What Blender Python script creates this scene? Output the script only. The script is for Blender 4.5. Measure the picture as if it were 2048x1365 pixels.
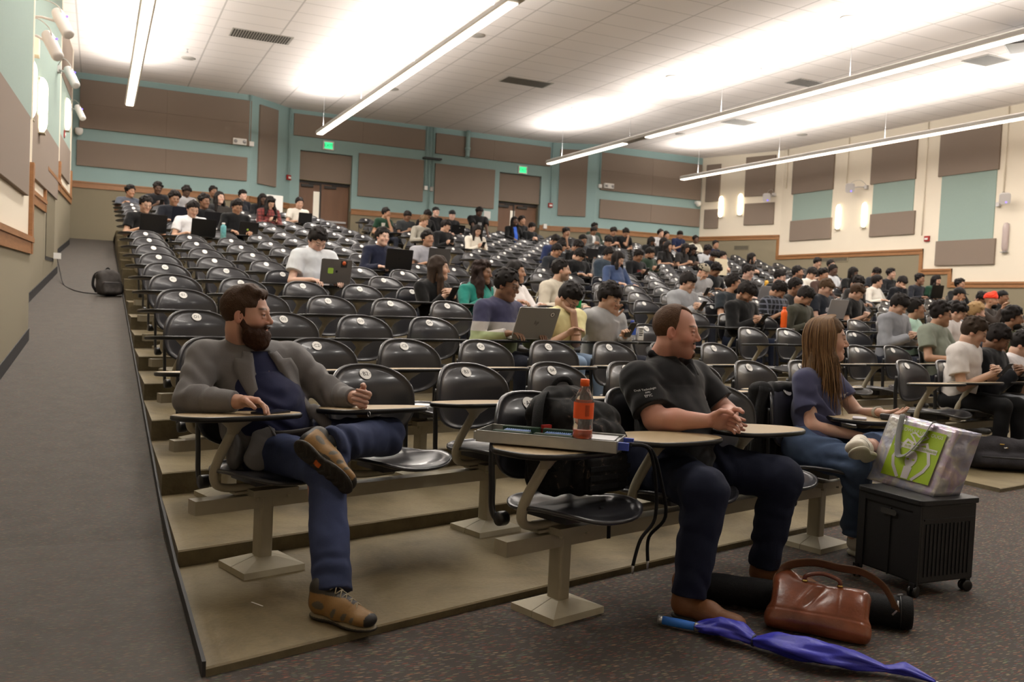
import bpy, bmesh, math, random
import numpy as np
from mathutils import Vector, Matrix
random.seed(7)
for o in list(bpy.data.objects): bpy.data.objects.remove(o)
S = bpy.context.scene
COL = S.collection

# ------------------------------------------------------------------ camera
F_PX, YAW, PITCH, ROLL, CAM_H = 1820.1, 0.4289, -0.0407, 0.0453, 1.1733
fw = Vector((math.sin(YAW)*math.cos(PITCH), math.cos(YAW)*math.cos(PITCH), math.sin(PITCH)))
rt = Vector((math.cos(YAW), -math.sin(YAW), 0)); up = rt.cross(fw)
r2 = rt*math.cos(ROLL)+up*math.sin(ROLL); u2 = -rt*math.sin(ROLL)+up*math.cos(ROLL)
cd = bpy.data.cameras.new('camera'); cam = bpy.data.objects.new('camera', cd); COL.objects.link(cam)
M = Matrix.Identity(4)
for i in range(3):
    M[i][0] = r2[i]; M[i][1] = u2[i]; M[i][2] = -fw[i]
M[0][3], M[1][3], M[2][3] = 0, 0, CAM_H
cam.matrix_world = M
cd.sensor_width = 36; cd.lens = F_PX/2048*36; cd.clip_start = 0.05; cd.clip_end = 100
cd.dof.use_dof = True; cd.dof.focus_distance = 3.9; cd.dof.aperture_fstop = 5.0
S.camera = cam

# ------------------------------------------------------------------ world, exposure
W = bpy.data.worlds.new('world'); S.world = W; W.use_nodes = True
W.node_tree.nodes['Background'].inputs[0].default_value = (1.0, .93, .84, 1)
W.node_tree.nodes['Background'].inputs[1].default_value = 0.05
S.view_settings.view_transform = 'Standard'; S.view_settings.look = 'None'
S.view_settings.exposure = 0.0; S.view_settings.gamma = 1; S.view_settings.use_curve_mapping = False
S.cycles.use_denoising = True
S.cycles.max_bounces = 6; S.cycles.diffuse_bounces = 4; S.cycles.glossy_bounces = 3

# ------------------------------------------------------------------ the room's lamps: four suspended linear fixtures (x, y0, y1, unlit gaps)
LAMPS = [(0.56, 4.0, 22.6, []), (5.05, 4.0, 23.4, [(10.9, 11.5)]), (11.8, 4.0, 23.8, [(18.6, 19.6)]), (16.45, 4.0, 23.8, [])]
LAMP_Z = 5.28
UP_W, DOWN_W = 26.0, 21.5      # watts per metre of fixture, up towards the ceiling and down
def area_light(name, loc, sx, sy, power, up_=False, color=(1, .945, .875)):
    l = bpy.data.lights.new(name, 'AREA'); l.shape = 'RECTANGLE'; l.size = sx; l.size_y = sy
    l.energy = power; l.color = color
    o = bpy.data.objects.new(name, l); o.location = loc
    if up_: o.rotation_euler = (math.pi, 0, 0)
    COL.objects.link(o); return o

# unseen fill lights added near the front ceiling to brighten the foreground
for i_, (lx_, ly_, e_) in enumerate(((4.2, .4, 110), (7.4, 1.4, 130), (10.4, 2.6, 90))):
    o_ = area_light('front_fill_light', (lx_, ly_, 6.28), .5, .5, e_); o_.rotation_euler = (math.radians(-22), math.radians(14), 0)

# ------------------------------------------------------------------ materials
def s2l(c):
    return tuple((x/255/12.92) if x/255 <= .04045 else ((x/255+.055)/1.055)**2.4 for x in c)
def newmat(name):
    m = bpy.data.materials.new(name); m.use_nodes = True
    return m, m.node_tree, m.node_tree.nodes['Principled BSDF']
def node(nt, t, **kw):
    n = nt.nodes.new(t)
    for k, v in kw.items():
        if k in n.inputs.keys() if isinstance(k, str) else False: n.inputs[k].default_value = v
        else: setattr(n, k, v)
    return n
def inp(n, **kw):
    for k, v in kw.items(): n.inputs[k.replace('_', ' ')].default_value = v
    return n
def mat(name, rgb, rough=.6, metal=0, var=0.0, vscale=8, bump=0, bscale=60, stretch=(1, 1, 1), spec=None, emit=None, estr=0, coat=0, trans=0):
    m, nt, b = newmat(name); L = nt.links
    c = s2l(rgb)+(1,)
    b.inputs['Base Color'].default_value = c; b.inputs['Roughness'].default_value = rough; b.inputs['Metallic'].default_value = metal
    if spec is not None: b.inputs['Specular IOR Level'].default_value = spec
    if coat: b.inputs['Coat Weight'].default_value = coat; b.inputs['Coat Roughness'].default_value = .12
    if trans: b.inputs['Transmission Weight'].default_value = trans
    if emit: b.inputs['Emission Color'].default_value = s2l(emit)+(1,); b.inputs['Emission Strength'].default_value = estr
    if var or bump:
        tc = nt.nodes.new('ShaderNodeTexCoord'); mp = nt.nodes.new('ShaderNodeMapping'); mp.inputs['Scale'].default_value = stretch
        L.new(tc.outputs['Object'], mp.inputs[0])
    if var:
        n = inp(nt.nodes.new('ShaderNodeTexNoise'), Scale=vscale, Detail=5.0, Roughness=.6); L.new(mp.outputs[0], n.inputs['Vector'])
        r = nt.nodes.new('ShaderNodeValToRGB'); L.new(n.outputs['Fac'], r.inputs[0])
        r.color_ramp.elements[0].position = .3; r.color_ramp.elements[1].position = .7
        r.color_ramp.elements[0].color = tuple(x*(1-var) for x in c[:3])+(1,)
        r.color_ramp.elements[1].color = tuple(min(1, x*(1+var)) for x in c[:3])+(1,)
        L.new(r.outputs[0], b.inputs['Base Color'])
    if bump:
        n2 = inp(nt.nodes.new('ShaderNodeTexNoise'), Scale=bscale, Detail=3.0); L.new(mp.outputs[0], n2.inputs['Vector'])
        bp = inp(nt.nodes.new('ShaderNodeBump'), Strength=bump, Distance=.01); L.new(n2.outputs['Fac'], bp.inputs['Height']); L.new(bp.outputs[0], b.inputs['Normal'])
    return m
MT = {}
MT['teal'] = mat('teal_paint', (140, 166, 165), .8, bump=.1, bscale=200)
MT['tealfab'] = mat('pale_teal_fabric', (140, 158, 150), .95, var=.05, vscale=120, bump=.15, bscale=400)
MT['antenna'] = mat('antenna_plastic', (196, 192, 190), .45)
MT['cream'] = mat('cream_paint', (222, 212, 194), .8, bump=.1, bscale=200)
MT['taupe'] = mat('taupe_acoustic_fabric', (128, 114, 102), .95, var=.06, vscale=300, bump=.15, bscale=400)
MT['oak'] = mat('oak_trim', (148, 104, 66), .45, var=.18, vscale=6, stretch=(1, 1, 12))
MT['oakh'] = mat('oak_trim_long', (148, 104, 66), .45, var=.15, vscale=14, stretch=(1, 1, 6))
MT['olive'] = mat('olive_wainscot', (132, 123, 102), .85, var=.05, vscale=200, bump=.2, bscale=300)
MT['base'] = mat('black_rubber_base', (38, 37, 38), .6)
MT['concrete'] = None
MT['blackplastic'] = mat('black_plastic_shell', (46, 46, 50), .29, bump=.03, bscale=900, coat=.3)
MT['blackmetal'] = mat('black_metal', (22, 22, 24), .35)
MT['beige'] = mat('beige_powder_coat', (156, 148, 128), .42, var=.04, vscale=20)
MT['beige2'] = mat('beige_floor_plate', (172, 164, 142), .6, var=.06, vscale=15)
MT['tan'] = mat('tan_laminate', (158, 138, 106), .55, var=.05, vscale=60)
MT['blackedge'] = mat('black_edge', (16, 16, 18), .35)
MT['white'] = mat('white_plastic', (232, 230, 226), .4)
MT['ink'] = mat('black_ink', (15, 15, 15), .6)
MT['door'] = mat('brown_wood_door', (112, 80, 58), .5, var=.12, vscale=5, stretch=(1, 1, .15))
MT['darkmetal'] = mat('dark_metal', (40, 34, 30), .5)
MT['silver'] = mat('silver_metal', (180, 180, 182), .35, metal=.8)
MT['fixture'] = mat('fixture_housing', (168, 164, 158), .45)
MT['lens'] = mat('lamp_lens', (255, 250, 240), .5, emit=(255, 238, 216), estr=6.0)
MT['sconce'] = mat('sconce_glass', (255, 250, 235), .5, emit=(255, 236, 200), estr=7.0)
MT['red'] = mat('red_plastic', (150, 24, 20), .4)
MT['exitgreen'] = mat('exit_green', (60, 230, 150), .5, emit=(60, 235, 150), estr=1.1)
MT['gap'] = mat('vent_dark', (45, 42, 38), .7)
MT['glassdoor'] = mat('wired_glass', (200, 196, 185), .15, emit=(255, 240, 215), estr=.35)
MT['paper'] = mat('white_paper', (225, 224, 220), .8)

def concrete():
    m, nt, b = newmat('stained_concrete'); L = nt.links
    tc = nt.nodes.new('ShaderNodeTexCoord')
    n1 = inp(nt.nodes.new('ShaderNodeTexNoise'), Scale=1.6, Detail=8.0, Roughness=.65, Distortion=.5)
    n2 = inp(nt.nodes.new('ShaderNodeTexNoise'), Scale=60.0, Detail=3.0)
    n3 = inp(nt.nodes.new('ShaderNodeTexVoronoi'), Scale=3.2)
    for n in (n1, n2, n3): L.new(tc.outputs['Object'], n.inputs['Vector'])
    r = nt.nodes.new('ShaderNodeValToRGB'); L.new(n1.outputs['Fac'], r.inputs[0])
    e = r.color_ramp.elements; e[0].position = .30; e[0].color = s2l((92, 80, 56))+(1,); e[1].position = .72; e[1].color = s2l((150, 136, 104))+(1,)
    x = e.new(.48); x.color = s2l((126, 112, 82))+(1,)
    mx = nt.nodes.new('ShaderNodeMixRGB'); mx.blend_type = 'MULTIPLY'; mx.inputs[0].default_value = .35
    r3 = nt.nodes.new('ShaderNodeValToRGB'); L.new(n3.outputs['Distance'], r3.inputs[0]); r3.color_ramp.elements[0].color = (.35, .3, .25, 1); r3.color_ramp.elements[1].position = .09
    L.new(r.outputs[0], mx.inputs[1]); L.new(r3.outputs[0], mx.inputs[2])
    mx2 = nt.nodes.new('ShaderNodeMixRGB'); mx2.blend_type = 'MULTIPLY'; mx2.inputs[0].default_value = .25
    L.new(mx.outputs[0], mx2.inputs[1]); L.new(n2.outputs['Fac'], mx2.inputs[2])
    # vertical faces are rougher, darker formed concrete
    L.new(mx2.outputs[0], b.inputs['Base Color'])
    b.inputs['Roughness'].default_value = .62
    bp = inp(nt.nodes.new('ShaderNodeBump'), Strength=.25, Distance=.01); L.new(n2.outputs['Fac'], bp.inputs['Height']); L.new(bp.outputs[0], b.inputs['Normal'])
    return m
MT['concrete'] = concrete()
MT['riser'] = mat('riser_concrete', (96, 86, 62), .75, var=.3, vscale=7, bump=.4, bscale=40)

def carpet(name, base, bright, fscale):
    m, nt, b = newmat(name); L = nt.links
    tc = nt.nodes.new('ShaderNodeTexCoord')
    col = None
    nz = inp(nt.nodes.new('ShaderNodeTexNoise'), Scale=9.0, Detail=4.0); L.new(tc.outputs['Object'], nz.inputs['Vector'])
    r = nt.nodes.new('ShaderNodeValToRGB'); L.new(nz.outputs['Fac'], r.inputs[0])
    c = s2l(base); r.color_ramp.elements[0].color = tuple(x*.75 for x in c)+(1,); r.color_ramp.elements[1].color = tuple(x*1.25 for x in c)+(1,)
    col = r.outputs[0]
    for i, (ang, tint) in enumerate(((.4, (150, 96, 66)), (1.3, (96, 120, 84)), (2.2, (160, 140, 108)), (2.9, (140, 62, 50)), (.9, (100, 104, 108)))):
        mp = nt.nodes.new('ShaderNodeMapping'); mp.inputs['Rotation'].default_value = (0, 0, ang); mp.inputs['Scale'].default_value = (fscale*.30, fscale*2.1, fscale*.3); mp.inputs['Location'].default_value = (i*3.1, i*1.7, 0)
        L.new(tc.outputs['Object'], mp.inputs[0])
        v = inp(nt.nodes.new('ShaderNodeTexVoronoi'), Scale=1.0, Randomness=1.0); L.new(mp.outputs[0], v.inputs['Vector'])
        t = nt.nodes.new('ShaderNodeMath'); t.operation = 'LESS_THAN'; t.inputs[1].default_value = .21; L.new(v.outputs['Distance'], t.inputs[0])
        sp = nt.nodes.new('ShaderNodeSeparateColor'); L.new(v.outputs['Color'], sp.inputs[0])
        t2 = nt.nodes.new('ShaderNodeMath'); t2.operation = 'GREATER_THAN'; t2.inputs[1].default_value = .30; L.new(sp.outputs[0], t2.inputs[0])
        mu = nt.nodes.new('ShaderNodeMath'); mu.operation = 'MULTIPLY'; L.new(t.outputs[0], mu.inputs[0]); L.new(t2.outputs[0], mu.inputs[1])
        mu2 = nt.nodes.new('ShaderNodeMath'); mu2.operation = 'MULTIPLY'; mu2.inputs[1].default_value = bright; L.new(mu.outputs[0], mu2.inputs[0])
        mx = nt.nodes.new('ShaderNodeMixRGB'); L.new(mu2.outputs[0], mx.inputs[0]); L.new(col, mx.inputs[1]); mx.inputs[2].default_value = s2l(tint)+(1,)
        col = mx.outputs[0]
    L.new(col, b.inputs['Base Color']); b.inputs['Roughness'].default_value = .8; b.inputs['Specular IOR Level'].default_value = .3
    n2 = inp(nt.nodes.new('ShaderNodeTexNoise'), Scale=250.0, Detail=2.0); L.new(tc.outputs['Object'], n2.inputs['Vector'])
    bp = inp(nt.nodes.new('ShaderNodeBump'), Strength=.3, Distance=.006); L.new(n2.outputs['Fac'], bp.inputs['Height']); L.new(bp.outputs[0], b.inputs['Normal'])
    return m
MT['carpet'] = carpet('flecked_carpet', (66, 60, 56), .75, 62)
MT['rampcarpet'] = carpet('ramp_carpet', (78, 74, 70), .35, 80)

def ceiling_mat():
    m, nt, b = newmat('ceiling_tiles'); L = nt.links
    tc = nt.nodes.new('ShaderNodeTexCoord'); sp = nt.nodes.new('ShaderNodeSeparateXYZ'); L.new(tc.outputs['Object'], sp.inputs[0])
    def line(out, period, wdt, off):
        a = nt.nodes.new('ShaderNodeMath'); a.operation = 'ADD'; a.inputs[1].default_value = off; L.new(out, a.inputs[0])
        d = nt.nodes.new('ShaderNodeMath'); d.operation = 'DIVIDE'; d.inputs[1].default_value = period; L.new(a.outputs[0], d.inputs[0])
        f = nt.nodes.new('ShaderNodeMath'); f.operation = 'FRACT'; L.new(d.outputs[0], f.inputs[0])
        l = nt.nodes.new('ShaderNodeMath'); l.operation = 'LESS_THAN'; l.inputs[1].default_value = wdt/period; L.new(f.outputs[0], l.inputs[0]); return l.outputs[0]
    a, c = line(sp.outputs[0], 1.22, .03, .5), line(sp.outputs[1], .61, .02, .1)
    mx = nt.nodes.new('ShaderNodeMath'); mx.operation = 'MAXIMUM'; L.new(a, mx.inputs[0]); L.new(c, mx.inputs[1])
    k = nt.nodes.new('ShaderNodeMath'); k.operation = 'MULTIPLY'; k.inputs[1].default_value = .45; L.new(mx.outputs[0], k.inputs[0])
    m2 = nt.nodes.new('ShaderNodeMixRGB'); L.new(k.outputs[0], m2.inputs[0]); m2.inputs[1].default_value = s2l((226, 220, 218))+(1,); m2.inputs[2].default_value = s2l((120, 116, 112))+(1,)
    L.new(m2.outputs[0], b.inputs['Base Color']); b.inputs['Roughness'].default_value = .9
    n2 = inp(nt.nodes.new('ShaderNodeTexNoise'), Scale=150.0); L.new(tc.outputs['Object'], n2.inputs['Vector'])
    bp = inp(nt.nodes.new('ShaderNodeBump'), Strength=.15, Distance=.01); L.new(n2.outputs['Fac'], bp.inputs['Height']); L.new(bp.outputs[0], b.inputs['Normal'])
    return m
MT['ceiling'] = ceiling_mat()

# ------------------------------------------------------------------ mesh helpers
class MB:
    """collects shapes into one mesh"""
    def __init__(s): s.v = []; s.f = []; s.m = []; s.sm = []
    def add(s, vs, fs, mi=0, smooth=False):
        o = len(s.v); s.v += [tuple(v) for v in vs]; s.f += [tuple(i+o for i in f) for f in fs]; s.m += [mi]*len(fs); s.sm += [smooth]*len(fs); return s
    def box(s, lo, hi, mi=0, M=None):
        x0, y0, z0 = lo; x1, y1, z1 = hi
        vs = [(x0,y0,z0),(x1,y0,z0),(x1,y1,z0),(x0,y1,z0),(x0,y0,z1),(x1,y0,z1),(x1,y1,z1),(x0,y1,z1)]
        if M is not None: vs = [M @ Vector(v) for v in vs]
        return s.add(vs, [(0,3,2,1),(4,5,6,7),(0,1,5,4),(1,2,6,5),(2,3,7,6),(3,0,4,7)], mi)
    def tube(s, pts, r, n=10, mi=0, cap=True, sq=1.0, refdir=None):
        """swept round tube; r scalar or list; sq flattens along the second axis"""
        P = [Vector(p) for p in pts]; R = r if isinstance(r, (list, tuple)) else [r]*len(P)
        ref = Vector(refdir) if refdir else Vector((0, 0, 1)); vs = []; prev = None
        for i, p in enumerate(P):
            t = (P[min(i+1, len(P)-1)]-P[max(i-1, 0)]).normalized()
            a = (prev if prev is not None else (ref if abs(t.dot(ref)) < .95 else Vector((1, 0, 0))))
            a = (a-t*a.dot(t)).normalized(); b = t.cross(a); prev = a
            for k in range(n):
                q = 2*math.pi*k/n; vs.append(p+a*(R[i]*math.cos(q))+b*(R[i]*sq*math.sin(q)))
        fs = [(i*n+k, i*n+(k+1) % n, (i+1)*n+(k+1) % n, (i+1)*n+k) for i in range(len(P)-1) for k in range(n)]
        s.add(vs, fs, mi, True)
        if cap:
            o = len(s.v)-len(vs)
            s.f += [tuple(o+k for k in reversed(range(n))), tuple(o+(len(P)-1)*n+k for k in range(n))]; s.m += [mi]*2; s.sm += [False]*2
        return s
    def lathe(s, prof, n=24, mi=0, M=None, smooth=True):
        vs = [(r*math.cos(2*math.pi*k/n), r*math.sin(2*math.pi*k/n), z) for r, z in prof for k in range(n)]
        if M is not None: vs = [M @ Vector(v) for v in vs]
        return s.add(vs, [(i*n+k, i*n+(k+1) % n, (i+1)*n+(k+1) % n, (i+1)*n+k) for i in range(len(prof)-1) for k in range(n)], mi, smooth)
    def prism(s, poly, z0, z1, mi=0, mtop=None, M=None, smooth=False):
        n = len(poly); vs = [(x, y, z0) for x, y in poly]+[(x, y, z1) for x, y in poly]
        if M is not None: vs = [M @ Vector(v) for v in vs]
        s.add(vs, [(i, (i+1) % n, n+(i+1) % n, n+i) for i in range(n)], mi, smooth)
        o = len(s.v)-2*n; s.f += [tuple(o+i for i in reversed(range(n))), tuple(o+n+i for i in range(n))]; s.m += [mi, mi if mtop is None else mtop]; s.sm += [False]*2
        return s
    def mesh(s, name, mats):
        me = bpy.data.meshes.new(name); me.from_pydata([tuple(v) for v in s.v], [], s.f); 
        for m in mats: me.materials.append(m)
        me.polygons.foreach_set('material_index', s.m); me.polygons.foreach_set('use_smooth', s.sm); me.update(); return me
    def obj(s, name, mats, parent=None, loc=(0, 0, 0), rz=0):
        return link(name, s.mesh(name, mats if isinstance(mats, (list, tuple)) else [mats]), parent, loc, rz)
def link(name, me, parent=None, loc=(0, 0, 0), rz=0):
    o = bpy.data.objects.new(name, me); COL.objects.link(o); o.location = loc; o.rotation_euler = (0, 0, rz)
    if parent is not None: o.parent = parent
    return o
def tag(o, label=None, cat=None, group=None, kind=None):
    if label: o['label'] = label
    if cat: o['category'] = cat
    if group: o['group'] = group
    if kind: o['kind'] = kind
    return o
def struct(mb, name, mats, loc=(0, 0, 0), rz=0, parent=None):
    o = mb.obj(name, mats, parent, loc, rz)
    if parent is None: o['kind'] = 'structure'
    return o
def empty(name, label, cat, loc=(0, 0, 0), rz=0, group=None):
    o = bpy.data.objects.new(name, None); COL.objects.link(o); o.location = loc; o.rotation_euler = (0, 0, rz); o.empty_display_size = .1
    return tag(o, label, cat, group)
def bevel(o, w=.004, n=2, ang=.6):
    m = o.modifiers.new('bevel', 'BEVEL'); m.width = w; m.segments = n; m.limit_method = 'ANGLE'; m.angle_limit = ang; return o
def rrect(w, h, r, n=5):
    out = []
    for cx, cy, a0 in ((w/2-r, h/2-r, 0), (-w/2+r, h/2-r, 90), (-w/2+r, -h/2+r, 180), (w/2-r, -h/2+r, 270)):
        for i in range(n+1):
            a = math.radians(a0+90*i/n); out.append((cx+r*math.cos(a), cy+r*math.sin(a)))
    return out
def catmull(pts, n=6):
    P = [Vector(p) for p in pts]; out = []
    for i in range(len(P)-1):
        a, b, c, d = P[max(i-1, 0)], P[i], P[i+1], P[min(i+2, len(P)-1)]
        for j in range(n):
            t = j/n; out.append(.5*((2*b)+(c-a)*t+(2*a-5*b+4*c-d)*t*t+(3*b-a-3*c+d)*t**3))
    return out+[P[-1]]
_tc = {}
def text_mesh(txt, size):
    """flat text in XY centred on the origin, as (verts, faces)"""
    if (txt, size) in _tc: return _tc[(txt, size)]
    cu = bpy.data.curves.new('t', 'FONT'); cu.body = txt; cu.size = size; cu.align_x = 'CENTER'; cu.align_y = 'CENTER'; cu.resolution_u = 3
    o = bpy.data.objects.new('t', cu); COL.objects.link(o)
    me = bpy.data.meshes.new_from_object(o)
    r = ([tuple(v.co) for v in me.vertices], [tuple(p.vertices) for p in me.polygons])
    bpy.data.objects.remove(o); bpy.data.curves.remove(cu); bpy.data.meshes.remove(me); _tc[(txt, size)] = r; return r

# ------------------------------------------------------------------ seating geometry: concentric arcs
CX, CY, R0, DROW, EST = 17.9566, -50.4573, 55.1108, 1.0219, 1.0542
ZK = [0, .03, .0994, .2179, .3487, .473, .5952, .7226, .8584, .9973, 1.1327, 1.2773, 1.4313, 1.5917]+[1.5917+.15*i for i in range(1, 8)]
XL = .3267
def arc_y(R, x): return CY+math.sqrt(R*R-(x-CX)**2)
def seat_frame(k, x, dy=0):
    y = arc_y(R0+k*DROW+EST+dy, x); th = -math.atan2(x-CX, y-CY); return (x, y, ZK[k]), th
def left_x(k, j): # seats of the left block, counted from the ramp
    R = R0+k*DROW+EST; y0 = arc_y(R, XL); a = math.atan2(XL-CX, y0-CY)+((.091 if k == 0 else .2675)+(j-1)*.61)/R; return CX+R*math.sin(a)
def mid_x(k, j):
    R = R0+k*DROW+EST; xb = 5.972; y0 = arc_y(R, xb+.02*8); xb = 5.972+.0249*y0
    a = math.atan2(xb-CX, arc_y(R, xb)-CY)+(j-1)*.61/R; return CX+R*math.sin(a)
NROW = 21
XR_L, XL_M = 5.02, 5.82     # aisle between the blocks
def ramp_z(y): return min(2.34, max(0.0, .1132*(y-4.5)))

# floor, ramp, terraces
ZF = 0.0
mb = MB(); mb.box((-1.6, -4, -.25), (19.6, arc_y(R0+2*DROW, 5.4)+.3, 0)); struct(mb, 'floor', MT['carpet'])
mb = MB(); ys = [2.0+.5*i for i in range(47)]
vs = []
for y in ys: vs += [(-1.25, y, ramp_z(y)+.002), (XL, y, ramp_z(y)+.002)]
mb.add(vs, [(2*i, 2*i+1, 2*i+3, 2*i+2) for i in range(len(ys)-1)])
struct(mb, 'floor', MT['rampcarpet'])
def terrace(k, x0, x1, z, ztop_next=None, Rin=None, Rout=None, name='floor'):
    Ra = Rin if Rin else R0+k*DROW; Rb = Rout if Rout else Ra+DROW+.02
    n = max(2, int((x1-x0)/.5)); xs = [x0+(x1-x0)*i/n for i in range(n+1)]
    z0 = -.05 if k < 3 else ZK[k]-.45
    vs = []
    for x in xs:
        ya, yb = arc_y(Ra, x), arc_y(Rb, x)
        vs += [(x, ya, z0), (x, ya, z-.006), (x, ya+.006, z), (x, yb, z), (x, yb, z0)]
    mb = MB(); mi = []
    for i in range(n):
        a, b = i*5, (i+1)*5
        mb.add([], []) 
    mb.v = vs
    for i in range(n):
        a, b = i*5, (i+1)*5
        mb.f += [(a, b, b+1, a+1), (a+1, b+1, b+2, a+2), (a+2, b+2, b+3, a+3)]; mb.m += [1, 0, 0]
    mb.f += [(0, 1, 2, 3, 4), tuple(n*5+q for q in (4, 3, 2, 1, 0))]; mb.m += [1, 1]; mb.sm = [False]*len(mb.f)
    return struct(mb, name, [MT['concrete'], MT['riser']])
for k in range(1, NROW):
    last = k == NROW-1
    terrace(k, XL, XR_L, ZK[k], Rout=(R0+k*DROW+3.4 if last else None)) if k < 19 else None
    if k == 18: terrace(k, XL, XR_L, ZK[k], Rin=R0+19*DROW, Rout=R0+19*DROW+4.0)
    terrace(k, XL_M, 19.4, ZK[k], Rout=(R0+k*DROW+6 if last else None))
    if k >= 2:   # aisle steps: two low steps to every row
        h = (ZK[k]-ZK[k-1])/2
        terrace(k, XR_L, XL_M, ZK[k]-h, Rin=R0+k*DROW-.28, Rout=R0+k*DROW+.30)
        terrace(k, XR_L, XL_M, ZK[k], Rin=R0+k*DROW+.24, Rout=R0+(k+1)*DROW+(2.5 if last else .3))
mb = MB(); mb.box((XL, 22.2, 1.6), (19.4, 28.5, 2.34)); struct(mb, 'floor', MT['rampcarpet'])
# dark rubber edging along the ramp, under the terraces
mb = MB()
for k in range(1, 20):
    ya, yb = arc_y(R0+k*DROW, XL), arc_y(R0+(k+1)*DROW, XL)
    za, zb = ramp_z(ya), ramp_z(yb)
    h = .05
    mb.add([(XL-.012, ya, za), (XL-.012, yb, zb), (XL-.012, yb, zb+h), (XL-.012, ya, za+h), (XL, ya, za), (XL, yb, zb), (XL, yb, zb+h), (XL, ya, za+h)], [(0, 3, 2, 1), (3, 7, 6, 2), (4, 5, 6, 7), (0, 1, 5, 4), (0, 4, 7, 3), (1, 2, 6, 5)])
struct(mb, 'baseboard_left', MT['base'])

# ------------------------------------------------------------------ walls
CEIL = 6.3
mb = MB(); mb.box((-1.6, -4, CEIL), (19.8, 28, CEIL+.2)); struct(mb, 'ceiling', MT['ceiling'])
def wall_quad(mb, p0, p1, z0, z1, th=.15, mi=0):
    """vertical slab whose visible face runs p0 -> p1 (left to right seen from the room)"""
    a, b = Vector((p0[0], p0[1], 0)), Vector((p1[0], p1[1], 0)); e = (b-a).normalized(); n = Vector((-e.y, e.x, 0))*th
    vs = [a, b, b+n, a+n]; vs = [Vector((v.x, v.y, z0)) for v in vs]+[Vector((v.x, v.y, z1)) for v in vs]
    mb.add(vs, [(0, 3, 2, 1), (4, 5, 6, 7), (0, 1, 5, 4), (1, 2, 6, 5), (2, 3, 7, 6), (3, 0, 4, 7)], mi); return mb
def on_seg(mb, p0, p1, a, b, z0, z1, out=.03, mi=0, taper=0):
    """slab proud of the wall p0->p1 between distances a..b"""
    p, q = Vector((p0[0], p0[1], 0)), Vector((p1[0], p1[1], 0)); e = (q-p).normalized(); n = Vector((e.y, -e.x, 0))*out
    A, B = p+e*a, p+e*b
    vs = [A+n, B+n, B-n*.3, A-n*.3]; vs = [Vector((v.x, v.y, z0)) for v in vs]+[Vector((v.x, v.y, z1)) for v in vs]
    mb.add(vs, [(0, 3, 2, 1), (4, 5, 6, 7), (0, 1, 5, 4), (1, 2, 6, 5), (2, 3, 7, 6), (3, 0, 4, 7)], mi); return mb
BW = [(-.72, 24.7), (3.55, 24.7), (4.79, 25.8), (12.94, 25.8), (14.18, 25.2), (18.2, 25.2)]
TRZ = 3.67   # top of the back rail
def segl(i): return (Vector(BW[i+1])-Vector(BW[i])).length
D1, D2 = (5.05, 6.54), (11.13, 12.56)
mb = MB()
for i in range(5):
    p, q = BW[i], BW[i+1]
    if i != 2:
        wall_quad(mb, p, q, TRZ-.06, CEIL, mi=0); wall_quad(mb, p, q, 1.8, TRZ-.06, mi=1)
    else:
        for a, b in ((p[0], D1[0]), (D1[1], D2[0]), (D2[1], q[0])):
            wall_quad(mb, (a, 25.8), (b, 25.8), TRZ-.06, CEIL, mi=0); wall_quad(mb, (a, 25.8), (b, 25.8), 1.8, TRZ-.06, mi=1)
        for a, b in (D1, D2):
            wall_quad(mb, (a, 25.8), (b, 25.8), 5.2, CEIL, mi=0)
            mb.box((a-.02, 25.94, 1.8), (a, 26.4, 5.25), 1); mb.box((b, 25.94, 1.8), (b+.02, 26.4, 5.25), 1)
            mb.box((a, 25.94, 5.2), (b, 26.4, 5.3), 1)
struct(mb, 'wall_back', [MT['teal'], MT['olive']])
# back rail
for i in range(5):
    L_ = segl(i); spans = [(0, L_)] if i != 2 else [(0, D1[0]-BW[2][0]), (D1[1]-BW[2][0], D2[0]-BW[2][0]), (D2[1]-BW[2][0], L_)]
    mb = MB()
    for a, b in spans:
        on_seg(mb, BW[i], BW[i+1], a, b, TRZ-.14, TRZ, .03); on_seg(mb, BW[i], BW[i+1], a, b, TRZ-.02, TRZ+.015, .05)
    struct(mb, 'trim_%d' % (i+1), MT['oakh'])
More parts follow.
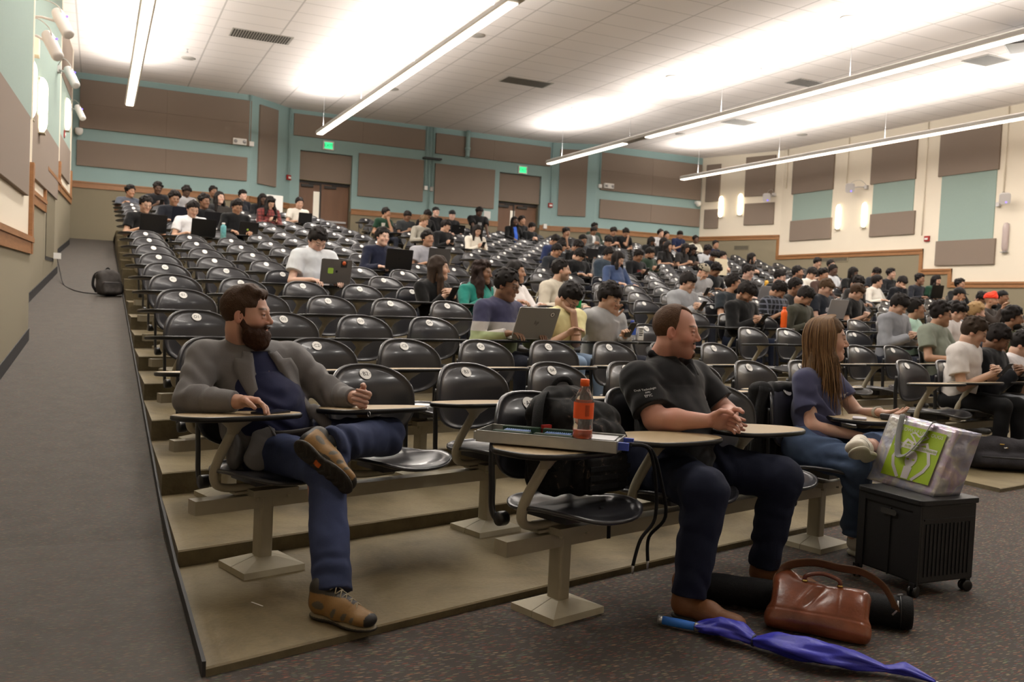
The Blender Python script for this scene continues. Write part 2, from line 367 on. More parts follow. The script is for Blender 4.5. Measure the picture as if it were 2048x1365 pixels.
# doors
for n_, (a, b) in enumerate((D1, D2)):
    t = bpy.data.objects.new('door_%d' % (n_+1), None); COL.objects.link(t); t.location = (a, 26.05, 2.34); t['kind'] = 'structure'
    w = b-a; ztop = (4.36 if n_ == 0 else 4.30)-2.34; mid = w*.44
    for s, (x0, x1) in enumerate(((.02, mid-.02), (mid+.02, w-.02))):
        mb = MB(); mb.box((x0, 0, 0), (x1, .045, ztop-.02)); lf = bevel(mb.obj('door_leaf', MT['door'], t))
        mb = MB(); hx = x0+.12 if s else x1-.3
        mb.box((x0+.08, -.07, ztop-.14), (x0+.42, 0, ztop-.07)); mb.box((x0+.3, -.05, ztop-.06), (x0+.75 if x0+.75 < x1 else x1, -.01, ztop-.04)); mb.obj('door_closer', MT['darkmetal'], lf)
        mb = MB(); mb.box((x0+.06, -.06, .92), (x1-.06, -.03, .97)); mb.obj('push_bar', MT['silver'], lf)
    wx = (5.51-a, 5.68-a) if n_ == 0 else (11.60-a+.05, 11.60-a+.2)
    z0, z1 = (3.05, 4.11) if n_ == 0 else (3.3, 4.08)
    mb = MB(); mb.box((wx[0], -.012, z0-2.34), (wx[1], .0, z1-2.34)); mb.obj('vision_pane', MT['glassdoor'], t)
    mb = MB(); mb.box((mid-.025, -.02, 0), (mid+.025, .06, ztop)); mb.box((0, -.03, ztop-.03), (w, .05, ztop+.03)); mb.obj('door_frame', MT['olive'] if n_ == 9 else MT['darkmetal'], t)
    mb = MB(); mb.box((.0, -.16, ztop+.03), (w, .1, ztop+.05)); mb.obj('door_head', MT['olive'], t)
    mb = MB(); mb.box((.01, -.17, ztop+.05), (w-.01, .0, 5.19-2.34)); mb.obj('overdoor_panel', MT['taupe'], t)

def panel(label, p0, p1, a, b, z0, z1, m='taupe', seams=(), hseam=None, out=.05, name='acoustic_panel', cat='wall panel', group='acoustic panels on the walls'):
    mb = MB(); xs = [a]+list(seams)+[b]; zs = [z0]+([hseam] if hseam else [])+[z1]
    for i in range(len(xs)-1):
        for j in range(len(zs)-1):
            on_seg(mb, p0, p1, xs[i]+(.004 if i else 0), xs[i+1]-(.004 if i < len(xs)-2 else 0), zs[j]+(.004 if j else 0), zs[j+1]-(.004 if j < len(zs)-2 else 0), out)
    on_seg(mb, p0, p1, a+.01, b-.01, z0+.01, z1-.01, out-.008)
    o = mb.obj(name, MT[m]); bevel(o, .004, 1); tag(o, label, cat, group); return o
B0 = BW[0]
panel('wide upper taupe fabric panel on the back wall left of the two doors', BW[0], BW[1], .22, 4.26-.0, 4.97, 6.14, seams=(2.2,), hseam=5.55)
panel('long low taupe fabric strip on the back wall left, above the wooden rail', BW[0], BW[1], .18, 4.19, 4.06, 4.67, seams=(2.2,))
panel('tall narrow taupe panel on the angled wall left of the first door', BW[1], BW[2], .28, 1.02, 4.05, 6.12)
panel('long taupe strip high above the first door, left of the green column', BW[2], BW[3], .05, 3.89, 5.58, 6.18, seams=(2.0,))
panel('long taupe strip at the ceiling above the second door', BW[2], BW[3], 4.22, 8.03, 5.53, 6.13, seams=(6.1,))
panel('square taupe panel right beside the first door', BW[2], BW[3], 1.92, 3.88, 4.07, 5.29)
panel('square taupe panel left of the second door, above the standing man', BW[2], BW[3], 4.24, 6.17, 4.05, 5.24)
panel('tall taupe panel on the angled wall right of the second door', BW[3], BW[4], .21, 1.09, 4.02, 6.10)
panel('large upper taupe panel at the right end of the back wall', BW[4], BW[5], .14, 3.98, 4.89, 6.07, seams=(2.05,), hseam=5.5)
panel('lower taupe strip at the right end of the back wall', BW[4], BW[5], .16, 3.98, 4.01, 4.60, seams=(2.05,))

# right wall
RW = [(18.2, 25.2), (19.2, 22.4), (19.2, -4)]
def rwall(y0, z):
    """distance along the wall from its back corner, and height, for a point measured on the plane x = 19.2"""
    if y0 <= 22.4: return 1, 22.4-y0, z
    r = 19.2/y0; y = 27.2/(r+.357); s = y/y0; x = r*y; return 0, (Vector((x, y))-Vector(RW[0])).length, 1.17+(z-1.17)*s
mb = MB(); wall_quad(mb, RW[0], RW[1], -.2, CEIL); wall_quad(mb, RW[1], RW[2], -.2, CEIL)
RT = [(25.2, 22.4, 3.69), (22.4, 16.93, 3.06), (16.93, 16.03, 2.54), (16.03, 4.5, 2.21), (4.5, -4, 1.3)]
struct(mb, 'wall_right', MT['cream'])
mb = MB(); wall_quad(mb, (RW[0][0]-.008, RW[0][1]), (RW[1][0]-.008, RW[1][1]), -.2, 3.62, .01)
for y0, y1, z in RT[1:]: wall_quad(mb, (19.192, y0), (19.192, y1), -.2, z-.05, .01)
struct(mb, 'wall_right', MT['olive'])
L0 = (Vector(RW[1])-Vector(RW[0])).length
mb = MB(); on_seg(mb, RW[0], RW[1], 0, L0, 3.55, 3.67, .035); on_seg(mb, RW[0], RW[1], 0, L0, 3.64, 3.69, .055)
prev = 3.69
for y0, y1, z in RT[1:]:
    a, b = 22.4-y0, 22.4-y1
    on_seg(mb, RW[1], RW[2], a, b, z-.14, z-.02, .035); on_seg(mb, RW[1], RW[2], a, b, z-.05, z, .055)
    on_seg(mb, RW[1], RW[2], a-.1, a, z-.14, prev, .04); prev = z
struct(mb, 'trim_6', MT['oak'])
def rpanel(label, y0, y1, z0, z1, m='taupe', out=.05, **kw):
    s, a, za = rwall(y0, z0); _, b, zb = rwall(y1, z1)
    return panel(label, RW[s], RW[s+1], a, b, za, zb, m, out=out, **kw)
names = ['in the far back corner', 'second from the back corner', 'third from the back corner', 'fourth from the back corner', 'nearest the camera']
for i, (y0, y1, z0, z1) in enumerate(((26.3, 25.51, 5.03, 6.25), (24.18, 22.75, 5.02, 6.2), (21.93, 20.22, 4.89, 6.09), (18.82, 17.31, 4.88, 6.07), (16.6, 14.91, 4.85, 6.05))):
    rpanel('upper taupe panel on the cream right wall, '+names[i], y0, y1, z0, z1, hseam=None)
for i, (y0, y1, z0, z1) in enumerate(((26.3, 25.52, 4.1, 4.72), (24.14, 22.7, 4.09, 4.72), (21.91, 20.2, 3.47, 4.08), (18.75, 17.25, 3.45, 4.06), (16.54, 14.87, 2.62, 3.23))):
    rpanel('lower taupe panel on the cream right wall, '+names[i], y0, y1, z0, z1)
for i, (y0, y1, z0, z1) in enumerate(((21.87, 20.25, 4.08, 4.89), (18.72, 17.34, 4.06, 4.88), (16.5, 14.96, 3.23, 4.85))):
    o = rpanel('pale teal panel on the right wall, '+('furthest back' if i == 0 else 'middle one, behind the pair of lit sconces' if i == 1 else 'tallest and nearest'), y0, y1, z0, z1, 'tealfab', .02, seams=())
# left wall: sawtooth, its faces turned to the front
LS = [(-.92, 2.6, -.60, 9.9), (-.90, 9.9, -.60, 16.3), (-.88, 16.3, -.60, 22.6), (-.72, 22.6, -.72, 24.75)]
LT = [(2.6, 9.86, 1.60), (9.9, 14.2, 2.30), (14.2, 16.27, 2.78), (16.3, 22.6, 3.1), (22.6, 24.7, 3.67)]
def lx(y):
    for x0, y0, x1, y1 in LS:
        if y <= y1: return x0+(x1-x0)*(y-y0)/(y1-y0)
    return -.72
mb = MB(); mo = MB()
for i, (x0, y0, x1, y1) in enumerate(LS):
    wall_quad(mb, (x0, y0), (x1, y1), -.2, CEIL, .1, 0)
    if i < 3: wall_quad(mb, (x1, y1), (x1-.35, y1+.001), -.2, CEIL, .1, 0)
    wall_quad(mb, (x0+.001, y0), (x1+.001, y1), -.2, 0, .01, 0)
mb.box((-1.6, -4, -.2), (-1.5, 2.6, CEIL)); mb.box((-1.6, 2.5, -.2), (-.9, 2.6, CEIL))
struct(mb, 'wall_left', MT['cream'])
mb = MB()
for y0, y1, z in LT: wall_quad(mb, (lx(y0+.01)+.006, y0+.01), (lx(y1-.01)+.006, y1-.01), -.2, z-.05, .01)
struct(mb, 'wall_left', MT['olive'])
mb = MB(); prev = None
for y0, y1, z in LT:
    p0, p1 = (lx(y0+.01), y0+.01), (lx(y1-.01), y1-.01); L_ = (Vector(p1)-Vector(p0)).length
    on_seg(mb, p0, p1, 0, L_, z-.16, z-.03, .03); on_seg(mb, p0, p1, 0, L_, z-.05, z, .045)
    if prev:
        q0, q1, Lq = prev; on_seg(mb, q0, q1, Lq-.12, Lq, prevz-.16, z, .035)
    prev = (p0, p1, L_); prevz = z
struct(mb, 'trim_7', MT['oak'])
mb = MB()
for x0, y0, x1, y1 in LS:
    n = 6
    for i in range(n):
        a, b = y0+(y1-y0)*i/n, y0+(y1-y0)*(i+1)/n; xa, xb = lx(a+.001)+.012, lx(b-.001)+.012; za, zb = ramp_z(a), ramp_z(b)
        mb.add([(xa, a, za), (xb, b, zb), (xb, b, zb+.12), (xa, a, za+.12), (xa-.02, a, za+.12), (xb-.02, b, zb+.12)], [(0, 3, 2, 1), (3, 4, 5, 2)])
struct(mb, 'baseboard_left', MT['base'])
def lpanel(label, y0, y1, z0, z1, m='taupe', out=.04, **kw):
    p0, p1 = (lx(y0+.001), y0), (lx(y1-.001), y1); L_ = (Vector(p1)-Vector(p0)).length
    return panel(label, p0, p1, 0, L_, z0, z1, m, out=out, **kw)
lpanel('taupe panel on the left wall nearest the camera', 4.5, 9.35, 1.95, 2.66, seams=(2.6,))
lpanel('pale teal panel on the left wall nearest the camera', 4.5, 9.5, 2.66, 6.1, 'tealfab', .03, seams=(2.6,))
lpanel('taupe panel low on the second bay of the left wall', 12.2, 15.7, 2.45, 3.25)
lpanel('pale teal panel on the second bay of the left wall', 12.2, 15.8, 3.25, 6.0, 'tealfab', .03)
lpanel('taupe panel low on the third bay of the left wall', 18.2, 21.8, 3.3, 4.0)
lpanel('pale teal panel on the third bay of the left wall', 18.2, 21.8, 4.0, 5.1, 'tealfab', .03)
lpanel('taupe panel high on the third bay of the left wall', 18.2, 21.8, 5.1, 6.15)
lpanel('narrow taupe panel on the left wall in the back corner', 22.9, 24.5, 4.95, 6.1)
lpanel('small lower taupe panel on the left wall in the back corner', 22.9, 24.5, 4.0, 4.65)
mb = MB(); 
for i in range(14): on_seg(mb, (lx(14.4), 14.4), (lx(15.6), 15.6), .02+i*.085, .06+i*.085, 1.55, 2.58, .02, 1)
on_seg(mb, (lx(14.4), 14.4), (lx(15.6), 15.6), 0, 1.2, 1.5, 2.62, .012, 0)
tag(mb.obj('wall_vent', [MT['gap'], MT['olive']]), 'tall dark louvred grille low on the left wall beside the ramp', 'vent')
# front of the hall, behind the camera
mb = MB(); mb.box((-1.6, -4.15, -.2), (19.6, -4, CEIL)); struct(mb, 'wall_front', MT['cream'])

# ------------------------------------------------------------------ lamps
for i, (x, y0, y1, gaps) in enumerate(LAMPS):
    nm = ['leftmost', 'second', 'third', 'rightmost'][i]
    t = empty('linear_ceiling_lamp', '%s of the four long white suspended ceiling lamps, counted from the left' % nm, 'lamp', (x, y0, LAMP_Z), 0, 'suspended ceiling lamps')
    L_ = y1-y0
    mb = MB(); prof = [(-.11, .0), (-.10, .07), (-.06, .10), (.06, .10), (.10, .07), (.11, .0), (.085, -.004), (-.085, -.004)]
    n = len(prof); vs = [(a, 0, b) for a, b in prof]+[(a, L_, b) for a, b in prof]
    mb.add(vs, [(k, (k+1) % n, n+(k+1) % n, n+k) for k in range(n)]+[tuple(reversed(range(n))), tuple(range(n, 2*n))])
    mb.obj('housing', MT['fixture'], t)
    segs = []; a = 0
    for g0, g1 in gaps: segs.append((a, g0-y0)); a = g1-y0
    segs.append((a, L_))
    for a, b in segs:
        nn = max(1, round((b-a)/1.2)); st = (b-a)/nn
        for q in range(nn): mb = MB(); mb.box((-.075, a+q*st+.012, -.022), (.075, a+(q+1)*st-.012, -.003)); mb.obj('lens', MT['lens'], t)
    for y in np.arange(1.0, L_, 3.6):
        mb = MB(); mb.tube([(0, y, .09), (0, y, CEIL-LAMP_Z)], .004, 5); mb.obj('hanger_wire', MT['silver'], t)
    for a, b in segs:
        w = b-a; cy = y0+(a+b)/2
        area_light('uplight', (x, cy, LAMP_Z+.115), .16, w, UP_W*w, True)
        area_light('downlight', (x, cy, LAMP_Z-.035), .15, w, DOWN_W*w)

# ------------------------------------------------------------------ tablet-arm chairs
def back_y(x, z):
    f = lambda x, z: .10*(z-.62)-.85*x*x+4.0*max(0, z-.70)**2
    return f(x, z)-f(0, .782)
def chair_back():
    n, R_ = 40, 7; P = []
    for r in range(R_+1):
        q = r/R_
        for a in range(n):
            t = 2*math.pi*a/n; c, s = math.cos(t), math.sin(t); e = 2/2.5
            x = .232*q*math.copysign(abs(c)**e, c); z = .650+q*(.170 if s > 0 else .155)*math.copysign(abs(s)**e, s); P.append((x, z))
    front = [(x, back_y(x, z), z) for x, z in P]; back = [(x, back_y(x, z)+.012, z) for x, z in P]
    mb = MB(); N = len(P); fs = []
    for r in range(1, R_):
        for a in range(n): fs.append((r*n+a, r*n+(a+1) % n, (r+1)*n+(a+1) % n, (r+1)*n+a))
    fs.append(tuple(n+a for a in reversed(range(n))))
    allf = [tuple(reversed(f)) for f in fs]+[tuple(i+N for i in f) for f in fs]
    allf += [(R_*n+a, R_*n+(a+1) % n, N+R_*n+(a+1) % n, N+R_*n+a) for a in range(n)]
    mb.add(front+back, allf, 0, True)
    # raised rim
    rim = [P[R_*n+a] for a in range(n)]; pts = [(x, back_y(x, z)+.006, z) for x, z in rim]; pts.append(pts[0])
    mb.tube(pts, .0085, 6, 0, False)
    return mb
def chair_seat():
    n, R_ = 40, 6; P = []
    for r in range(R_+1):
        q = r/R_
        for a in range(n):
            t = 2*math.pi*a/n; c, s = math.cos(t), math.sin(t); e = 2/2.6
            P.append((.225*q*math.copysign(abs(c)**e, c), -.285+.235*q*math.copysign(abs(s)**e, s)))
    zf = lambda x, y: .432+.35*x*x-.02*math.exp(-((y+.18)**2)/.01)-1.6*max(0, -y-.42)**2+.9*max(0, y+.14)**2
    N = len(P); up_ = [(x, y, zf(x, y)) for x, y in P]; dn = [(x, y, zf(x, y)-.014) for x, y in P]; fs = []
    for r in range(1, R_):
        for a in range(n): fs.append((r*n+a, r*n+(a+1) % n, (r+1)*n+(a+1) % n, (r+1)*n+a))
    fs.append(tuple(n+a for a in reversed(range(n))))
    mb = MB(); mb.add(up_+dn, fs+[tuple(i+N for i in reversed(f)) for f in fs]+[(R_*n+(a+1) % n, R_*n+a, N+R_*n+a, N+R_*n+(a+1) % n) for a in range(n)], 0, True)
    pts = [(x, y, zf(x, y)-.007) for x, y in P[R_*n:]]; pts.append(pts[0]); mb.tube(pts, .009, 6, 0, False)
    mb.box((-.10, -.34, .372), (.10, -.12, .415))
    return mb
def side_frame(s):
    mb = MB(); x = .214*s
    pts = catmull([(x, back_y(.2, .68)+.02, .70), (x*1.01, -.045, .60), (x, -.05, .48), (x, -.055, .40), (x, -.075, .365), (x*.98, -.11, .36)], 4)
    mb.tube(pts, .017, 8, 0, True, .5, (0, 1, 0))
    a = Matrix.Translation((x-.02, -.115, .365)) @ Matrix.Rotation(math.pi/2, 4, 'Y')
    mb.lathe([(0, 0), (.026, 0), (.028, .008), (.028, .032), (.026, .04), (0, .04)], 14, 0, a); return mb
def tablet_mb():
    poly = catmull([(-.435, -.30, 0), (-.425, -.41, 0), (-.37, -.495, 0), (-.22, -.535, 0), (-.07, -.535, 0), (.005, -.50, 0), (.020, -.43, 0), (-.03, -.35, 0), (-.13, -.265, 0), (-.24, -.225, 0), (-.37, -.225, 0), (-.435, -.30, 0)], 4)[:-1]
    out = [(p.x, p.y) for p in poly]; c = (-.19, -.40); inn = [(c[0]+(x-c[0])*.975, c[1]+(y-c[1])*.965) for x, y in out]
    n = len(out); mb = MB()
    vs = [(x, y, .655) for x, y in inn]+[(x, y, .660) for x, y in out]+[(x, y, .672) for x, y in out]+[(x, y, .676) for x, y in inn]
    q = lambda r, a: r*n+a % n
    fs = [(q(r, a), q(r, a+1), q(r+1, a+1), q(r+1, a)) for r in range(3) for a in range(n)]
    mb.add(vs, fs, 0, True); mb.f += [tuple(reversed(range(n))), tuple(range(3*n, 4*n))]; mb.m += [0, 1]; mb.sm += [False]*2; return mb
def support_mb():
    mb = MB()
    pts = catmull([(.03, -.22, .352), (-.12, -.225, .35), (-.205, -.235, .365), (-.232, -.245, .41), (-.222, -.262, .48), (-.195, -.30, .575), (-.185, -.32, .62)], 5)
    mb.tube(pts, [.021]*len(pts), 10, 0, True, .8, (0, 1, 0))
    # flared bracket under the tablet
    prof = [(.022, .018, .585), (.03, .022, .61), (.07, .035, .640), (.085, .045, .654)]
    n = 16; vs = []
    for rx, ry, z in prof:
        for a in range(n):
            t = 2*math.pi*a/n; vs.append((-.19+(z-.585)*.1+rx*math.cos(t), -.31-(z-.585)*.5+ry*math.sin(t), z))
    mb.add(vs, [(r*n+a, r*n+(a+1) % n, (r+1)*n+(a+1) % n, (r+1)*n+a) for r in range(3) for a in range(n)]+[tuple(3*n+a for a in range(n))], 0, True); return mb
def post_mb():
    mb = MB(); mb.prism(rrect(.06, .072, .012, 3), .045, .34, 0, smooth=False, M=Matrix.Translation((0, -.22, 0)))
    mb.box((-.085, -.30, .318), (.115, -.14, .345)); mb.box((-.14, -.245, .325), (.14, -.195, .335))
    for x in (-.06, .08): mb.lathe([(0, 0), (.009, 0), (.009, .014), (0, .014)], 6, 0, Matrix.Translation((x, -.285, .304)))
    return mb
def plate_mb():
    """two-piece pyramid cover over the floor bolts"""
    mb = MB()
    for s in (-1, 1):
        y0, y1 = (-.22, -.22+.118*s); y0 += .0015*s
        a, b = min(y0, y1), max(y0, y1); it = -.22+.042*s
        w = .135
        ob = [(-w, y0, 0), (w, y0, 0), (w, y1, 0), (-w, y1, 0)]; tb = [(-w, y0, .026), (w, y0, .026), (w, y1, .026), (-w, y1, .026)]; tt = [(-.04, y0, .056), (.04, y0, .056), (.04, it, .056), (-.04, it, .056)]
        f = [(0, 1, 5, 4), (1, 2, 6, 5), (2, 3, 7, 6), (3, 0, 4, 7), (4, 5, 9, 8), (5, 6, 10, 9), (6, 7, 11, 10), (7, 4, 8, 11), (8, 9, 10, 11), (3, 2, 1, 0)]
        if s < 0: f = [tuple(reversed(q)) for q in f]
        mb.add(ob+tb+tt, f)
    return mb
def beam_mb():
    mb = MB(); mb.box((-.306, -.255, .262), (.306, -.185, .318)); return mb
ME = {}
ME['back'] = chair_back().mesh('backrest', [MT['blackplastic']]); ME['seat'] = chair_seat().mesh('seat', [MT['blackplastic']])
ME['fl'], ME['fr'] = side_frame(-1).mesh('side_frame', [MT['blackmetal']]), side_frame(1).mesh('side_frame', [MT['blackmetal']])
ME['tab0'] = tablet_mb().mesh('tablet', [MT['blackedge'], MT['tan']])
_tb = tablet_mb(); _tb.v = [(x, y, z-(y+.40)*.062) for x, y, z in _tb.v]
ME['tab'] = _tb.mesh('tablet', [MT['blackedge'], MT['tan']]); ME['sup'] = support_mb().mesh('tablet_support', [MT['beige']])
ME['post'] = post_mb().mesh('post', [MT['beige']]); ME['plate'] = plate_mb().mesh('base_plate', [MT['beige2']]); ME['beam'] = beam_mb().mesh('beam', [MT['beige']])
def sticker_mesh(txt):
    mb = MB(); n = 20
    mb.add([(.031*math.cos(2*math.pi*i/n), .029*math.sin(2*math.pi*i/n), .0008) for i in range(n)]+[(.031*math.cos(2*math.pi*i/n), .029*math.sin(2*math.pi*i/n), -.0015) for i in range(n)], [tuple(range(n))]+[(i, n+i, n+(i+1) % n, (i+1) % n) for i in range(n)])
    if txt:
        v, f = text_mesh(txt, .030); mb.add([(x, y-.000, .0016) for x, y, z in v], f, 1)
        for s in (-1, 1): mb.add([(s*.0245+.0022*math.cos(a*.7854), .0022*math.sin(a*.7854), .0016) for a in range(8)], [tuple(range(8))], 1)
    return mb.mesh('number_sticker', [MT['white'], MT['ink']])
ST0 = sticker_mesh('')
sl = math.atan(.10+8*.078)     # slope of the rolled top edge at the sticker
STM = Matrix.Translation((0, back_y(0, .778)-.0035, .7800)) @ Matrix.Rotation(math.pi/2-sl, 4, 'X')
ORD = ['front', 'second', 'third', 'fourth', 'fifth', 'sixth', 'seventh', 'eighth', 'ninth', 'tenth', 'eleventh', 'twelfth', 'thirteenth', 'fourteenth', 'fifteenth', 'sixteenth', 'seventeenth', 'eighteenth', 'nineteenth', 'twentieth', 'twenty-first', 'twenty-second', 'twenty-third', 'twenty-fourth', 'twenty-fifth', 'twenty-sixth', 'twenty-seventh']
ORDS = ['first']+ORD[1:]
seats = []
for j in (3, 4, 5, 6): seats.append((0, 'L', j, left_x(0, j)))
for k in range(1, 19):
    for j in range(1, 9): seats.append((k, 'L', j, left_x(k, j)))
for k in range(1, 20):
    j = 1
    while mid_x(k, j) < 18.1: seats.append((k, 'M', j, mid_x(k, j))); j += 1
def vis(k, x):
    (px, py, pz), th = seat_frame(k, x); v = Vector((px, py, pz+.7-CAM_H)); d = v.dot(fw); u = 1024+F_PX*v.dot(r2)/d; return -60 < u < 2110, v.length
SV = []
for s_ in seats:
    ok, d = vis(s_[0], s_[3])
    if ok: SV.append((d,)+s_)
SV.sort()
LET = 'ABCDEFGHIJKLMNOPQRSTU'
def add_chair(k, blk, j, x, full, txt):
    (px, py, pz), th = seat_frame(k, x)
    if blk == 'L':
        lab = 'black tablet-arm chair %s%d in the left block, %s row, %s from ramp' % (LET[k], j, ORD[k], ORDS[j-1]) if txt else 'black tablet-arm chair in left block, %s row from front, %s from ramp' % (ORD[k], ORDS[j-1])
    else: lab = 'black tablet-arm chair in right block, %s row from front, %s from the aisle' % (ORD[k], ORDS[j-1])
    t = empty('tablet_arm_chair', lab, 'chair', (px, py, pz), th, 'fixed lecture hall chairs')
    b = link('backrest', ME['back'], t); st = link('number_sticker', sticker_mesh(txt) if txt else ST0, b); st.matrix_local = STM
    link('seat', ME['seat'], t); dx_ = .40 if (k == 0 and j == 6) else 0
    link('tablet', ME['tab' if k else 'tab0'], t, (dx_, 0, 0)); link('tablet_support', ME['sup'], t, (dx_, 0, 0))
    if full:
        link('side_frame', ME['fl'], t); link('side_frame', ME['fr'], t); link('beam', ME['beam'], t)
        if (j % 2 == 1 and k) or (k == 0 and j in (3, 6)): link('post', ME['post'], t); link('base_plate', ME['plate'], t)
    return t
NIND = 300
rest = MB()
for i, (d, k, blk, j, x) in enumerate(SV):
    if i < NIND: add_chair(k, blk, j, x, d < 11.5, '%s%d' % (LET[k], j) if (d < 10.5 and blk == 'L') else None)
# the remaining chairs, far away: one mass
if len(SV) > NIND:
    src = []
    for key, mi in (('back', 0), ('seat', 0), ('fl', 0), ('fr', 0), ('tab', 0), ('sup', 1), ('st', 2)):
        me = ST0 if key == 'st' else ME[key]; Mx = STM if key == 'st' else Matrix.Identity(4)
        v = np.array([tuple(Mx @ q.co) for q in me.vertices]); src.append((v, [tuple(p.vertices) for p in me.polygons], mi, key not in ('st',)))
    for d, k, blk, j, x in SV[NIND:]:
        (px, py, pz), th = seat_frame(k, x); c, s = math.cos(th), math.sin(th)
        for v, f, mi, sm in src:
            w = np.stack([px+c*v[:, 0]-s*v[:, 1], py+s*v[:, 0]+c*v[:, 1], pz+v[:, 2]], 1); rest.add(w.tolist(), f, mi, sm)
    o = rest.obj('tablet_arm_chair', [MT['blackplastic'], MT['beige'], MT['white']])
    tag(o, 'mass of distant black tablet-arm chairs in the highest rows at the back', 'chair', 'fixed lecture hall chairs', 'stuff')
print('seats in view', len(SV))

# ------------------------------------------------------------------ signed-distance modelling of bodies and clothes
V = lambda *a: np.array(a, float)
def unit(a): a = np.asarray(a, float); return a/max(1e-9, np.linalg.norm(a))
class Field:
    def __init__(s, lo, hi, res):
        s.lo = np.array(lo, float); s.res = res; s.n = np.maximum(4, np.ceil((np.array(hi)-s.lo)/res).astype(int)+1)
        s.f = np.full(tuple(s.n), .5, np.float32); s.ax = [s.lo[i]+res*np.arange(s.n[i]) for i in range(3)]
    def _sl(s, lo, hi, m):
        a = np.clip(np.floor((np.asarray(lo)-m-s.lo)/s.res).astype(int), 0, s.n-1); b = np.clip(np.ceil((np.asarray(hi)+m-s.lo)/s.res).astype(int)+1, 1, s.n)
        if (b <= a).any(): return None
        sl = tuple(slice(a[i], b[i]) for i in range(3))
        return sl, s.ax[0][sl[0]][:, None, None].astype(np.float32), s.ax[1][sl[1]][None, :, None].astype(np.float32), s.ax[2][sl[2]][None, None, :].astype(np.float32)
    def add(s, p, k=.02):
        fn, lo, hi = p; q = s._sl(lo, hi, k+2*s.res)
        if q is None: return s
        sl, X, Y, Z = q; d = fn(X, Y, Z); f = s.f[sl]
        if k > 1e-6:
            h = np.clip(.5+.5*(f-d)/k, 0, 1); s.f[sl] = f*(1-h)+d*h-k*h*(1-h)
        else: s.f[sl] = np.minimum(f, d)
        return s
    def sub(s, p, k=.01):
        fn, lo, hi = p; q = s._sl(lo, hi, k+2*s.res)
        if q is None: return s
        sl, X, Y, Z = q; d = -fn(X, Y, Z); f = s.f[sl]
        if k > 1e-6:
            h = np.clip(.5-.5*(f-d)/k, 0, 1); s.f[sl] = f*(1-h)+d*h+k*h*(1-h)
        else: s.f[sl] = np.maximum(f, d)
        return s
    def warp(s, fn, lo=None, hi=None):
        q = s._sl(s.lo if lo is None else lo, s.lo+s.res*s.n if hi is None else hi, 0); sl, X, Y, Z = q
        s.f[sl] = fn(s.f[sl], X, Y, Z); return s
    def nets(s):
        f = s.f; f[0], f[-1], f[:, 0], f[:, -1], f[:, :, 0], f[:, :, -1] = [.5]*6
        ins = f < 0; n = s.n; cn = n-1; tot = int(cn[0]*cn[1]*cn[2]); acc = np.zeros((3, tot)); cnt = np.zeros(tot)
        lin = lambda i, j, k: (i*cn[1]+j)*cn[2]+k
        quads = []
        for ax in range(3):
            a = [slice(None)]*3; b = [slice(None)]*3; a[ax] = slice(0, -1); b[ax] = slice(1, None)
            ch = ins[tuple(a)] != ins[tuple(b)]; I = np.nonzero(ch); f0 = f[tuple(a)][I]; f1 = f[tuple(b)][I]; t = f0/(f0-f1)
            P = [I[0].astype(float), I[1].astype(float), I[2].astype(float)]; P[ax] = P[ax]+t
            o1, o2 = (ax+1) % 3, (ax+2) % 3; q = []
            for d1, d2 in ((1, 1), (0, 1), (0, 0), (1, 0)):
                c = [I[0].copy(), I[1].copy(), I[2].copy()]; c[o1] = c[o1]-d1; c[o2] = c[o2]-d2
                L_ = lin(*c); q.append(L_)
                for m in range(3): acc[m] += np.bincount(L_, P[m], tot)
                cnt += np.bincount(L_, minlength=tot)
            q = np.stack(q, 1); flip = ~ins[tuple(a)][I]; q[flip] = q[flip][:, ::-1]; quads.append(q)
        used = np.nonzero(cnt)[0]; idx = np.full(tot, -1); idx[used] = np.arange(len(used))
        v = (acc[:, used]/cnt[used]).T*s.res+s.lo
        return v, idx[np.concatenate(quads)]
def c_cone(a, b, ra, rb, sq=None, cap=False):
    """round cone; sq=(axis, q) squashes the section along axis; cap cuts it flat at b"""
    a, b = np.asarray(a, float), np.asarray(b, float); ab = b-a; l2 = max(1e-9, ab@ab); r = max(ra, rb); n = ab/math.sqrt(l2)
    ux = None
    if sq: ux, qq = unit(sq[0]), sq[1]
    def fn(X, Y, Z):
        px, py, pz = X-a[0], Y-a[1], Z-a[2]; t = np.clip((px*ab[0]+py*ab[1]+pz*ab[2])/l2, 0, 1)
        dx, dy, dz = px-ab[0]*t, py-ab[1]*t, pz-ab[2]*t
        if ux is not None:
            m = (dx*ux[0]+dy*ux[1]+dz*ux[2])*(1/qq-1); dx = dx+ux[0]*m; dy = dy+ux[1]*m; dz = dz+ux[2]*m
        d = np.sqrt(dx*dx+dy*dy+dz*dz)-(ra+(rb-ra)*t)
        if cap: d = np.maximum(d, (X-b[0])*n[0]+(Y-b[1])*n[1]+(Z-b[2])*n[2])
        return d
    R_ = r*(max(1, (sq[1] if sq else 1))); return fn, np.minimum(a, b)-R_, np.maximum(a, b)+R_
def c_ell(c, r, R=None):
    c, r = np.asarray(c, float), np.asarray(r, float)
    def fn(X, Y, Z):
        x, y, z = X-c[0], Y-c[1], Z-c[2]
        if R is not None: x, y, z = x*R[0][0]+y*R[0][1]+z*R[0][2], x*R[1][0]+y*R[1][1]+z*R[1][2], x*R[2][0]+y*R[2][1]+z*R[2][2]
        k0 = np.sqrt((x/r[0])**2+(y/r[1])**2+(z/r[2])**2); k1 = np.sqrt((x/r[0]**2)**2+(y/r[1]**2)**2+(z/r[2]**2)**2)
        return k0*(k0-1)/np.maximum(k1, 1e-6)
    m = r.max() if R is not None else r; return fn, c-m, c+m
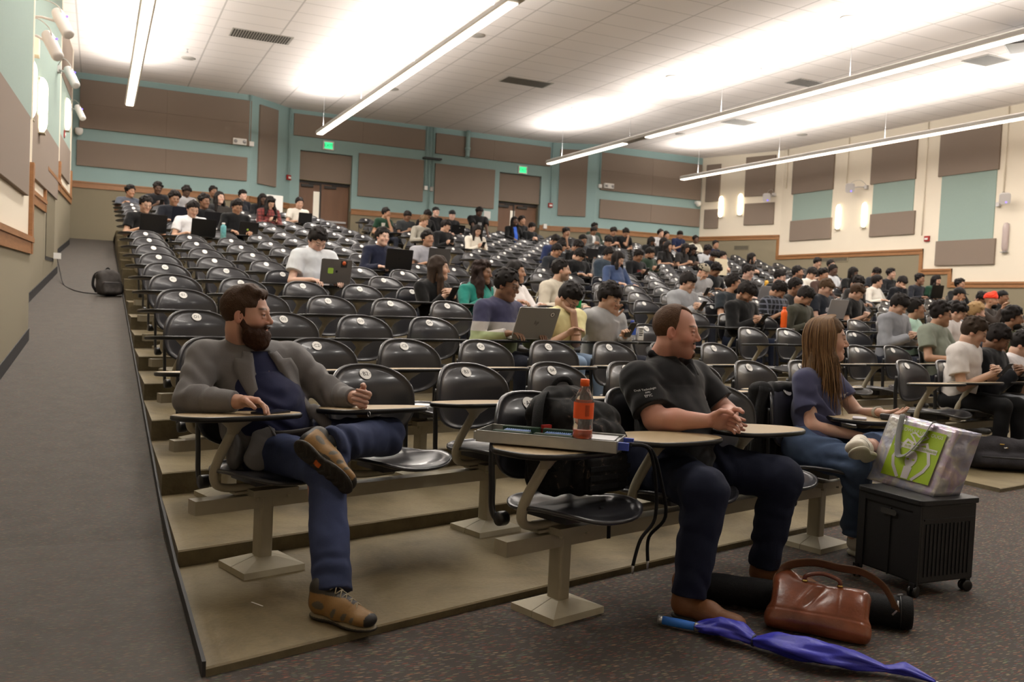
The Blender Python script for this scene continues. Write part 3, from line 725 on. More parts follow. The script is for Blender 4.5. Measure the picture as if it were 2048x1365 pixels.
def wob(X, Y, Z, s=1.0, ph=0.0):
    return (np.sin(X*31*s+ph+1.7*np.sin(Z*17*s))+np.sin(Y*29*s+2.1*ph+1.9*np.sin(X*19*s))+np.sin(Z*27*s+ph*.7+1.3*np.sin(Y*23*s)))/3
def np_mesh(name, v, q, mats, cols=None, smooth=True, mi=None):
    me = bpy.data.meshes.new(name); me.vertices.add(len(v)); me.vertices.foreach_set('co', np.asarray(v, np.float32).ravel())
    w = q.shape[1]; me.loops.add(q.size); me.loops.foreach_set('vertex_index', q.astype(np.int32).ravel()); me.polygons.add(len(q))
    me.polygons.foreach_set('loop_start', np.arange(0, q.size, w, dtype=np.int32))
    try: me.polygons.foreach_set('loop_total', np.full(len(q), w, np.int32))
    except Exception: pass
    me.polygons.foreach_set('use_smooth', np.full(len(q), smooth))
    for m in mats: me.materials.append(m)
    if mi is not None: me.polygons.foreach_set('material_index', mi.astype(np.int32))
    if cols is not None:
        at = me.color_attributes.new('Col', 'FLOAT_COLOR', 'POINT'); at.data.foreach_set('color', np.concatenate([cols, np.ones((len(cols), 1))], 1).astype(np.float32).ravel())
    me.update(calc_edges=True); me.validate(); return me
def attr_mat(name, rough, sheen=0, sss=0, bump=0, bscale=300, spec=.5, var=0):
    m, nt, b = newmat(name); L = nt.links
    a = nt.nodes.new('ShaderNodeAttribute'); a.attribute_name = 'Col'
    src = a.outputs['Color']; tc = nt.nodes.new('ShaderNodeTexCoord')
    if var:
        n = inp(nt.nodes.new('ShaderNodeTexNoise'), Scale=bscale*.5, Detail=4.0); L.new(tc.outputs['Object'], n.inputs['Vector'])
        mr = inp(nt.nodes.new('ShaderNodeMapRange')); mr.inputs[3].default_value = 1-var; mr.inputs[4].default_value = 1+var; L.new(n.outputs['Fac'], mr.inputs[0])
        mx = nt.nodes.new('ShaderNodeVectorMath'); mx.operation = 'SCALE'; L.new(src, mx.inputs[0]); L.new(mr.outputs[0], mx.inputs['Scale']); src = mx.outputs[0]
    L.new(src, b.inputs['Base Color']); b.inputs['Roughness'].default_value = rough; b.inputs['Specular IOR Level'].default_value = spec
    if sheen: b.inputs['Sheen Weight'].default_value = sheen
    if sss: b.inputs['Subsurface Weight'].default_value = sss; b.inputs['Subsurface Scale'].default_value = .01; b.inputs['Subsurface Radius'].default_value = (1, .35, .2)
    if bump:
        n2 = inp(nt.nodes.new('ShaderNodeTexNoise'), Scale=float(bscale), Detail=3.0); L.new(tc.outputs['Object'], n2.inputs['Vector'])
        bp = inp(nt.nodes.new('ShaderNodeBump'), Strength=bump, Distance=.003); L.new(n2.outputs['Fac'], bp.inputs['Height']); L.new(bp.outputs[0], b.inputs['Normal'])
    return m
MS = attr_mat('skin', .5, bump=.08, bscale=500, spec=.4)
MSH = attr_mat('skin_close', .48, sss=.06, bump=.12, bscale=420, spec=.4, var=.05)
MC = attr_mat('cloth', .88, sheen=.15, bump=.2, bscale=380, spec=.2, var=.08)
MH = attr_mat('hair', .62, bump=1.0, bscale=190, spec=.16, var=.45)
MD = attr_mat('denim', .85, bump=.35, bscale=600, spec=.2, var=.18)
MLE = attr_mat('shoe_leather', .55, bump=.2, bscale=200, spec=.4, var=.1)

def head_axes(yaw, pitch, roll=0):
    """columns side, forward, up for a head that faces -Y, turned by yaw towards +X and nodding down by pitch"""
    f = V(math.sin(yaw)*math.cos(pitch), -math.cos(yaw)*math.cos(pitch), -math.sin(pitch)); u = V(0, 0, 1)-f*f[2]; u = unit(u); s_ = np.cross(f, u)
    if roll: u, s_ = u*math.cos(roll)+s_*math.sin(roll), s_*math.cos(roll)-u*math.sin(roll)
    return s_, f, u
class Head:
    def __init__(h, c, yaw=0, pitch=0, roll=0, sc=1.0, w=1.0):
        h.c = np.asarray(c, float); h.s, h.f, h.u = head_axes(yaw, pitch, roll); h.k = sc; h.w = w; h.R = [h.s, h.f, h.u]
    def P(h, s_, f, u): return h.c+h.k*(h.s*s_*h.w+h.f*f+h.u*u)
    def ell(h, s_, f, u, rs, rf, ru): return c_ell(h.P(s_, f, u), V(rs*h.w, rf, ru)*h.k, h.R)
    def cone(h, a, b, ra, rb): return c_cone(h.P(*a), h.P(*b), ra*h.k, rb*h.k)
    def loc(h, v):
        d = (np.asarray(v)-h.c)/h.k; return d@h.s/h.w, d@h.f, d@h.u
    def coords(h, X, Y, Z):
        x, y, z = X-h.c[0], Y-h.c[1], Z-h.c[2]; g = lambda a: (x*a[0]+y*a[1]+z*a[2])/h.k; return g(h.s)/h.w, g(h.f), g(h.u)
    def build(h, F, fine, spec):
        F.add(h.ell(0, -.012, .032, .077, .097, .088), 0); F.add(h.ell(0, .018, -.022, .064, .074, .085), .03)
        F.add(h.cone((-.046, .0, -.058), (0, .060, -.094), .024, .023), .03); F.add(h.cone((.046, .0, -.058), (0, .060, -.094), .024, .023), .03)
        F.add(h.ell(0, .072, -.098, .022, .018, .017), .02)
        for q in (-1, 1):
            F.add(h.ell(q*.040, .054, -.026, .026, .026, .028), .02)
            F.add(h.ell(q*.080, -.008, -.008, .010, .019, .031), .006)
        F.add(h.cone((-.034, .079, .021), (.034, .079, .021), .0125, .0125), .015)
        nl = spec.get('nose', 1.0)
        F.add(h.cone((0, .089, .010), (0, .108*nl, -.026), .0065, .0115), .012)
        F.add(h.ell(0, .103*nl, -.032, .010, .012, .009), .006)
        if fine:
            for q in (-1, 1):
                F.add(h.ell(q*.0125, .097, -.034, .0085, .011, .0075), .004); F.sub(h.ell(q*.0075, .105, -.041, .0035, .006, .003), .003)
                F.sub(h.ell(q*.031, .098, .003, .019, .014, .0115), .012); F.add(h.ell(q*.031, .0775, .001, .0128, .0125, .0128), .002)
                F.add(h.cone((q*.031-.015, .0865, .0085), (q*.031+.014, .0865, .0085), .0042, .0042), .005)
                F.add(h.cone((q*.031-.012, .086, -.0085), (q*.031+.012, .086, -.0085), .0035, .0035), .006)
                F.sub(h.ell(q*.086, .002, -.004, .006, .009, .018), .004)
            F.add(h.cone((-.019, .087, -.058), (.019, .087, -.058), .0055, .0055), .008); F.add(h.cone((-.016, .087, -.069), (.016, .087, -.069), .0065, .0065), .008)
            F.sub(h.cone((-.022, .0955, -.0635), (.022, .0955, -.0635), .0016, .0016), .0025); F.sub(h.ell(0, .094, -.080, .018, .006, .0045), .006)
        else:
            for q in (-1, 1): F.sub(h.ell(q*.031, .102, .002, .017, .014, .011), .012)
            F.add(h.cone((-.016, .084, -.064), (.016, .084, -.064), .008, .008), .008)
    def colour(h, v, base, spec):
        s_, f, u = h.loc(v); base = np.asarray(base); n = len(v); c = np.tile(base, (n, 1))
        def mixin(mask, col, a): 
            m = np.clip(mask, 0, 1)[:, None]*a; c[:] = c*(1-m)+np.asarray(col)*m
        near = (abs(s_) < .1) & (f > -.1) & (abs(u) < .14)
        soft = lambda d, w: np.clip(.5-d/w, 0, 1)*near
        red = base*V(1.12, .80, .78)
        for q in (-1, 1):
            mixin(soft(np.sqrt((s_-q*.042)**2+(u+.028)**2+(f-.06)**2*.5)-.024, .03), red, .45); mixin(soft(abs(s_)*0+np.sqrt((s_-q*.08)**2+(u+.008)**2+(f+.008)**2)-.03, .02), red, .5)
        mixin(soft(np.sqrt(s_**2+(u+.032)**2+(f-.105)**2)-.014, .014), red, .5)
        lip = soft(np.sqrt((s_/2.1)**2+(u+.0635)**2)-.0095, .004)*(f > .07); mixin(lip, base*V(.92, .52, .50), spec.get('lips', .7))
        hc = np.asarray(spec.get('brow', (.02, .012, .008)))
        for q in (-1, 1):
            arch = u-(.026+.004*np.cos((s_-q*.034)/.016)); mixin(soft(np.maximum(abs(arch)-.0042, abs(s_-q*.033)-.018), .004)*(f > .055), hc, .85)
            d = np.sqrt((s_-q*.031)**2+((u-.001)*1.0)**2+(f-.0775)**2*.6); eye = soft(np.maximum(np.sqrt(((s_-q*.031)/1.25)**2+((u-.0005)*1.9)**2)-.0086, -(f-.083)), .0015)
            mixin(eye, (.42, .38, .36), 1.0); g = spec.get('gaze', 0)*.004
            mixin(soft(np.sqrt((s_-q*.031-g)**2+(u-.0008)**2)-.0054, .0015)*(eye > .5), (.03, .02, .012), 1.0)
            mixin(soft(np.maximum(np.abs(u-.0065+((s_-q*.031)**2)*14)-.0011, abs(s_-q*.031)-.0145), .0015)*(f > .07), (.03, .015, .01), .8)
        if spec.get('stubble'):
            st = soft(np.maximum(np.maximum(u+.040, -(u+.13)), -(f+.01)), .02)*np.clip(1-soft(np.sqrt((s_/2.2)**2+(u+.0635)**2)-.009, .003), 0, 1)
            st = st*np.clip((abs(s_)-.0)/.02+.8, 0, 1)*np.clip(1.0-(u+.045)/.03, 0, 1); mixin(st, spec.get('stubcol', hc), spec['stubble'])
        return c

def hair_field(h, style, res, spec):
    """hair in head space; returns a Field"""
    ext = {'long': (.20, .16, .46), 'longcurl': (.21, .17, .40)}.get(style, (.15, .16, .16))
    lo = h.c-V(.24, .24, .50 if style.startswith('long') else .20); hi = h.c+V(.24, .24, .22); F = Field(lo, hi, res)
    th = spec.get('hair_t', .018); lump = spec.get('lump', .004); ls = spec.get('lumps', 2.0); hl = spec.get('hairline', .066)
    F.add(h.ell(0, -.014, .034, .078+th, .098+th*.7, .090+th), 0)
    if style in ('curly', 'afro', 'longcurl'):
        rng = np.random.RandomState(spec.get('seed', 1)); t2 = spec.get('puff', .02)
        for i in range(46):
            a = rng.normal(size=3); a[2] = abs(a[2])*.9+.05; a /= np.linalg.norm(a)
            if a[1] > .55 and a[2] < .55: continue
            F.add(h.ell(a[0]*(.078+t2*.6), -.014+a[1]*(.095+t2*.5), .034+a[2]*(.088+t2*.7), .026, .026, .026), .01)
    if style == 'short' and not spec.get('plain'):
        rng = np.random.RandomState(spec.get('seed', 1)+50); tl = spec.get('tuft', .030)
        for i in range(34):
            a = rng.normal(size=3); a[2] = abs(a[2])*1.1+.15; a /= np.linalg.norm(a)
            if a[1] > .35 and a[2] < .62: continue
            b = (a[0]*(.078+th*.8), -.014+a[1]*(.096+th*.6), .034+a[2]*(.088+th*.9)); w_ = rng.uniform(-.5, .5)
            F.add(h.cone(b, (b[0]+tl*(w_*.8+.2), b[1]+tl*(.55 if a[2] > .5 else -.2), b[2]+tl*(-.25+.45*(a[2] > .75))), .015, .007), .008)
    if style == 'fringe' or spec.get('fringe'):
        F.add(h.ell(0, .062, .072, .066, .040, .038), .015); F.add(h.ell(spec.get('part', .02), .078, .062, .045, .024, .026), .01); hl = .038
    if spec.get('quiff'): F.add(h.cone((-.034, .062, .094), (.036, .060, .096), .019, .018), .02); F.add(h.cone((-.040, .015, .112), (.040, .015, .112), .018, .018), .03)
    side = spec.get('side', -.01)
    def cut(f, X, Y, Z):
        s_, ff, u = h.coords(X, Y, Z)
        wv = .006*np.sin(s_*140+spec.get('seed', 1))+.004*np.sin(s_*310)
        a = np.minimum(ff-(.040+spec.get('recede', 0)*-.0)-.6*np.maximum(0, u-.02)+wv, (hl+wv-.25*np.abs(s_)*spec.get('recede', 0)*0)-u)     # open the face
        temple = np.minimum(ff-.018, (side+.045)-u)
        g = np.maximum(a, temple)
        if spec.get('recede'):
            rc = spec['recede']; g = np.maximum(g, np.minimum(ff-(.045-.25*rc*0)+rc*(np.abs(s_)*1.2), (.100)-u+0*ff)); 
        if style in ('long', 'longcurl'): return np.maximum(f+lump*wob(X, Y, Z, ls, spec.get('seed', 1)), np.minimum(g, (-.10)*0+h.k*.0+ (u+.13)*4))
        nape = (-.078+.03*np.clip(-ff/.09, 0, 1)*-1)-u
        sd = np.minimum(side-u, ff+.030)      # above the ears
        if spec.get('plain'): sd = np.minimum(np.minimum(side-u, ff+.030), np.maximum(.005-ff, (side-.03)-u))
        g = np.maximum(np.maximum(g, nape), sd)
        return np.maximum(f+lump*wob(X, Y, Z, ls, spec.get('seed', 1)), g*h.k)
    F.warp(cut)
    if style.startswith('long'):
        dn = V(0, 0, -1); fr = spec.get('front', .03); L_ = spec.get('len', .30); bk = h.P(0, -.085, .0)
        fwd = unit(V(h.f[0], h.f[1], 0)); sdv = unit(V(h.s[0], h.s[1], 0)); rad = .034 if style == 'longcurl' else .026
        for q in (-1, 1):
            a = h.P(q*.080, fr-.02, .03); b = h.c+sdv*q*.092*h.k+fwd*(fr-.01)+dn*.10; c2 = h.c+sdv*q*(.10 if style == 'long' else .12)+fwd*(fr)+dn*L_
            F.add(c_cone(a, b, .024, rad), .02); F.add(c_cone(b, c2, rad, rad*.75, (fwd, 1.5)), .03)
            a2 = h.P(q*.06, -.06, .0); F.add(c_cone(a2, h.c+sdv*q*.06-fwd*.075+dn*L_*.9, .040, rad*1.1), .03)
        F.add(c_cone(bk, h.c-fwd*.095+dn*L_*.92, .055, .040, (fwd, .6)), .03)
        F.warp(lambda f, X, Y, Z: f+lump*1.2*wob(X*1.6, Y*1.6, Z*(.5 if style == 'long' else 1.5), ls, 2.0+spec.get('seed', 1)))
    return F
def hair_obj(h, style, res, spec, par, name='hair'):
    F = hair_field(h, style, res, spec); v, q = F.nets()
    if len(v) == 0: return None
    c = np.tile(np.asarray(spec.get('hair', (.012, .009, .008))), (len(v), 1))
    if spec.get('hair2') is not None:
        t = np.clip((h.c[2]-.02-v[:, 2])/.25, 0, 1)[:, None]; t = t*(.5+.5*np.sin(v[:, :1]*160+np.sin(v[:, 1:2]*90))); c = c*(1-t)+np.asarray(spec['hair2'])*t
    return link(name, np_mesh(name, v, q, [MH], c), par)

def hand_prims(w, palm_dir, across, curl=.5, thumb=1, scale=1.0, spread=.0):
    """palm and five fingers from wrist w; palm_dir points to the knuckles, across from index to little finger"""
    d = unit(palm_dir); a = np.asarray(across, float); a = unit(a-d*(a@d)); nrm = np.cross(d, a)*thumb     # curl direction
    P = []; s_ = scale; pc = w+d*.05*s_
    P.append((c_cone(w, pc, .024*s_, .030*s_, (nrm, .55)), .012)); P.append((c_cone(pc-a*.022*s_, pc+a*.024*s_, .020*s_, .018*s_, (nrm, .75)), .012))
    P.append((c_cone(w+d*.03*s_-a*.018*s_, w+d*.085*s_-a*.024*s_, .016*s_, .013*s_), .01)); P.append((c_cone(w+d*.03*s_+a*.018*s_, w+d*.078*s_+a*.028*s_, .014*s_, .011*s_), .01))
    for i, (o, l) in enumerate(((-.029, .072), (-.010, .082), (.010, .076), (.029, .060))):
        c = curl*(1+.12*i); b = w+d*(.088-.004*abs(i-1.3))*s_+a*o*s_; dd = d; r = .0088-.0006*i*(i == 3)
        for j, fr in enumerate((.45, .30, .25)):
            ang = c*(1.0 if j == 0 else 1.15)
            dd = unit(dd*math.cos(ang)+nrm*math.sin(ang)+a*spread*o*4*(j == 0)); e = b+dd*l*fr*s_
            P.append((c_cone(b, e, r*s_, (r-.0008)*s_), .003)); b = e; r -= .0008
            nx = np.cross(dd, a)*thumb; nrm_ = nx; 
            nrm = nx if False else nrm
    t0 = w+d*.030*s_-a*.026*s_; t1 = t0+unit(d*.7-a*.75+nrm*.35)*.036*s_; t2 = t1+unit(d*.9-a*.25+nrm*(.35+curl*.4))*.028*s_; t3 = t2+unit(d*.8+a*.15+nrm*(.3+curl*.5))*.024*s_
    P += [(c_cone(w+d*.01*s_-a*.01*s_, t0, .016*s_, .015*s_), .008), (c_cone(t0, t1, .0145*s_, .011*s_), .006), (c_cone(t1, t2, .0108*s_, .0095*s_), .003), (c_cone(t2, t3, .0095*s_, .008*s_), .002)]
    return P
def ik(a, c, l1, l2, hint):
    a, c = np.asarray(a, float), np.asarray(c, float); d = c-a; D_ = min(np.linalg.norm(d), (l1+l2)*.999); n = unit(d); c = a+n*D_
    x = (l1*l1-l2*l2+D_*D_)/(2*D_); h_ = math.sqrt(max(0, l1*l1-x*x)); p = np.asarray(hint, float); p = unit(p-n*(p@n)); return a+n*x+p*h_, c
SKIN = dict(pale=(.62, .40, .31), light=(.50, .31, .22), tan=(.36, .20, .125), brown=(.22, .115, .068), dark=(.095, .050, .032))
BLK = (.007, .006, .006)
def bbox_of(prims, m=.05):
    lo = np.min([p[0][1] for p in prims], 0)-m; hi = np.max([p[0][2] for p in prims], 0)+m; return lo, hi
def build_field(prims, res, m=.04):
    lo, hi = bbox_of(prims, m); F = Field(lo, hi, res)
    for p, k in prims: F.add(p, k)
    return F
def merge(parts):
    vs, qs, cs, o = [], [], [], 0
    for v, q, c in parts:
        vs.append(v); qs.append(q+o); cs.append(c); o += len(v)
    return np.concatenate(vs), np.concatenate(qs), np.concatenate(cs)
def glasses_obj(h, par, rimless=False):
    mb = MB()
    for q in (-1, 1):
        pts = [h.P(q*.033+.0235*math.cos(t)*1.05, .0985-.02*abs(math.cos(t))*(1 if math.cos(t)*q > 0 else .1), .000+.0165*math.sin(t)) for t in np.linspace(0, 2*math.pi, 17)]
        mb.tube(pts, .0014*h.k, 5, 0, False)
        mb.tube([h.P(q*.058, .088, .003), h.P(q*.078, .04, .003), h.P(q*.084, -.008, .004), h.P(q*.084, -.02, -.012)], .0014, 5, 0)
    mb.tube([h.P(-.010, .0985, .004), h.P(0, .1005, .007), h.P(.010, .0985, .004)], .0014, 5, 0)
    return mb.obj('glasses', MT['blackmetal'], par)

def crowd_person(n, k, x, hz, yp, label, sp, group):
    """a seated person; head centre at height hz over the row floor and yp in front of the chair back"""
    loc_, th = seat_frame(k, x); depth = (Vector(loc_)-Vector((0, 0, CAM_H))).length
    t = empty('person', label, 'person', loc_, th, group)
    res = min(.014, max(.0045, depth/F_PX*1.25)); fine = res < .0062; hres = min(.0095, max(.0034, depth/F_PX*.95))
    rng = np.random.RandomState(n*7+3); pose = sp.get('pose', 'phone'); yaw = sp.get('yaw', 0.0); pit = sp.get('pitch', {'phone': .55, 'laptop': .30, 'chin': .3, 'look': .0, 'down': .8, 'brow': .7, 'fold': .2}.get(pose, .2))
    hz = float(np.clip(hz, .98, 1.32 if not sp.get('stand') else 1.6)); H_ = Head(V(0, yp, hz), yaw, pit, sp.get('roll', 0), sp.get('hk', .97))
    nb = H_.c-H_.f*.045-V(0, 0, .155)+V(0, .02, 0); hip = V(0, -.17, .515) if not sp.get('stand') else V(0, .0, hz-.68); sw = sp.get('sw', .185); tw = sp.get('twist', yaw*.25)
    side = V(math.cos(tw), math.sin(tw), 0); sh = nb-V(0, 0, .045); fwd = V(math.sin(tw), -math.cos(tw), 0)
    SL, SR = sh+side*sw, sh-side*sw      # sitter's left is at +X
    tx = V(0, 0, .0)
    def arm(S_, W_, out): E_, W2 = ik(S_, W_, .285, .26, V(out*.55, .35, -.8)); return E_, W2
    tz = .70
    if pose == 'phone': wl, wr = V(.055, yp-.20, max(tz+.05, hz-.36)), V(-.055, yp-.20, max(tz+.05, hz-.36))
    elif pose == 'laptop': wl, wr = V(.13, -.46, tz+.03), V(-.16, -.46, tz+.03)
    elif pose == 'chin': wl, wr = (V(.07, -.42, tz+.03), H_.P(-.035, .085, -.165)) if sp.get('hand', 'R') == 'R' else (H_.P(.035, .085, -.165), V(-.1, -.42, tz+.03))
    elif pose == 'brow': wl, wr = (V(.10, -.42, tz+.03), H_.P(-.05, .14, -.02)) if sp.get('hand', 'R') == 'R' else (H_.P(.05, .14, -.02), V(-.12, -.44, tz+.03))
    elif pose == 'down': wl, wr = V(.12, -.46, tz+.03), V(-.10, -.46, tz+.03)
    elif pose == 'fold': wl, wr = V(-.10, -.40, tz+.05), V(.10, -.42, tz+.04)
    elif pose == 'clap': wl, wr = V(.03, yp-.22, hz-.13), V(-.03, yp-.22, hz-.13)
    else: wl, wr = V(.14, -.40, tz), V(-.18, -.42, tz+.02)
    EL, WL = arm(SL, wl, 1); ER, WR = arm(SR, wr, -1)
    skin = np.asarray(SKIN[sp.get('skin', 'light')])*(1+.1*(rng.rand()-.5)); long_ = sp.get('sleeve', 'long') == 'long'
    hd = []
    for W_, E_, q in ((WL, EL, 1), (WR, ER, -1)):
        d = unit(W_-E_)
        if pose in ('chin', 'brow') and ((q == -1) == (sp.get('hand', 'R') == 'R')): d = unit(d*.3+unit(H_.P(q*.03, .07, -.07)-W_)); 
        elif pose == 'phone': d = unit(d+V(-q*.8, 0, .35))
        elif pose in ('laptop', 'down', 'look', 'fold'): d = unit(d*.6+V(0, -.6, -.12))
        ac = V(q*1.0, 0, 0) if pose != 'phone' else V(0, -.5, -.8)
        hd += hand_prims(W_, d, ac, .45 if pose != 'phone' else .7, thumb=-1 if q > 0 else 1, scale=1.0)
    neck = (c_cone(H_.P(0, -.022, -.075), nb, .054, .060), .03)
    arms = [(c_cone(SL, EL, .045, .040), .03), (c_cone(EL, WL, .038, .026), .01), (c_cone(SR, ER, .045, .040), .03), (c_cone(ER, WR, .038, .026), .01)]
    torso = [(c_cone(hip+V(0, 0, .02), sh-V(0, 0, .08), .10, .11, (fwd, .75)), .04), (c_cone(SL-side*.04, SR+side*.04, .05, .05), .05)]
    parts = []
    lo = H_.c-V(.13, .15, .20); hi = H_.c+V(.13, .15, .15); FH = Field(lo, hi, hres); H_.build(FH, hres < .0045, sp); FH.add(neck[0], .03); v, q = FH.nets()
    parts.append((v, q, H_.colour(v, skin, dict(sp, brow=sp.get('hair', BLK)))))
    v, q = build_field([neck]+torso+arms+hd, res if fine else min(res, .0085)).nets(); parts.append((v, q, np.tile(skin, (len(v), 1))))
    v, q, c = merge(parts); link('body', np_mesh('body', v, q, [MS], c), t)
    # top
    g = sp.get('bulk', .014); tcl = np.asarray(sp.get('top', (.02, .02, .022)), float); P_ = []
    P_.append((c_cone(hip+V(0, .02, -.03), hip*.45+sh*.55, .145+g, .140+g, (fwd, .78)), 0)); P_.append((c_cone(hip*.45+sh*.55, sh-V(0, 0, .075), .140+g, .138+g, (fwd, .78)), .05))
    P_.append((c_cone(SL-side*.055, SR+side*.055, .056+g, .056+g), .07)); P_.append((c_cone(sh-side*.01+V(0, 0, -.02), nb+V(0, 0, .0), .085, .062+g*.3), .045))
    for S_, E_, W_ in ((SL, EL, WL), (SR, ER, WR)):
        if long_:
            P_.append((c_cone(S_, E_, .052+g, .043+g), .03)); P_.append((c_cone(E_, E_*.06+W_*.94, .042+g, .030+g*.8, None, True), .02))
        else: P_.append((c_cone(S_, S_*.38+E_*.62, .055+g, .056+g, None, True), .03))
    if sp.get('hood'): P_.append((c_cone(nb+side*.06+V(0, .05, .0), nb-side*.06+V(0, .05, .0), .045, .045), .03)); P_.append((c_cone(nb+side*.075-V(0, .04, .01), nb+side*.06+V(0, .05, .0), .026, .04), .02)); P_.append((c_cone(nb-side*.075-V(0, .04, .01), nb-side*.06+V(0, .05, .0), .026, .04), .02))
    F = build_field(P_, res); ph = rng.rand()*6
    F.warp(lambda f, X, Y, Z: f+.0045*wob(X, Y, Z*1.3, 1.3, ph)+.002*wob(X, Y, Z, 3.1, ph))
    F.sub(c_cone(nb+V(0, -.01, .02)-H_.f*-.01, nb+V(0, -.02, .12), .060, .075), .008)
    v, q = F.nets(); c = np.tile(tcl, (len(v), 1))
    if sp.get('pattern') == 'stripe':
        z = v[:, 2]; zs = hz-.115; tcs = [np.asarray(s2l((62, 62, 88))), np.asarray(s2l((178, 172, 166))), np.asarray(s2l((146, 156, 116)))]
        d1 = np.minimum(np.minimum(np.linalg.norm(v-SL, axis=1), np.linalg.norm(v-SR, axis=1)), 9); zz = z-(hz-.29)
        c[:] = tcs[0]; c[zz < .0] = tcs[1]; c[zz < -.075] = tcs[2]
    if sp.get('pattern') == 'plaid':
        m = (np.sin(v[:, 0]*90) > .75) | (np.sin(v[:, 2]*90) > .75); c[m] = np.asarray(sp.get('top2', (.09, .10, .14)))
    if sp.get('pattern') == 'logo':
        d = v-(sh+fwd*.12-V(0, 0, .13)); m = (abs(d@side) < .055) & (abs(d[:, 2]) < .03) & (v@fwd > sh@fwd+.05) & (np.sin(v[:, 0]*220)*np.sin(v[:, 2]*260) > -.15); c[m] = np.asarray(sp.get('top2', (.5, .5, .5)))
    if sp.get('pattern') == 'open':
        d = (v-sh)@side; m = (abs(d) < .05) & (v@fwd > sh@fwd+.04) & (v[:, 2] < nb[2]+.01); c[m] = np.asarray(sp.get('top2', (.5, .5, .5)))
    nm = 'hoodie' if sp.get('hood') else ('jumper' if long_ else 't_shirt'); link(nm, np_mesh(nm, v, q, [MC], c), t)
    # trousers and shoes
    if depth < 26:
        pc = np.asarray(sp.get('pants', (.018, .02, .03)), float); P_ = []
        kn = [V(.12, -.60, .50), V(-.12, -.60, .50)]; an = [V(.13, -.62, .09), V(-.13, -.58, .09)]
        for q_, K_, A_ in ((1, kn[0], an[0]), (-1, kn[1], an[1])):
            hp = hip+V(q_*.085, .02, -.02); P_ += [(c_cone(hp, K_, .088, .066), .03), (c_cone(K_, A_, .064, .050, None, True), .02)]
        P_.append((c_cone(hip+V(.06, .03, -.01), hip-V(.06, -.03, .01), .11, .11), .04))
        F = build_field(P_, max(res, .008)); F.warp(lambda f, X, Y, Z: f+.004*wob(X, Y, Z, 1.5, ph)); v, q = F.nets(); link('trousers', np_mesh('trousers', v, q, [MD], np.tile(pc, (len(v), 1))), t)
        if depth < 12:
            for A_ in an:
                v, q = build_field([(c_cone(A_+V(0, .03, -.05), A_+V(0, -.17, -.055), .040, .034, (V(0, 0, 1), .85)), 0), (c_cone(A_, A_+V(0, -.06, -.04), .045, .040), .02)], .008).nets()
                v[:, 2] = np.maximum(v[:, 2], .004); link('shoe', np_mesh('shoe', v, q, [MLE], np.tile(np.asarray(sp.get('shoe', (.03, .03, .03))), (len(v), 1))), t)
    # hair and headwear
    st = sp.get('style', 'short')
    if st == 'cap':
        F = Field(H_.c-V(.22, .22, .2), H_.c+V(.22, .22, .22), max(hres, .005)); F.add(H_.ell(0, -.012, .040, .092, .112, .098), 0); br = -1 if sp.get('backwards') else 1
        F.warp(lambda f, X, Y, Z: np.maximum(f, .045-H_.coords(X, Y, Z)[2])); F.add(H_.ell(0, .10*br, .052, .070, .062, .007), .01); v, q = F.nets()
        link('cap', np_mesh('cap', v, q, [MC], np.tile(np.asarray(sp.get('cap', (.012, .012, .013))), (len(v), 1))), t); hair_obj(H_, 'short', max(hres, .0045), dict(sp, hairline=.03, hair_t=.008), t)
    elif st == 'turban':
        F = Field(H_.c-V(.22, .22, .2), H_.c+V(.22, .22, .25), max(hres, .005)); F.add(H_.ell(0, -.012, .065, .098, .112, .082), 0); F.add(H_.ell(0, .035, .13, .045, .042, .042), .025)
        F.warp(lambda f, X, Y, Z: np.maximum(f+.006*np.sin((H_.coords(X, Y, Z)[2]*1.2+abs(H_.coords(X, Y, Z)[0]))*150), .030-H_.coords(X, Y, Z)[2]+.15*abs(H_.coords(X, Y, Z)[0]))); v, q = F.nets()
        link('turban', np_mesh('turban', v, q, [MC], np.tile(np.asarray(sp.get('cap', (.75, .05, .02))), (len(v), 1))), t)
    elif st == 'hood':
        F = Field(H_.c-V(.22, .22, .25), H_.c+V(.22, .22, .25), max(hres, .006)); F.add(H_.ell(0, -.02, .02, .105, .118, .125), 0); F.add(c_cone(H_.P(0, -.05, -.06), nb, .09, .09), .04); F.sub(H_.ell(0, .12, .0, .065, .10, .088), .01); v, q = F.nets()
        link('hood', np_mesh('hood', v, q, [MC], np.tile(tcl, (len(v), 1))), t)
    else: hair_obj(H_, st, max(hres, .0038 if fine else .0055), dict(sp, seed=n), t)
    if sp.get('glasses') and depth < 16: glasses_obj(H_, t)
    if sp.get('beard'):
        F = Field(H_.c-V(.13, .15, .2), H_.c+V(.13, .15, .1), max(hres, .004)); F.add(H_.ell(0, .040, -.085, .062, .062, .048), 0)
        F.warp(lambda f, X, Y, Z: np.maximum(f+.004*wob(X, Y, Z, 2.5), np.minimum(H_.coords(X, Y, Z)[2]+.052, .03)*1.0)); F.sub(H_.ell(0, .1, -.062, .024, .03, .009), .004); v, q = F.nets()
        link('beard', np_mesh('beard', v, q, [MH], np.tile(np.asarray(sp.get('hair', BLK)), (len(v), 1))), t)
    return t, dict(H=H_, WL=WL, WR=WR, nb=nb, sh=sh, depth=depth)
def world(k, x, p):
    (a, b, c), th = seat_frame(k, x); co, si = math.cos(th), math.sin(th); return (a+co*p[0]-si*p[1], b+si*p[0]+co*p[1], c+p[2]), th
_phone = None
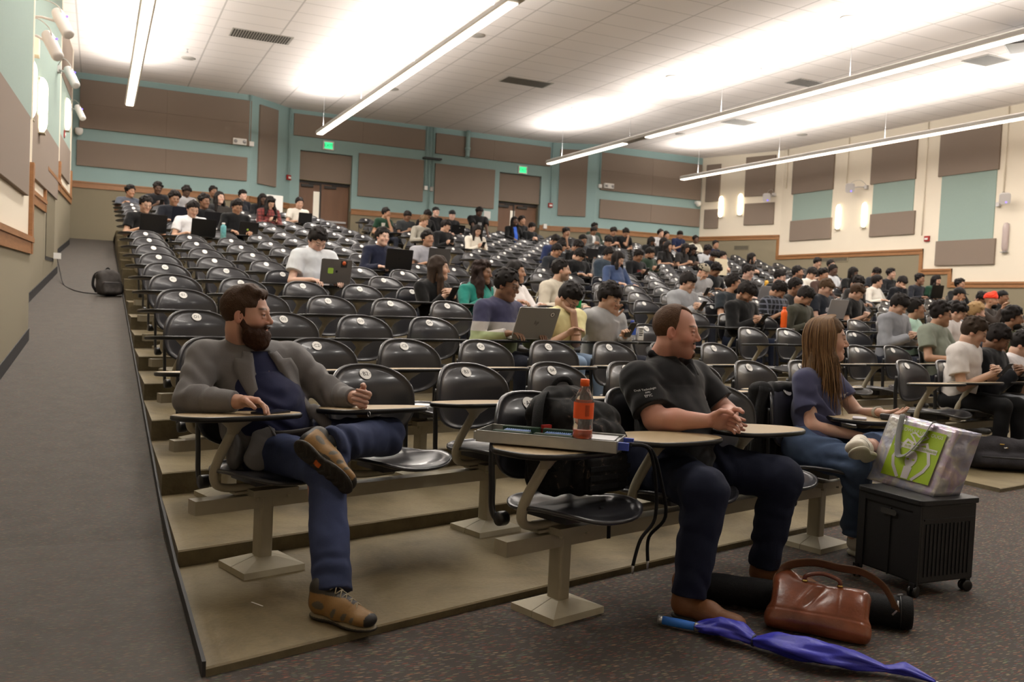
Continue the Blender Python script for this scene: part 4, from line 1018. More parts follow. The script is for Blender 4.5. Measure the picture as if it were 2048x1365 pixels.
def phone(k, x, p, tilt, label, rz=0, dark=(20, 20, 24)):
    global _phone
    if _phone is None:
        mb = MB(); mb.prism(rrect(.073, .150, .010, 3), -.004, .004, 0, 1); _phone = mb.mesh('phone', [mat('phone_case', (26, 26, 30), .4), mat('phone_screen', (30, 32, 38), .12)])
    w, th = world(k, x, p); o = link('phone', _phone, None, w); o.rotation_euler = (tilt, 0, th+rz); return tag(o, label, 'phone', 'phones held by the students')
_lm = {}
def laptop(k, x, p, label, col=(70, 70, 74), w=.33, h_=.22, open_=1.9, rz=0, logo=None, group='open laptops on the tablets'):
    """lid opens away from the sitter (towards -Y); the back of the lid is what the camera sees"""
    wp, th = world(k, x, p); t = empty('laptop', label, 'laptop', wp, th+rz, group); m = _lm.get(col) or _lm.setdefault(col, mat('laptop_shell_%d' % len(_lm), col, .38, metal=.3))
    kb = MB(); kb.prism(rrect(w, h_, .012, 3), 0, .014); bevel(kb.obj('keyboard_base', m, t), .002, 1)
    lid = MB(); lid.prism(rrect(w, h_, .012, 3), -.0035, .0035); lo = lid.obj('lid', m, t)
    a = math.pi-open_; lo.rotation_euler = (math.pi/2-(open_-math.pi/2)+0, 0, 0)
    ca, sa = math.cos(open_-math.pi/2), math.sin(open_-math.pi/2)
    lo.rotation_euler = (math.pi/2+(open_-math.pi/2), 0, 0); lo.location = (0, -h_/2-.5*h_*sa, .014+.5*h_*ca)
    s = MB(); s.add([(-w/2+.01, -h_/2+.012, -.0042), (w/2-.01, -h_/2+.012, -.0042), (w/2-.01, h_/2-.01, -.0042), (-w/2+.01, h_/2-.01, -.0042)], [(0, 3, 2, 1)]); s.obj('screen', MT['screen'], lo)
    if logo: logo(lo, w, h_)
    return t
MT['screen'] = mat('laptop_screen', (20, 22, 30), .2, emit=(150, 175, 230), estr=.25)

# ------------------------------------------------------------------ the audience: number, row, place along the row, head height, lean, top colour, look, label
CROWD = [
(1, 17, 0.549, 0.973, -0.12, (70, 74, 84), dict(pose='look', skin='tan', style='curly', sleeve='short', yaw=0.5, pitch=0.1), 'student in dark grey tee leaning an arm along the last row by the ramp wall'),
(2, 17, 1.056, 1.093, -0.26, (18, 18, 22), dict(pose='phone', skin='dark', style='curly', sleeve='short', yaw=0.0, pitch=0.2), 'dark-skinned student in black tee holding a phone in the back row, left'),
(3, 11, 0.556, 1.106, -0.22, (14, 14, 16), dict(pose='laptop', skin='light', style='short', sleeve='short', yaw=0.1, glasses=1), 'student in black tee with glasses behind an open black laptop beside the ramp'),
(4, 13, 1.109, 1.124, -0.22, (26, 28, 36), dict(pose='laptop', skin='tan', style='curly', sleeve='long', yaw=0.0), 'curly-haired student in dark top behind the wide navy laptop, upper left'),
(5, 17, 1.64, 1.087, -0.26, (150, 148, 150), dict(pose='phone', skin='dark', style='curly', sleeve='long', yaw=0.1), 'dark-skinned student in light grey jumper bent over a phone, back row left'),
(6, 11, 1.23, 1.108, -0.22, (215, 215, 218), dict(pose='laptop', skin='light', style='short', sleeve='short', yaw=0.0, pitch=0.45), 'black-haired student in white tee behind a black laptop, upper left'),
(7, 13, 1.612, 1.13, -0.22, (16, 16, 18), dict(pose='laptop', skin='brown', style='curly', sleeve='long', yaw=0.4, pitch=0.1), 'student with round curly hair behind a dark laptop, looking sideways'),
(8, 18, 2.377, 1.125, -0.12, (60, 60, 56), dict(pose='look', skin='brown', style='curly', sleeve='long', yaw=0.2), 'student half hidden in the last row beside the long-haired woman'),
(9, 15, 2.119, 1.129, -0.22, (40, 40, 42), dict(pose='laptop', skin='pale', style='long', sleeve='long', yaw=0.3, pitch=0, len=0.26), 'long-haired woman with pale face behind a grey laptop in the upper left block'),
(10, 18, 3.062, 1.123, -0.12, (20, 22, 30), dict(pose='look', skin='pale', style='short', sleeve='long', yaw=0.4, fringe=1), 'pale student in dark jacket with head raised in the back row'),
(11, 12, 2.046, 1.159, -0.22, (12, 12, 14), dict(pose='laptop', skin='tan', style='short', sleeve='long', yaw=0.0, pitch=0.5), 'student in black top reading, behind the low chairs of the left block'),
(12, 17, 3.369, 1.119, -0.12, (16, 16, 20), dict(pose='look', skin='dark', style='long', sleeve='long', yaw=0.2, pitch=0.3, len=0.2), 'student with braids and dark jacket beside the curly-haired woman in plaid'),
(13, 15, 3.133, 1.123, -0.26, (122, 58, 56), dict(pose='phone', skin='light', style='longcurl', sleeve='long', yaw=0.2, pattern='plaid', top2=(0.06, 0.02, 0.02), len=0.24), 'curly-haired woman in maroon plaid shirt holding a phone'),
(14, 16, 3.989, 1.149, -0.22, (205, 200, 190), dict(pose='laptop', skin='light', style='short', sleeve='short', yaw=0.0, pitch=0.2), 'student in cream tee behind a small black laptop in front of the first door'),
(15, 6, 2.023, 1.146, -0.22, (205, 208, 212), dict(pose='laptop', skin='pale', style='short', sleeve='short', yaw=0.05, pitch=0.65, hk=1.05, bulk=0.03), 'student in white tee bent behind the grey laptop with green sticker'),
(16, 8, 3.449, 1.145, -0.22, (24, 28, 48), dict(pose='laptop', skin='pale', style='curly', sleeve='long', yaw=0.1, pitch=0.1, bulk=0.02, puff=0.008), 'pale student in navy top behind a wide black laptop, mid left block'),
(17, 9, 4.542, 1.112, -0.22, (150, 150, 156), dict(pose='laptop', skin='tan', style='curly', sleeve='short', yaw=0.15, pitch=0, bulk=0.03, lanyard=1, puff=0.012), 'student in grey tee with lanyard behind the dark grey laptop'),
(18, 5, 3.078, 1.027, -0.26, (14, 14, 15), dict(pose='phone', skin='light', style='long', sleeve='long', yaw=1.0, pitch=0, hair=(0.03, 0.018, 0.012), hair2=(0.09, 0.05, 0.03), len=0.36), 'woman in black top with long brown hair turned right, phone in hand'),
(19, 5, 3.714, 1.019, -0.12, (34, 120, 108), dict(pose='look', skin='brown', style='longcurl', sleeve='long', yaw=0.55, pitch=0.05, len=0.3, hood=1, hair=(0.02, 0.01, 0.008), hair2=(0.04, 0.018, 0.012), puff=0.02), 'woman in teal hoodie with big wavy brown hair'),
(20, 5, 4.157, 1.05, -0.12, (226, 220, 218), dict(pose='look', skin='tan', style='long', sleeve='long', yaw=0.7, pitch=0, hood=1, len=0.2, pattern='logo', top2=(0.75, 0.35, 0.33)), 'woman in white hoodie with pink print behind the striped jumper man'),
(21, 3, 2.903, 1.101, -0.22, (60, 60, 88), dict(pose='laptop', skin='brown', style='short', sleeve='long', yaw=0.5, glasses=1, pattern='stripe', pitch=0.25, hair_t=0.016, bulk=0.02), 'man with glasses and colour-block striped jumper behind the silver laptop'),
(22, 5, 4.791, 1.11, -0.12, (186, 178, 162), dict(pose='look', skin='light', style='short', sleeve='long', yaw=0.95, pitch=0, hair_t=0.014, stubble=0.5, bulk=0.02), 'man in beige overshirt looking right in the left block'),
(23, 3, 3.466, 1.027, -0.32, (222, 214, 160), dict(pose='brow', skin='light', style='short', sleeve='short', yaw=0.35, pitch=0.85, hand='L', glasses=1, hair_t=0.018, bulk=0.02, pants=(0.22, 0.3, 0.42)), 'man in pale yellow tee bowing his head on one hand'),
(24, 3, 3.965, 1.047, -0.28, (150, 150, 150), dict(pose='chin', skin='light', style='short', sleeve='long', yaw=0.25, hand='R', hood=1, hair_t=0.026, fringe=1, pitch=0.35, bulk=0.028, lump=0.008), 'student in light grey hoodie with cheek on hand, holding a phone'),
(25, 16, 6.073, 1.128, -0.28, (22, 52, 36), dict(pose='chin', skin='tan', style='short', sleeve='short', yaw=0.9, hand='L', pitch=0.1), 'student in dark green tee with hand on chin behind the white cup'),
(26, 16, 6.634, 1.104, -0.26, (44, 46, 48), dict(pose='phone', skin='brown', style='short', sleeve='short', yaw=0.1), 'student in dark grey tee right of the white cup'),
(27, 14, 6.404, 1.14, -0.12, (138, 134, 124), dict(pose='look', skin='light', style='short', sleeve='long', yaw=0.8, pitch=0.4, hair=(0.12, 0.07, 0.035), hood=1), 'fair-haired student in light olive hoodie turned right'),
(28, 16, 7.129, 1.175, -0.32, (16, 16, 18), dict(pose='down', skin='brown', style='short', sleeve='long', yaw=0.6, glasses=1), 'man with glasses leaning over behind the fair-haired student'),
(29, 17, 7.851, 1.261, -0.12, (18, 18, 20), dict(pose='look', skin='pale', style='cap', sleeve='short', yaw=0.2), 'student in black baseball cap and black tee, phone raised'),
(30, 13, 6.464, 1.125, -0.26, (14, 14, 17), dict(pose='phone', skin='light', style='short', sleeve='long', yaw=0.9, fringe=1, pitch=0.3), 'student in black jacket holding up a phone above a tablet'),
(31, 17, 8.271, 1.206, -0.22, (30, 30, 32), dict(pose='laptop', skin='pale', style='cap', sleeve='long', yaw=0.0, backwards=1), 'student in black cap hidden behind a stickered laptop, back row'),
(32, 17, 9.129, 1.364, -0.1, (12, 12, 13), dict(pose='look', skin='dark', style='curly', sleeve='short', yaw=0.0, pitch=0.5, pattern='logo', top2=(0.6, 0.6, 0.6), bulk=0.035, sw=0.22, stand=1), 'broad man in black tee standing behind the back rows'),
(33, 13, 7.22, 1.09, -0.26, (212, 206, 194), dict(pose='phone', skin='light', style='long', sleeve='long', yaw=0.0, pitch=0.5, len=0.2, hood=1), 'woman in cream hoodie bent over a red phone'),
(34, 17, 10.22, 1.219, -0.12, (12, 12, 14), dict(pose='look', skin='dark', style='long', sleeve='long', yaw=0.1, len=0.34, pattern='open', top2=(0.04, 0.12, 0.55)), 'woman in black jacket over a bright blue tee by the second door'),
(35, 18, 10.954, 1.218, -0.12, (14, 14, 16), dict(pose='look', skin='tan', style='curly', sleeve='long', yaw=0.4), 'curly-haired student just behind the woman in blue tee'),
(36, 17, 10.684, 1.088, -0.26, (16, 18, 20), dict(pose='phone', skin='light', style='short', sleeve='long', yaw=0.8, pitch=0.5), 'student in dark top with hair tied back below the second door'),
(37, 15, 10.656, 1.129, -0.28, (16, 16, 18), dict(pose='chin', skin='tan', style='curly', sleeve='short', yaw=0.3, hand='L', pitch=0.2), 'student in black tee with knuckles at mouth right of the second door'),
(38, 12, 8.618, 1.099, -0.32, (38, 50, 88), dict(pose='down', skin='tan', style='short', sleeve='long', yaw=0.5), 'student in royal blue top leaning over behind the dark tees'),
(39, 11, 8.192, 1.058, -0.32, (16, 18, 24), dict(pose='down', skin='tan', style='short', sleeve='long', yaw=0.7, pitch=0.6), 'student leaning forward behind the man in dark slate tee'),
(40, 10, 7.516, 1.041, -0.32, (34, 38, 44), dict(pose='down', skin='tan', style='short', sleeve='short', yaw=0.4, pitch=0.55), 'man in dark slate tee resting forearms on the tablet'),
(41, 18, 13.448, 1.227, -0.12, (44, 56, 46), dict(pose='look', skin='dark', style='afro', sleeve='long', yaw=0.2), 'student in green top seated high beside the back rail'),
(42, 17, 12.71, 1.139, -0.26, (86, 86, 84), dict(pose='phone', skin='brown', style='short', sleeve='long', yaw=0.1, pattern='open', top2=(0.6, 0.6, 0.6)), 'student in grey jacket over white tee in front of the green top'),
(43, 13, 10.015, 1.103, -0.22, (30, 34, 40), dict(pose='laptop', skin='brown', style='short', sleeve='long', yaw=0.1), 'student behind a dark laptop below the grey-jacketed one'),
(44, 11, 8.597, 1.087, -0.32, (20, 20, 22), dict(pose='down', skin='tan', style='curly', sleeve='long', yaw=0.6), 'dark-haired student in black, head lowered, left of the laptop user'),
(45, 9, 7.412, 1.049, -0.32, (14, 15, 18), dict(pose='down', skin='light', style='short', sleeve='long', yaw=0.3, pitch=0.95, bulk=0.03, pattern='logo', top2=(0.2, 0.25, 0.35), hair_t=0.022), 'man in black jacket folding far forward, head down'),
(46, 17, 13.394, 1.177, -0.26, (14, 14, 16), dict(pose='phone', skin='tan', style='curly', sleeve='short', yaw=0.1), 'student with bushy hair in black tee in the upper right rows'),
(47, 17, 13.77, 1.175, -0.32, (14, 14, 16), dict(pose='brow', skin='tan', style='curly', sleeve='short', yaw=0.0, hand='R'), 'student in black tee with forehead propped on a raised hand'),
(48, 14, 11.303, 1.055, -0.32, (20, 22, 26), dict(pose='down', skin='light', style='short', sleeve='long', yaw=0.2), 'student with black hair looking down behind the quilted jacket'),
(49, 9, 8.113, 1.115, -0.26, (48, 60, 72), dict(pose='phone', skin='tan', style='short', sleeve='long', yaw=0.35, glasses=1, bulk=0.035, pitch=0.5, hair_t=0.02), 'student with glasses in dark teal quilted jacket looking at a phone'),
(50, 8, 7.749, 1.127, -0.12, (60, 76, 110), dict(pose='look', skin='light', style='long', sleeve='long', yaw=0.5, pitch=0.5, len=0.16), 'student half hidden behind the quilted jacket'),
(51, 10, 9.499, 1.084, -0.26, (12, 13, 18), dict(pose='phone', skin='brown', style='short', sleeve='long', yaw=0.3, pitch=0.55, pattern='logo', top2=(0.3, 0.05, 0.04), hair_t=0.02), 'student in black jumper with small orange mark holding a phone'),
(52, 11, 10.507, 1.083, -0.26, (34, 50, 38), dict(pose='phone', skin='tan', style='short', sleeve='long', yaw=0.6, beard=1), 'bearded student in dark green shirt behind the black jumper'),
(53, 16, 14.002, 1.052, -0.32, (16, 16, 18), dict(pose='down', skin='brown', style='long', sleeve='long', yaw=0.3, len=0.16), 'dark-haired student in black in the upper right block'),
(54, 18, 15.855, 1.23, -0.12, (170, 170, 172), dict(pose='look', skin='light', style='short', sleeve='short', yaw=0.4), 'student in white shirt in the last row on the right'),
(55, 18, 16.07, 1.173, -0.12, (50, 50, 56), dict(pose='look', skin='tan', style='curly', sleeve='long', yaw=0.3), 'student with dark mop of hair beside the white shirt'),
(56, 15, 13.761, 1.116, -0.26, (14, 14, 16), dict(pose='phone', skin='tan', style='long', sleeve='long', yaw=0.3, len=0.34), 'long-haired woman in black in the upper right block'),
(57, 13, 12.577, 1.14, -0.12, (18, 16, 16), dict(pose='look', skin='tan', style='long', sleeve='short', yaw=0.6, len=0.28, pitch=0.1), 'long-haired woman in dark sleeveless top above a white tablet'),
(58, 18, 16.48, 1.214, -0.26, (20, 28, 56), dict(pose='phone', skin='tan', style='short', sleeve='short', yaw=0.1), 'student in navy polo shirt alone against the back rail'),
(59, 13, 13.005, 1.122, -0.26, (40, 38, 38), dict(pose='phone', skin='tan', style='long', sleeve='short', yaw=0.4, len=0.2), 'dark-haired girl left of the black tee with arms on tablet'),
(60, 13, 13.216, 1.094, -0.26, (14, 14, 15), dict(pose='phone', skin='dark', style='longcurl', sleeve='short', yaw=0.2, len=0.12), 'dark-skinned student in black tee bending over a phone'),
(61, 18, 17.209, 1.132, -0.12, (206, 200, 184), dict(pose='look', skin='dark', style='afro', sleeve='long', yaw=0.1), 'dark-skinned student in cream jumper below the last wall panels'),
(62, 13, 13.691, 1.126, -0.26, (178, 180, 184), dict(pose='phone', skin='dark', style='curly', sleeve='short', yaw=0.3), 'dark-skinned student in white tee in the middle of the right rows'),
(63, 17, 17.218, 1.082, -0.12, (24, 30, 56), dict(pose='look', skin='tan', style='short', sleeve='long', yaw=0.2), 'student in navy top in the last row by the right wall'),
(64, 12, 13.053, 1.055, -0.32, (20, 22, 30), dict(pose='down', skin='brown', style='curly', sleeve='long', yaw=0.3), 'curly-haired student in dark blue left of the white tote'),
(65, 12, 13.364, 1.076, -0.26, (196, 188, 168), dict(pose='phone', skin='light', style='short', sleeve='short', yaw=0.6, pitch=0.2), 'student in cream tee, head raised, behind the beige cap'),
(66, 7, 8.676, 1.099, -0.28, (150, 150, 152), dict(pose='chin', skin='light', style='cap', sleeve='long', yaw=0.1, cap=(0.33, 0.29, 0.22), hand='L', pitch=0.5, hood=1, bulk=0.025, backwards=1), 'student in beige cap and grey sweatshirt with hand on chin'),
(67, 8, 9.758, 1.062, -0.32, (18, 20, 24), dict(pose='down', skin='brown', style='curly', sleeve='long', yaw=0.2), 'curly-haired student right of the beige cap'),
(68, 12, 14.271, 1.103, -0.26, (14, 14, 15), dict(pose='phone', skin='light', style='long', sleeve='long', yaw=0.8, len=0.1, pitch=0.2), 'woman with bobbed black hair in black, phone raised'),
(69, 5, 6.692, 1.065, -0.26, (146, 148, 152), dict(pose='phone', skin='light', style='short', sleeve='long', yaw=0.35, hood=1, pitch=0.35, bulk=0.03, fringe=1, hair_t=0.022, glasses=1), 'student in grey hoodie holding a phone up with both hands'),
(70, 5, 7.68, 1.102, -0.12, (30, 36, 42), dict(pose='look', skin='tan', style='short', sleeve='short', yaw=0.7, beard=1, bulk=0.02, hair_t=0.02), 'bearded man in dark slate tee behind the man in black jumper'),
(71, 4, 6.788, 1.076, -0.26, (12, 12, 14), dict(pose='phone', skin='tan', style='short', sleeve='long', yaw=0.2, pitch=0.65, stubble=0.6, bulk=0.025, hair_t=0.024, fringe=1, pants=(0.01, 0.014, 0.03)), 'man in black jumper with lanyard looking down at a phone, right block'),
(72, 7, 9.74, 1.142, -0.22, (20, 20, 22), dict(pose='laptop', skin='pale', style='short', sleeve='long', yaw=0.1, glasses=1, pitch=0.35), 'pale student with glasses behind a silver laptop'),
(73, 7, 10.594, 1.114, -0.12, (18, 18, 20), dict(pose='look', skin='pale', style='short', sleeve='long', yaw=0.6, pitch=0.35), 'pale student with hair pulled back behind the plaid shirt'),
(74, 5, 8.333, 1.043, -0.32, (24, 26, 32), dict(pose='down', skin='tan', style='short', sleeve='short', yaw=0.5, pattern='plaid', top2=(0.12, 0.13, 0.17), pitch=0.8, hair_t=0.024, bulk=0.03), 'man in dark plaid shirt with head bowed, hand to temple'),
(75, 4, 7.763, 1.067, -0.32, (62, 62, 52), dict(pose='down', skin='tan', style='short', sleeve='long', yaw=0.6, beard=1), 'bearded student in olive top beside the orange bottle'),
(76, 5, 8.911, 1.114, -0.12, (34, 36, 38), dict(pose='look', skin='brown', style='short', sleeve='short', yaw=0.5, glasses=1, pitch=0.2), 'student with glasses behind the orange bottle'),
(77, 8, 12.036, 1.15, -0.12, (196, 196, 200), dict(pose='look', skin='tan', style='short', sleeve='short', yaw=0.6, stubble=0.6), 'student in white tee behind the pale student'),
(78, 12, 16.389, 1.122, -0.28, (34, 32, 34), dict(pose='chin', skin='light', style='short', sleeve='short', yaw=0.7, hand='L'), 'student in charcoal tee under the long wall vent'),
(79, 9, 13.277, 1.07, -0.26, (214, 210, 202), dict(pose='phone', skin='light', style='short', sleeve='short', yaw=0.1, fringe=1, pattern='logo', top2=(0.5, 0.35, 0.12)), 'student in white tee with tan chest print holding a phone'),
(80, 8, 12.727, 1.146, -0.12, (70, 50, 44), dict(pose='look', skin='tan', style='curly', sleeve='long', yaw=0.2, pitch=0.2), 'curly-haired student in brown beside the white tee'),
(81, 12, 17.003, 1.108, -0.12, (20, 20, 24), dict(pose='look', skin='light', style='short', sleeve='short', yaw=0.3), 'dark-haired student furthest right under the wall vent'),
(82, 10, 14.974, 1.119, -0.22, (200, 202, 206), dict(pose='laptop', skin='dark', style='short', sleeve='short', yaw=0.2, pitch=0.1, hair_t=0.02), 'dark-skinned student in white tee behind a silver laptop'),
(83, 9, 14.636, 1.16, -0.12, (12, 12, 13), dict(pose='look', skin='dark', style='long', sleeve='short', yaw=0.5, len=0.14, pitch=0.3), 'student with braids in black tee below the wainscot'),
(84, 7, 12.328, 1.1, -0.32, (40, 38, 38), dict(pose='down', skin='brown', style='curly', sleeve='long', yaw=0.4), 'student with curly crown half hidden behind the brown-haired one'),
(85, 11, 17.29, 1.049, -0.32, (38, 40, 46), dict(pose='down', skin='tan', style='curly', sleeve='short', yaw=0.2, pattern='logo', top2=(0.4, 0.03, 0.03)), 'student in dark tee with red print at the right wall'),
(86, 5, 9.393, 1.132, -0.26, (32, 36, 44), dict(pose='phone', skin='light', style='short', sleeve='short', yaw=0.2, hair=(0.07, 0.04, 0.02), pattern='logo', top2=(0.55, 0.55, 0.58), pitch=0.5, fringe=1), 'brown-haired student in slate tee with white emblem'),
(87, 5, 10.066, 1.095, -0.26, (12, 12, 14), dict(pose='phone', skin='light', style='short', sleeve='short', yaw=0.5, hair=(0.05, 0.028, 0.015), pitch=0.55, fringe=1, bulk=0.02), 'brown-haired student in black tee and silver chain with phone'),
(88, 8, 14.247, 1.096, -0.12, (206, 202, 194), dict(pose='look', skin='light', style='short', sleeve='long', yaw=1.0, pitch=0.1, hair_t=0.022), 'woman in white top turned right beside the student with raised hand'),
(89, 10, 16.916, 1.148, -0.12, (20, 20, 24), dict(pose='look', skin='light', style='curly', sleeve='long', yaw=0.2), 'curly-haired student in the row behind the woman in white'),
(90, 8, 14.717, 1.102, -0.32, (18, 20, 26), dict(pose='brow', skin='light', style='short', sleeve='long', yaw=0.2, hand='L', fringe=1), 'student in dark hoodie with a hand raised to the head'),
(91, 9, 16.573, 1.123, -0.22, (30, 32, 40), dict(pose='laptop', skin='brown', style='curly', sleeve='long', yaw=0.2, pitch=0), 'student in navy jumper behind a black laptop near the right wall'),
(92, 9, 17.018, 1.121, -0.28, (28, 60, 44), dict(pose='chin', skin='light', style='long', sleeve='short', yaw=0.2, hand='L', len=0.14), 'long-haired student in green and black by the right wall'),
(93, 3, 8.396, 1.142, -0.26, (136, 138, 144), dict(pose='phone', skin='light', style='short', sleeve='long', yaw=0.1, pitch=0.6, bulk=0.025, hair_t=0.024, fringe=1), 'student in plain grey sweatshirt typing on a phone'),
(94, 3, 8.948, 1.117, -0.12, (178, 212, 196), dict(pose='look', skin='tan', style='short', sleeve='short', yaw=0.7, glasses=1, pitch=-0.05, bulk=0.02), 'student in mint green tee with glasses, chin raised'),
(95, 2, 7.965, 1.164, -0.12, (122, 128, 116), dict(pose='look', skin='tan', style='curly', sleeve='short', yaw=0.6, pitch=0.15, bulk=0.03, glasses=1), 'curly-haired student in sage green tee'),
(96, 3, 9.585, 1.1, -0.26, (218, 212, 210), dict(pose='phone', skin='light', style='curly', sleeve='short', yaw=0.5, pitch=0.6), 'student in white tee hunched between sage tee and blond hair'),
(97, 8, 16.721, 1.155, -0.12, (18, 18, 20), dict(pose='look', skin='tan', style='afro', sleeve='long', yaw=0.2), 'student with bushy hair behind the black cap at far right'),
(98, 6, 13.879, 1.099, -0.28, (20, 20, 22), dict(pose='chin', skin='tan', style='cap', sleeve='long', yaw=0.6, hand='L'), 'student in black baseball cap touching the face'),
(99, 6, 14.427, 1.048, -0.32, (16, 16, 18), dict(pose='down', skin='brown', style='curly', sleeve='short', yaw=0.2), 'curly-haired student left of the red turban'),
(100, 5, 13.534, 1.114, -0.15, (50, 42, 38), dict(pose='clap', skin='tan', style='turban', sleeve='long', yaw=0.4, beard=1, glasses=1, pitch=0), 'bearded man in bright red turban with hands raised together'),
(101, 6, 15.327, 1.115, -0.12, (14, 14, 16), dict(pose='look', skin='brown', style='cap', sleeve='long', yaw=0.3, backwards=1), 'student in black beanie right of the red turban'),
(102, 3, 10.222, 1.117, -0.12, (60, 62, 70), dict(pose='look', skin='pale', style='short', sleeve='long', yaw=0.9, hair=(0.35, 0.22, 0.1), pitch=0.15, hair_t=0.022), 'blond student seen in profile near the right edge'),
(103, 2, 9.376, 1.168, -0.12, (78, 84, 52), dict(pose='look', skin='brown', style='curly', sleeve='short', yaw=0.5, beard=1, pitch=0.1), 'bearded student in olive tee at the right edge'),
(104, 1, 6.654, 1.081, -0.26, (206, 200, 196), dict(pose='phone', skin='light', style='short', sleeve='short', yaw=0.5, pitch=0.45, hair=(0.035, 0.022, 0.014), bulk=0.025, pants=(0.008, 0.008, 0.009)), 'man in white tee and black trousers in the front row at right'),
(105, 1, 7.05, 1.028, -0.26, (16, 17, 22), dict(pose='phone', skin='brown', style='short', sleeve='long', yaw=0.5, pitch=0.6, bulk=0.03, hair_t=0.02, pants=(0.2, 0.21, 0.23)), 'man in black hoodie beside the white tee in the front row'),
(106, 1, 7.494, 0.963, -0.26, (214, 210, 212), dict(pose='phone', skin='light', style='short', sleeve='short', yaw=0.4, pitch=0.5, bulk=0.03), 'person in white tee cut off at the right edge of the picture'),
]
def short_of(label, n):
    w = label.split()
    if len(w) > n:
        for cut in range(n, 3, -1):
            if w[cut] in ('behind', 'beside', 'in', 'with', 'at', 'by', 'below', 'against', 'left', 'right', 'holding', 'looking', 'bent', 'on', 'under', 'above', 'near', 'next'): w = w[:cut]; break
        else: w = w[:n]
    return ' '.join(w)
PEOPLE = {}
def crowd_group(k): return 'seated students in the '+('front rows' if k < 6 else 'middle rows' if k < 12 else 'back rows')
for n, k, x, hz, yp, top, sp in [(c[0], c[1], c[2], c[3], c[4], c[5], c[6]) for c in CROWD]:
    lab = [c[7] for c in CROWD if c[0] == n][0]
    sp = dict(sp); sp['top'] = s2l(top)
    t, info = crowd_person(n, k, x, hz, yp, lab, sp, crowd_group(k)); PEOPLE[n] = (t, info, k, x, lab, sp)
    d = info['depth']
    if sp['pose'] == 'phone' and d < 22:
        c = (info['WL']+info['WR'])/2+V(0, -.075, .035)
        phone(k, x, tuple(c), -.9, 'dark phone held by the '+short_of(lab, 11))
    if sp['pose'] == 'chin' and n in (24, 66):
        c = info['WL'] if sp.get('hand', 'R') == 'R' else info['WR']; phone(k, x, tuple(c+V(-.03, -.09, .05)), -1.0, 'phone in the lowered hand of the '+short_of(lab, 9))
def lp(n, label, dx, dy, z=.682, **kw): _, info, k, x, lab, sp = PEOPLE[n]; return laptop(k, x, (dx, dy, z), label, **kw)
def disc_logo(col, x, y, r):
    def f(lo, w, h_):
        mb = MB(); nn = 20; mb.add([(x*w+r*math.cos(2*math.pi*i/nn), y*h_+r*math.sin(2*math.pi*i/nn), .0042) for i in range(nn)], [tuple(range(nn))]); mb.obj('lid_logo', col, lo)
    return f
MT['logo_dark'] = mat('dark_logo', (30, 30, 32), .3, metal=.6); MT['sticker_green'] = mat('green_sticker', (150, 185, 70), .5); MT['sticker_orange'] = mat('orange_sticker', (200, 90, 40), .5); MT['sticker_black'] = mat('black_sticker', (20, 18, 20), .5)
def stickers15(lo, w, h_):
    mb = MB(); mb.add([(x, y, .0042) for x, y in rrect(.062, .058, .010)], [tuple(range(24))]); o = mb.obj('green_sticker', MT['sticker_green'], lo); o.location = (-.065, -.0, 0)
    mb = MB(); mb.box((.045, .040, .0036), (.115, .105, .0044)); mb.obj('poster_sticker', MT['sticker_black'], lo)
    mb = MB(); mb.lathe([(0, .0052), (.022, .0050), (.022, .0046)], 16); o = mb.obj('orange_sticker', MT['sticker_orange'], lo); o.location = (.08, .083, 0)
    disc_logo(MT['logo_dark'], .01, -.02, .013)(lo, w, h_)
def hp_logo(lo, w, h_):
    mb = MB()
    for dx, y0, y1 in ((-.016, -.012, .020), (-.006, -.012, .012), (.006, -.022, .012), (.016, -.012, .012)):
        s_ = .25; mb.add([(dx+s_*y0-.002, y0, .0042), (dx+s_*y0+.0015, y0, .0042), (dx+s_*y1+.0015, y1, .0042), (dx+s_*y1-.002, y1, .0042)], [(0, 1, 2, 3)])
    mb.add([(-.006+.25*.012-.002, .0085, .0042), (-.003, .0085, .0042), (0, .012, .0042), (-.006, .012, .0042)], [(0, 1, 2, 3)]); mb.obj('lid_logo', MT['logo_dark'], lo)
    mb = MB(); nn = 28
    for r0, r1, mi in ((0, .019, 0), (.019, .0225, 1)):
        mb.add([(.125+r*math.cos(2*math.pi*i/nn), .075+r*math.sin(2*math.pi*i/nn), .0042+.0002*mi) for i in range(nn) for r in (r0, r1)], [(2*i, 2*i+1, (2*i+3) % (2*nn), (2*i+2) % (2*nn)) for i in range(nn)], mi)
    mb.add([(.120, .066, .0048), (.130, .066, .0048), (.132, .076, .0048), (.125, .085, .0048), (.118, .076, .0048)], [tuple(range(5))], 1)
    mb.obj('round_sticker', [MT['white'], MT['logo_dark']], lo)
lp(3, 'black laptop beside the ramp, in front of the student with glasses', -.02, -.50, col=(20, 20, 22), w=.38, h_=.25, open_=1.75)
lp(4, 'wide dark navy laptop in the upper left block', .02, -.52, col=(22, 28, 44), w=.42, h_=.26, open_=1.8)
lp(6, 'black laptop in front of the white tee, upper left block', .02, -.50, col=(12, 12, 13), w=.37, h_=.25, open_=1.75, logo=disc_logo(MT['logo_dark'], 0, .3, .010))
lp(7, 'dark grey laptop in front of the sideways-looking curly student', .02, -.5, col=(44, 44, 48), w=.36, h_=.24)
lp(9, 'space-grey laptop in front of the long-haired pale woman', -.02, -.5, col=(84, 82, 82), w=.34, h_=.23, logo=disc_logo(MT['logo_dark'], 0, .05, .012))
lp(11, 'black laptop dotted with stickers, upper left block', .12, -.30, col=(34, 34, 36), w=.33, h_=.22, logo=disc_logo(MT['sticker_green'], -.05, -.1, .018))
lp(14, 'small black laptop in front of the first door', -.02, -.5, col=(12, 12, 14), w=.31, h_=.22, open_=1.7)
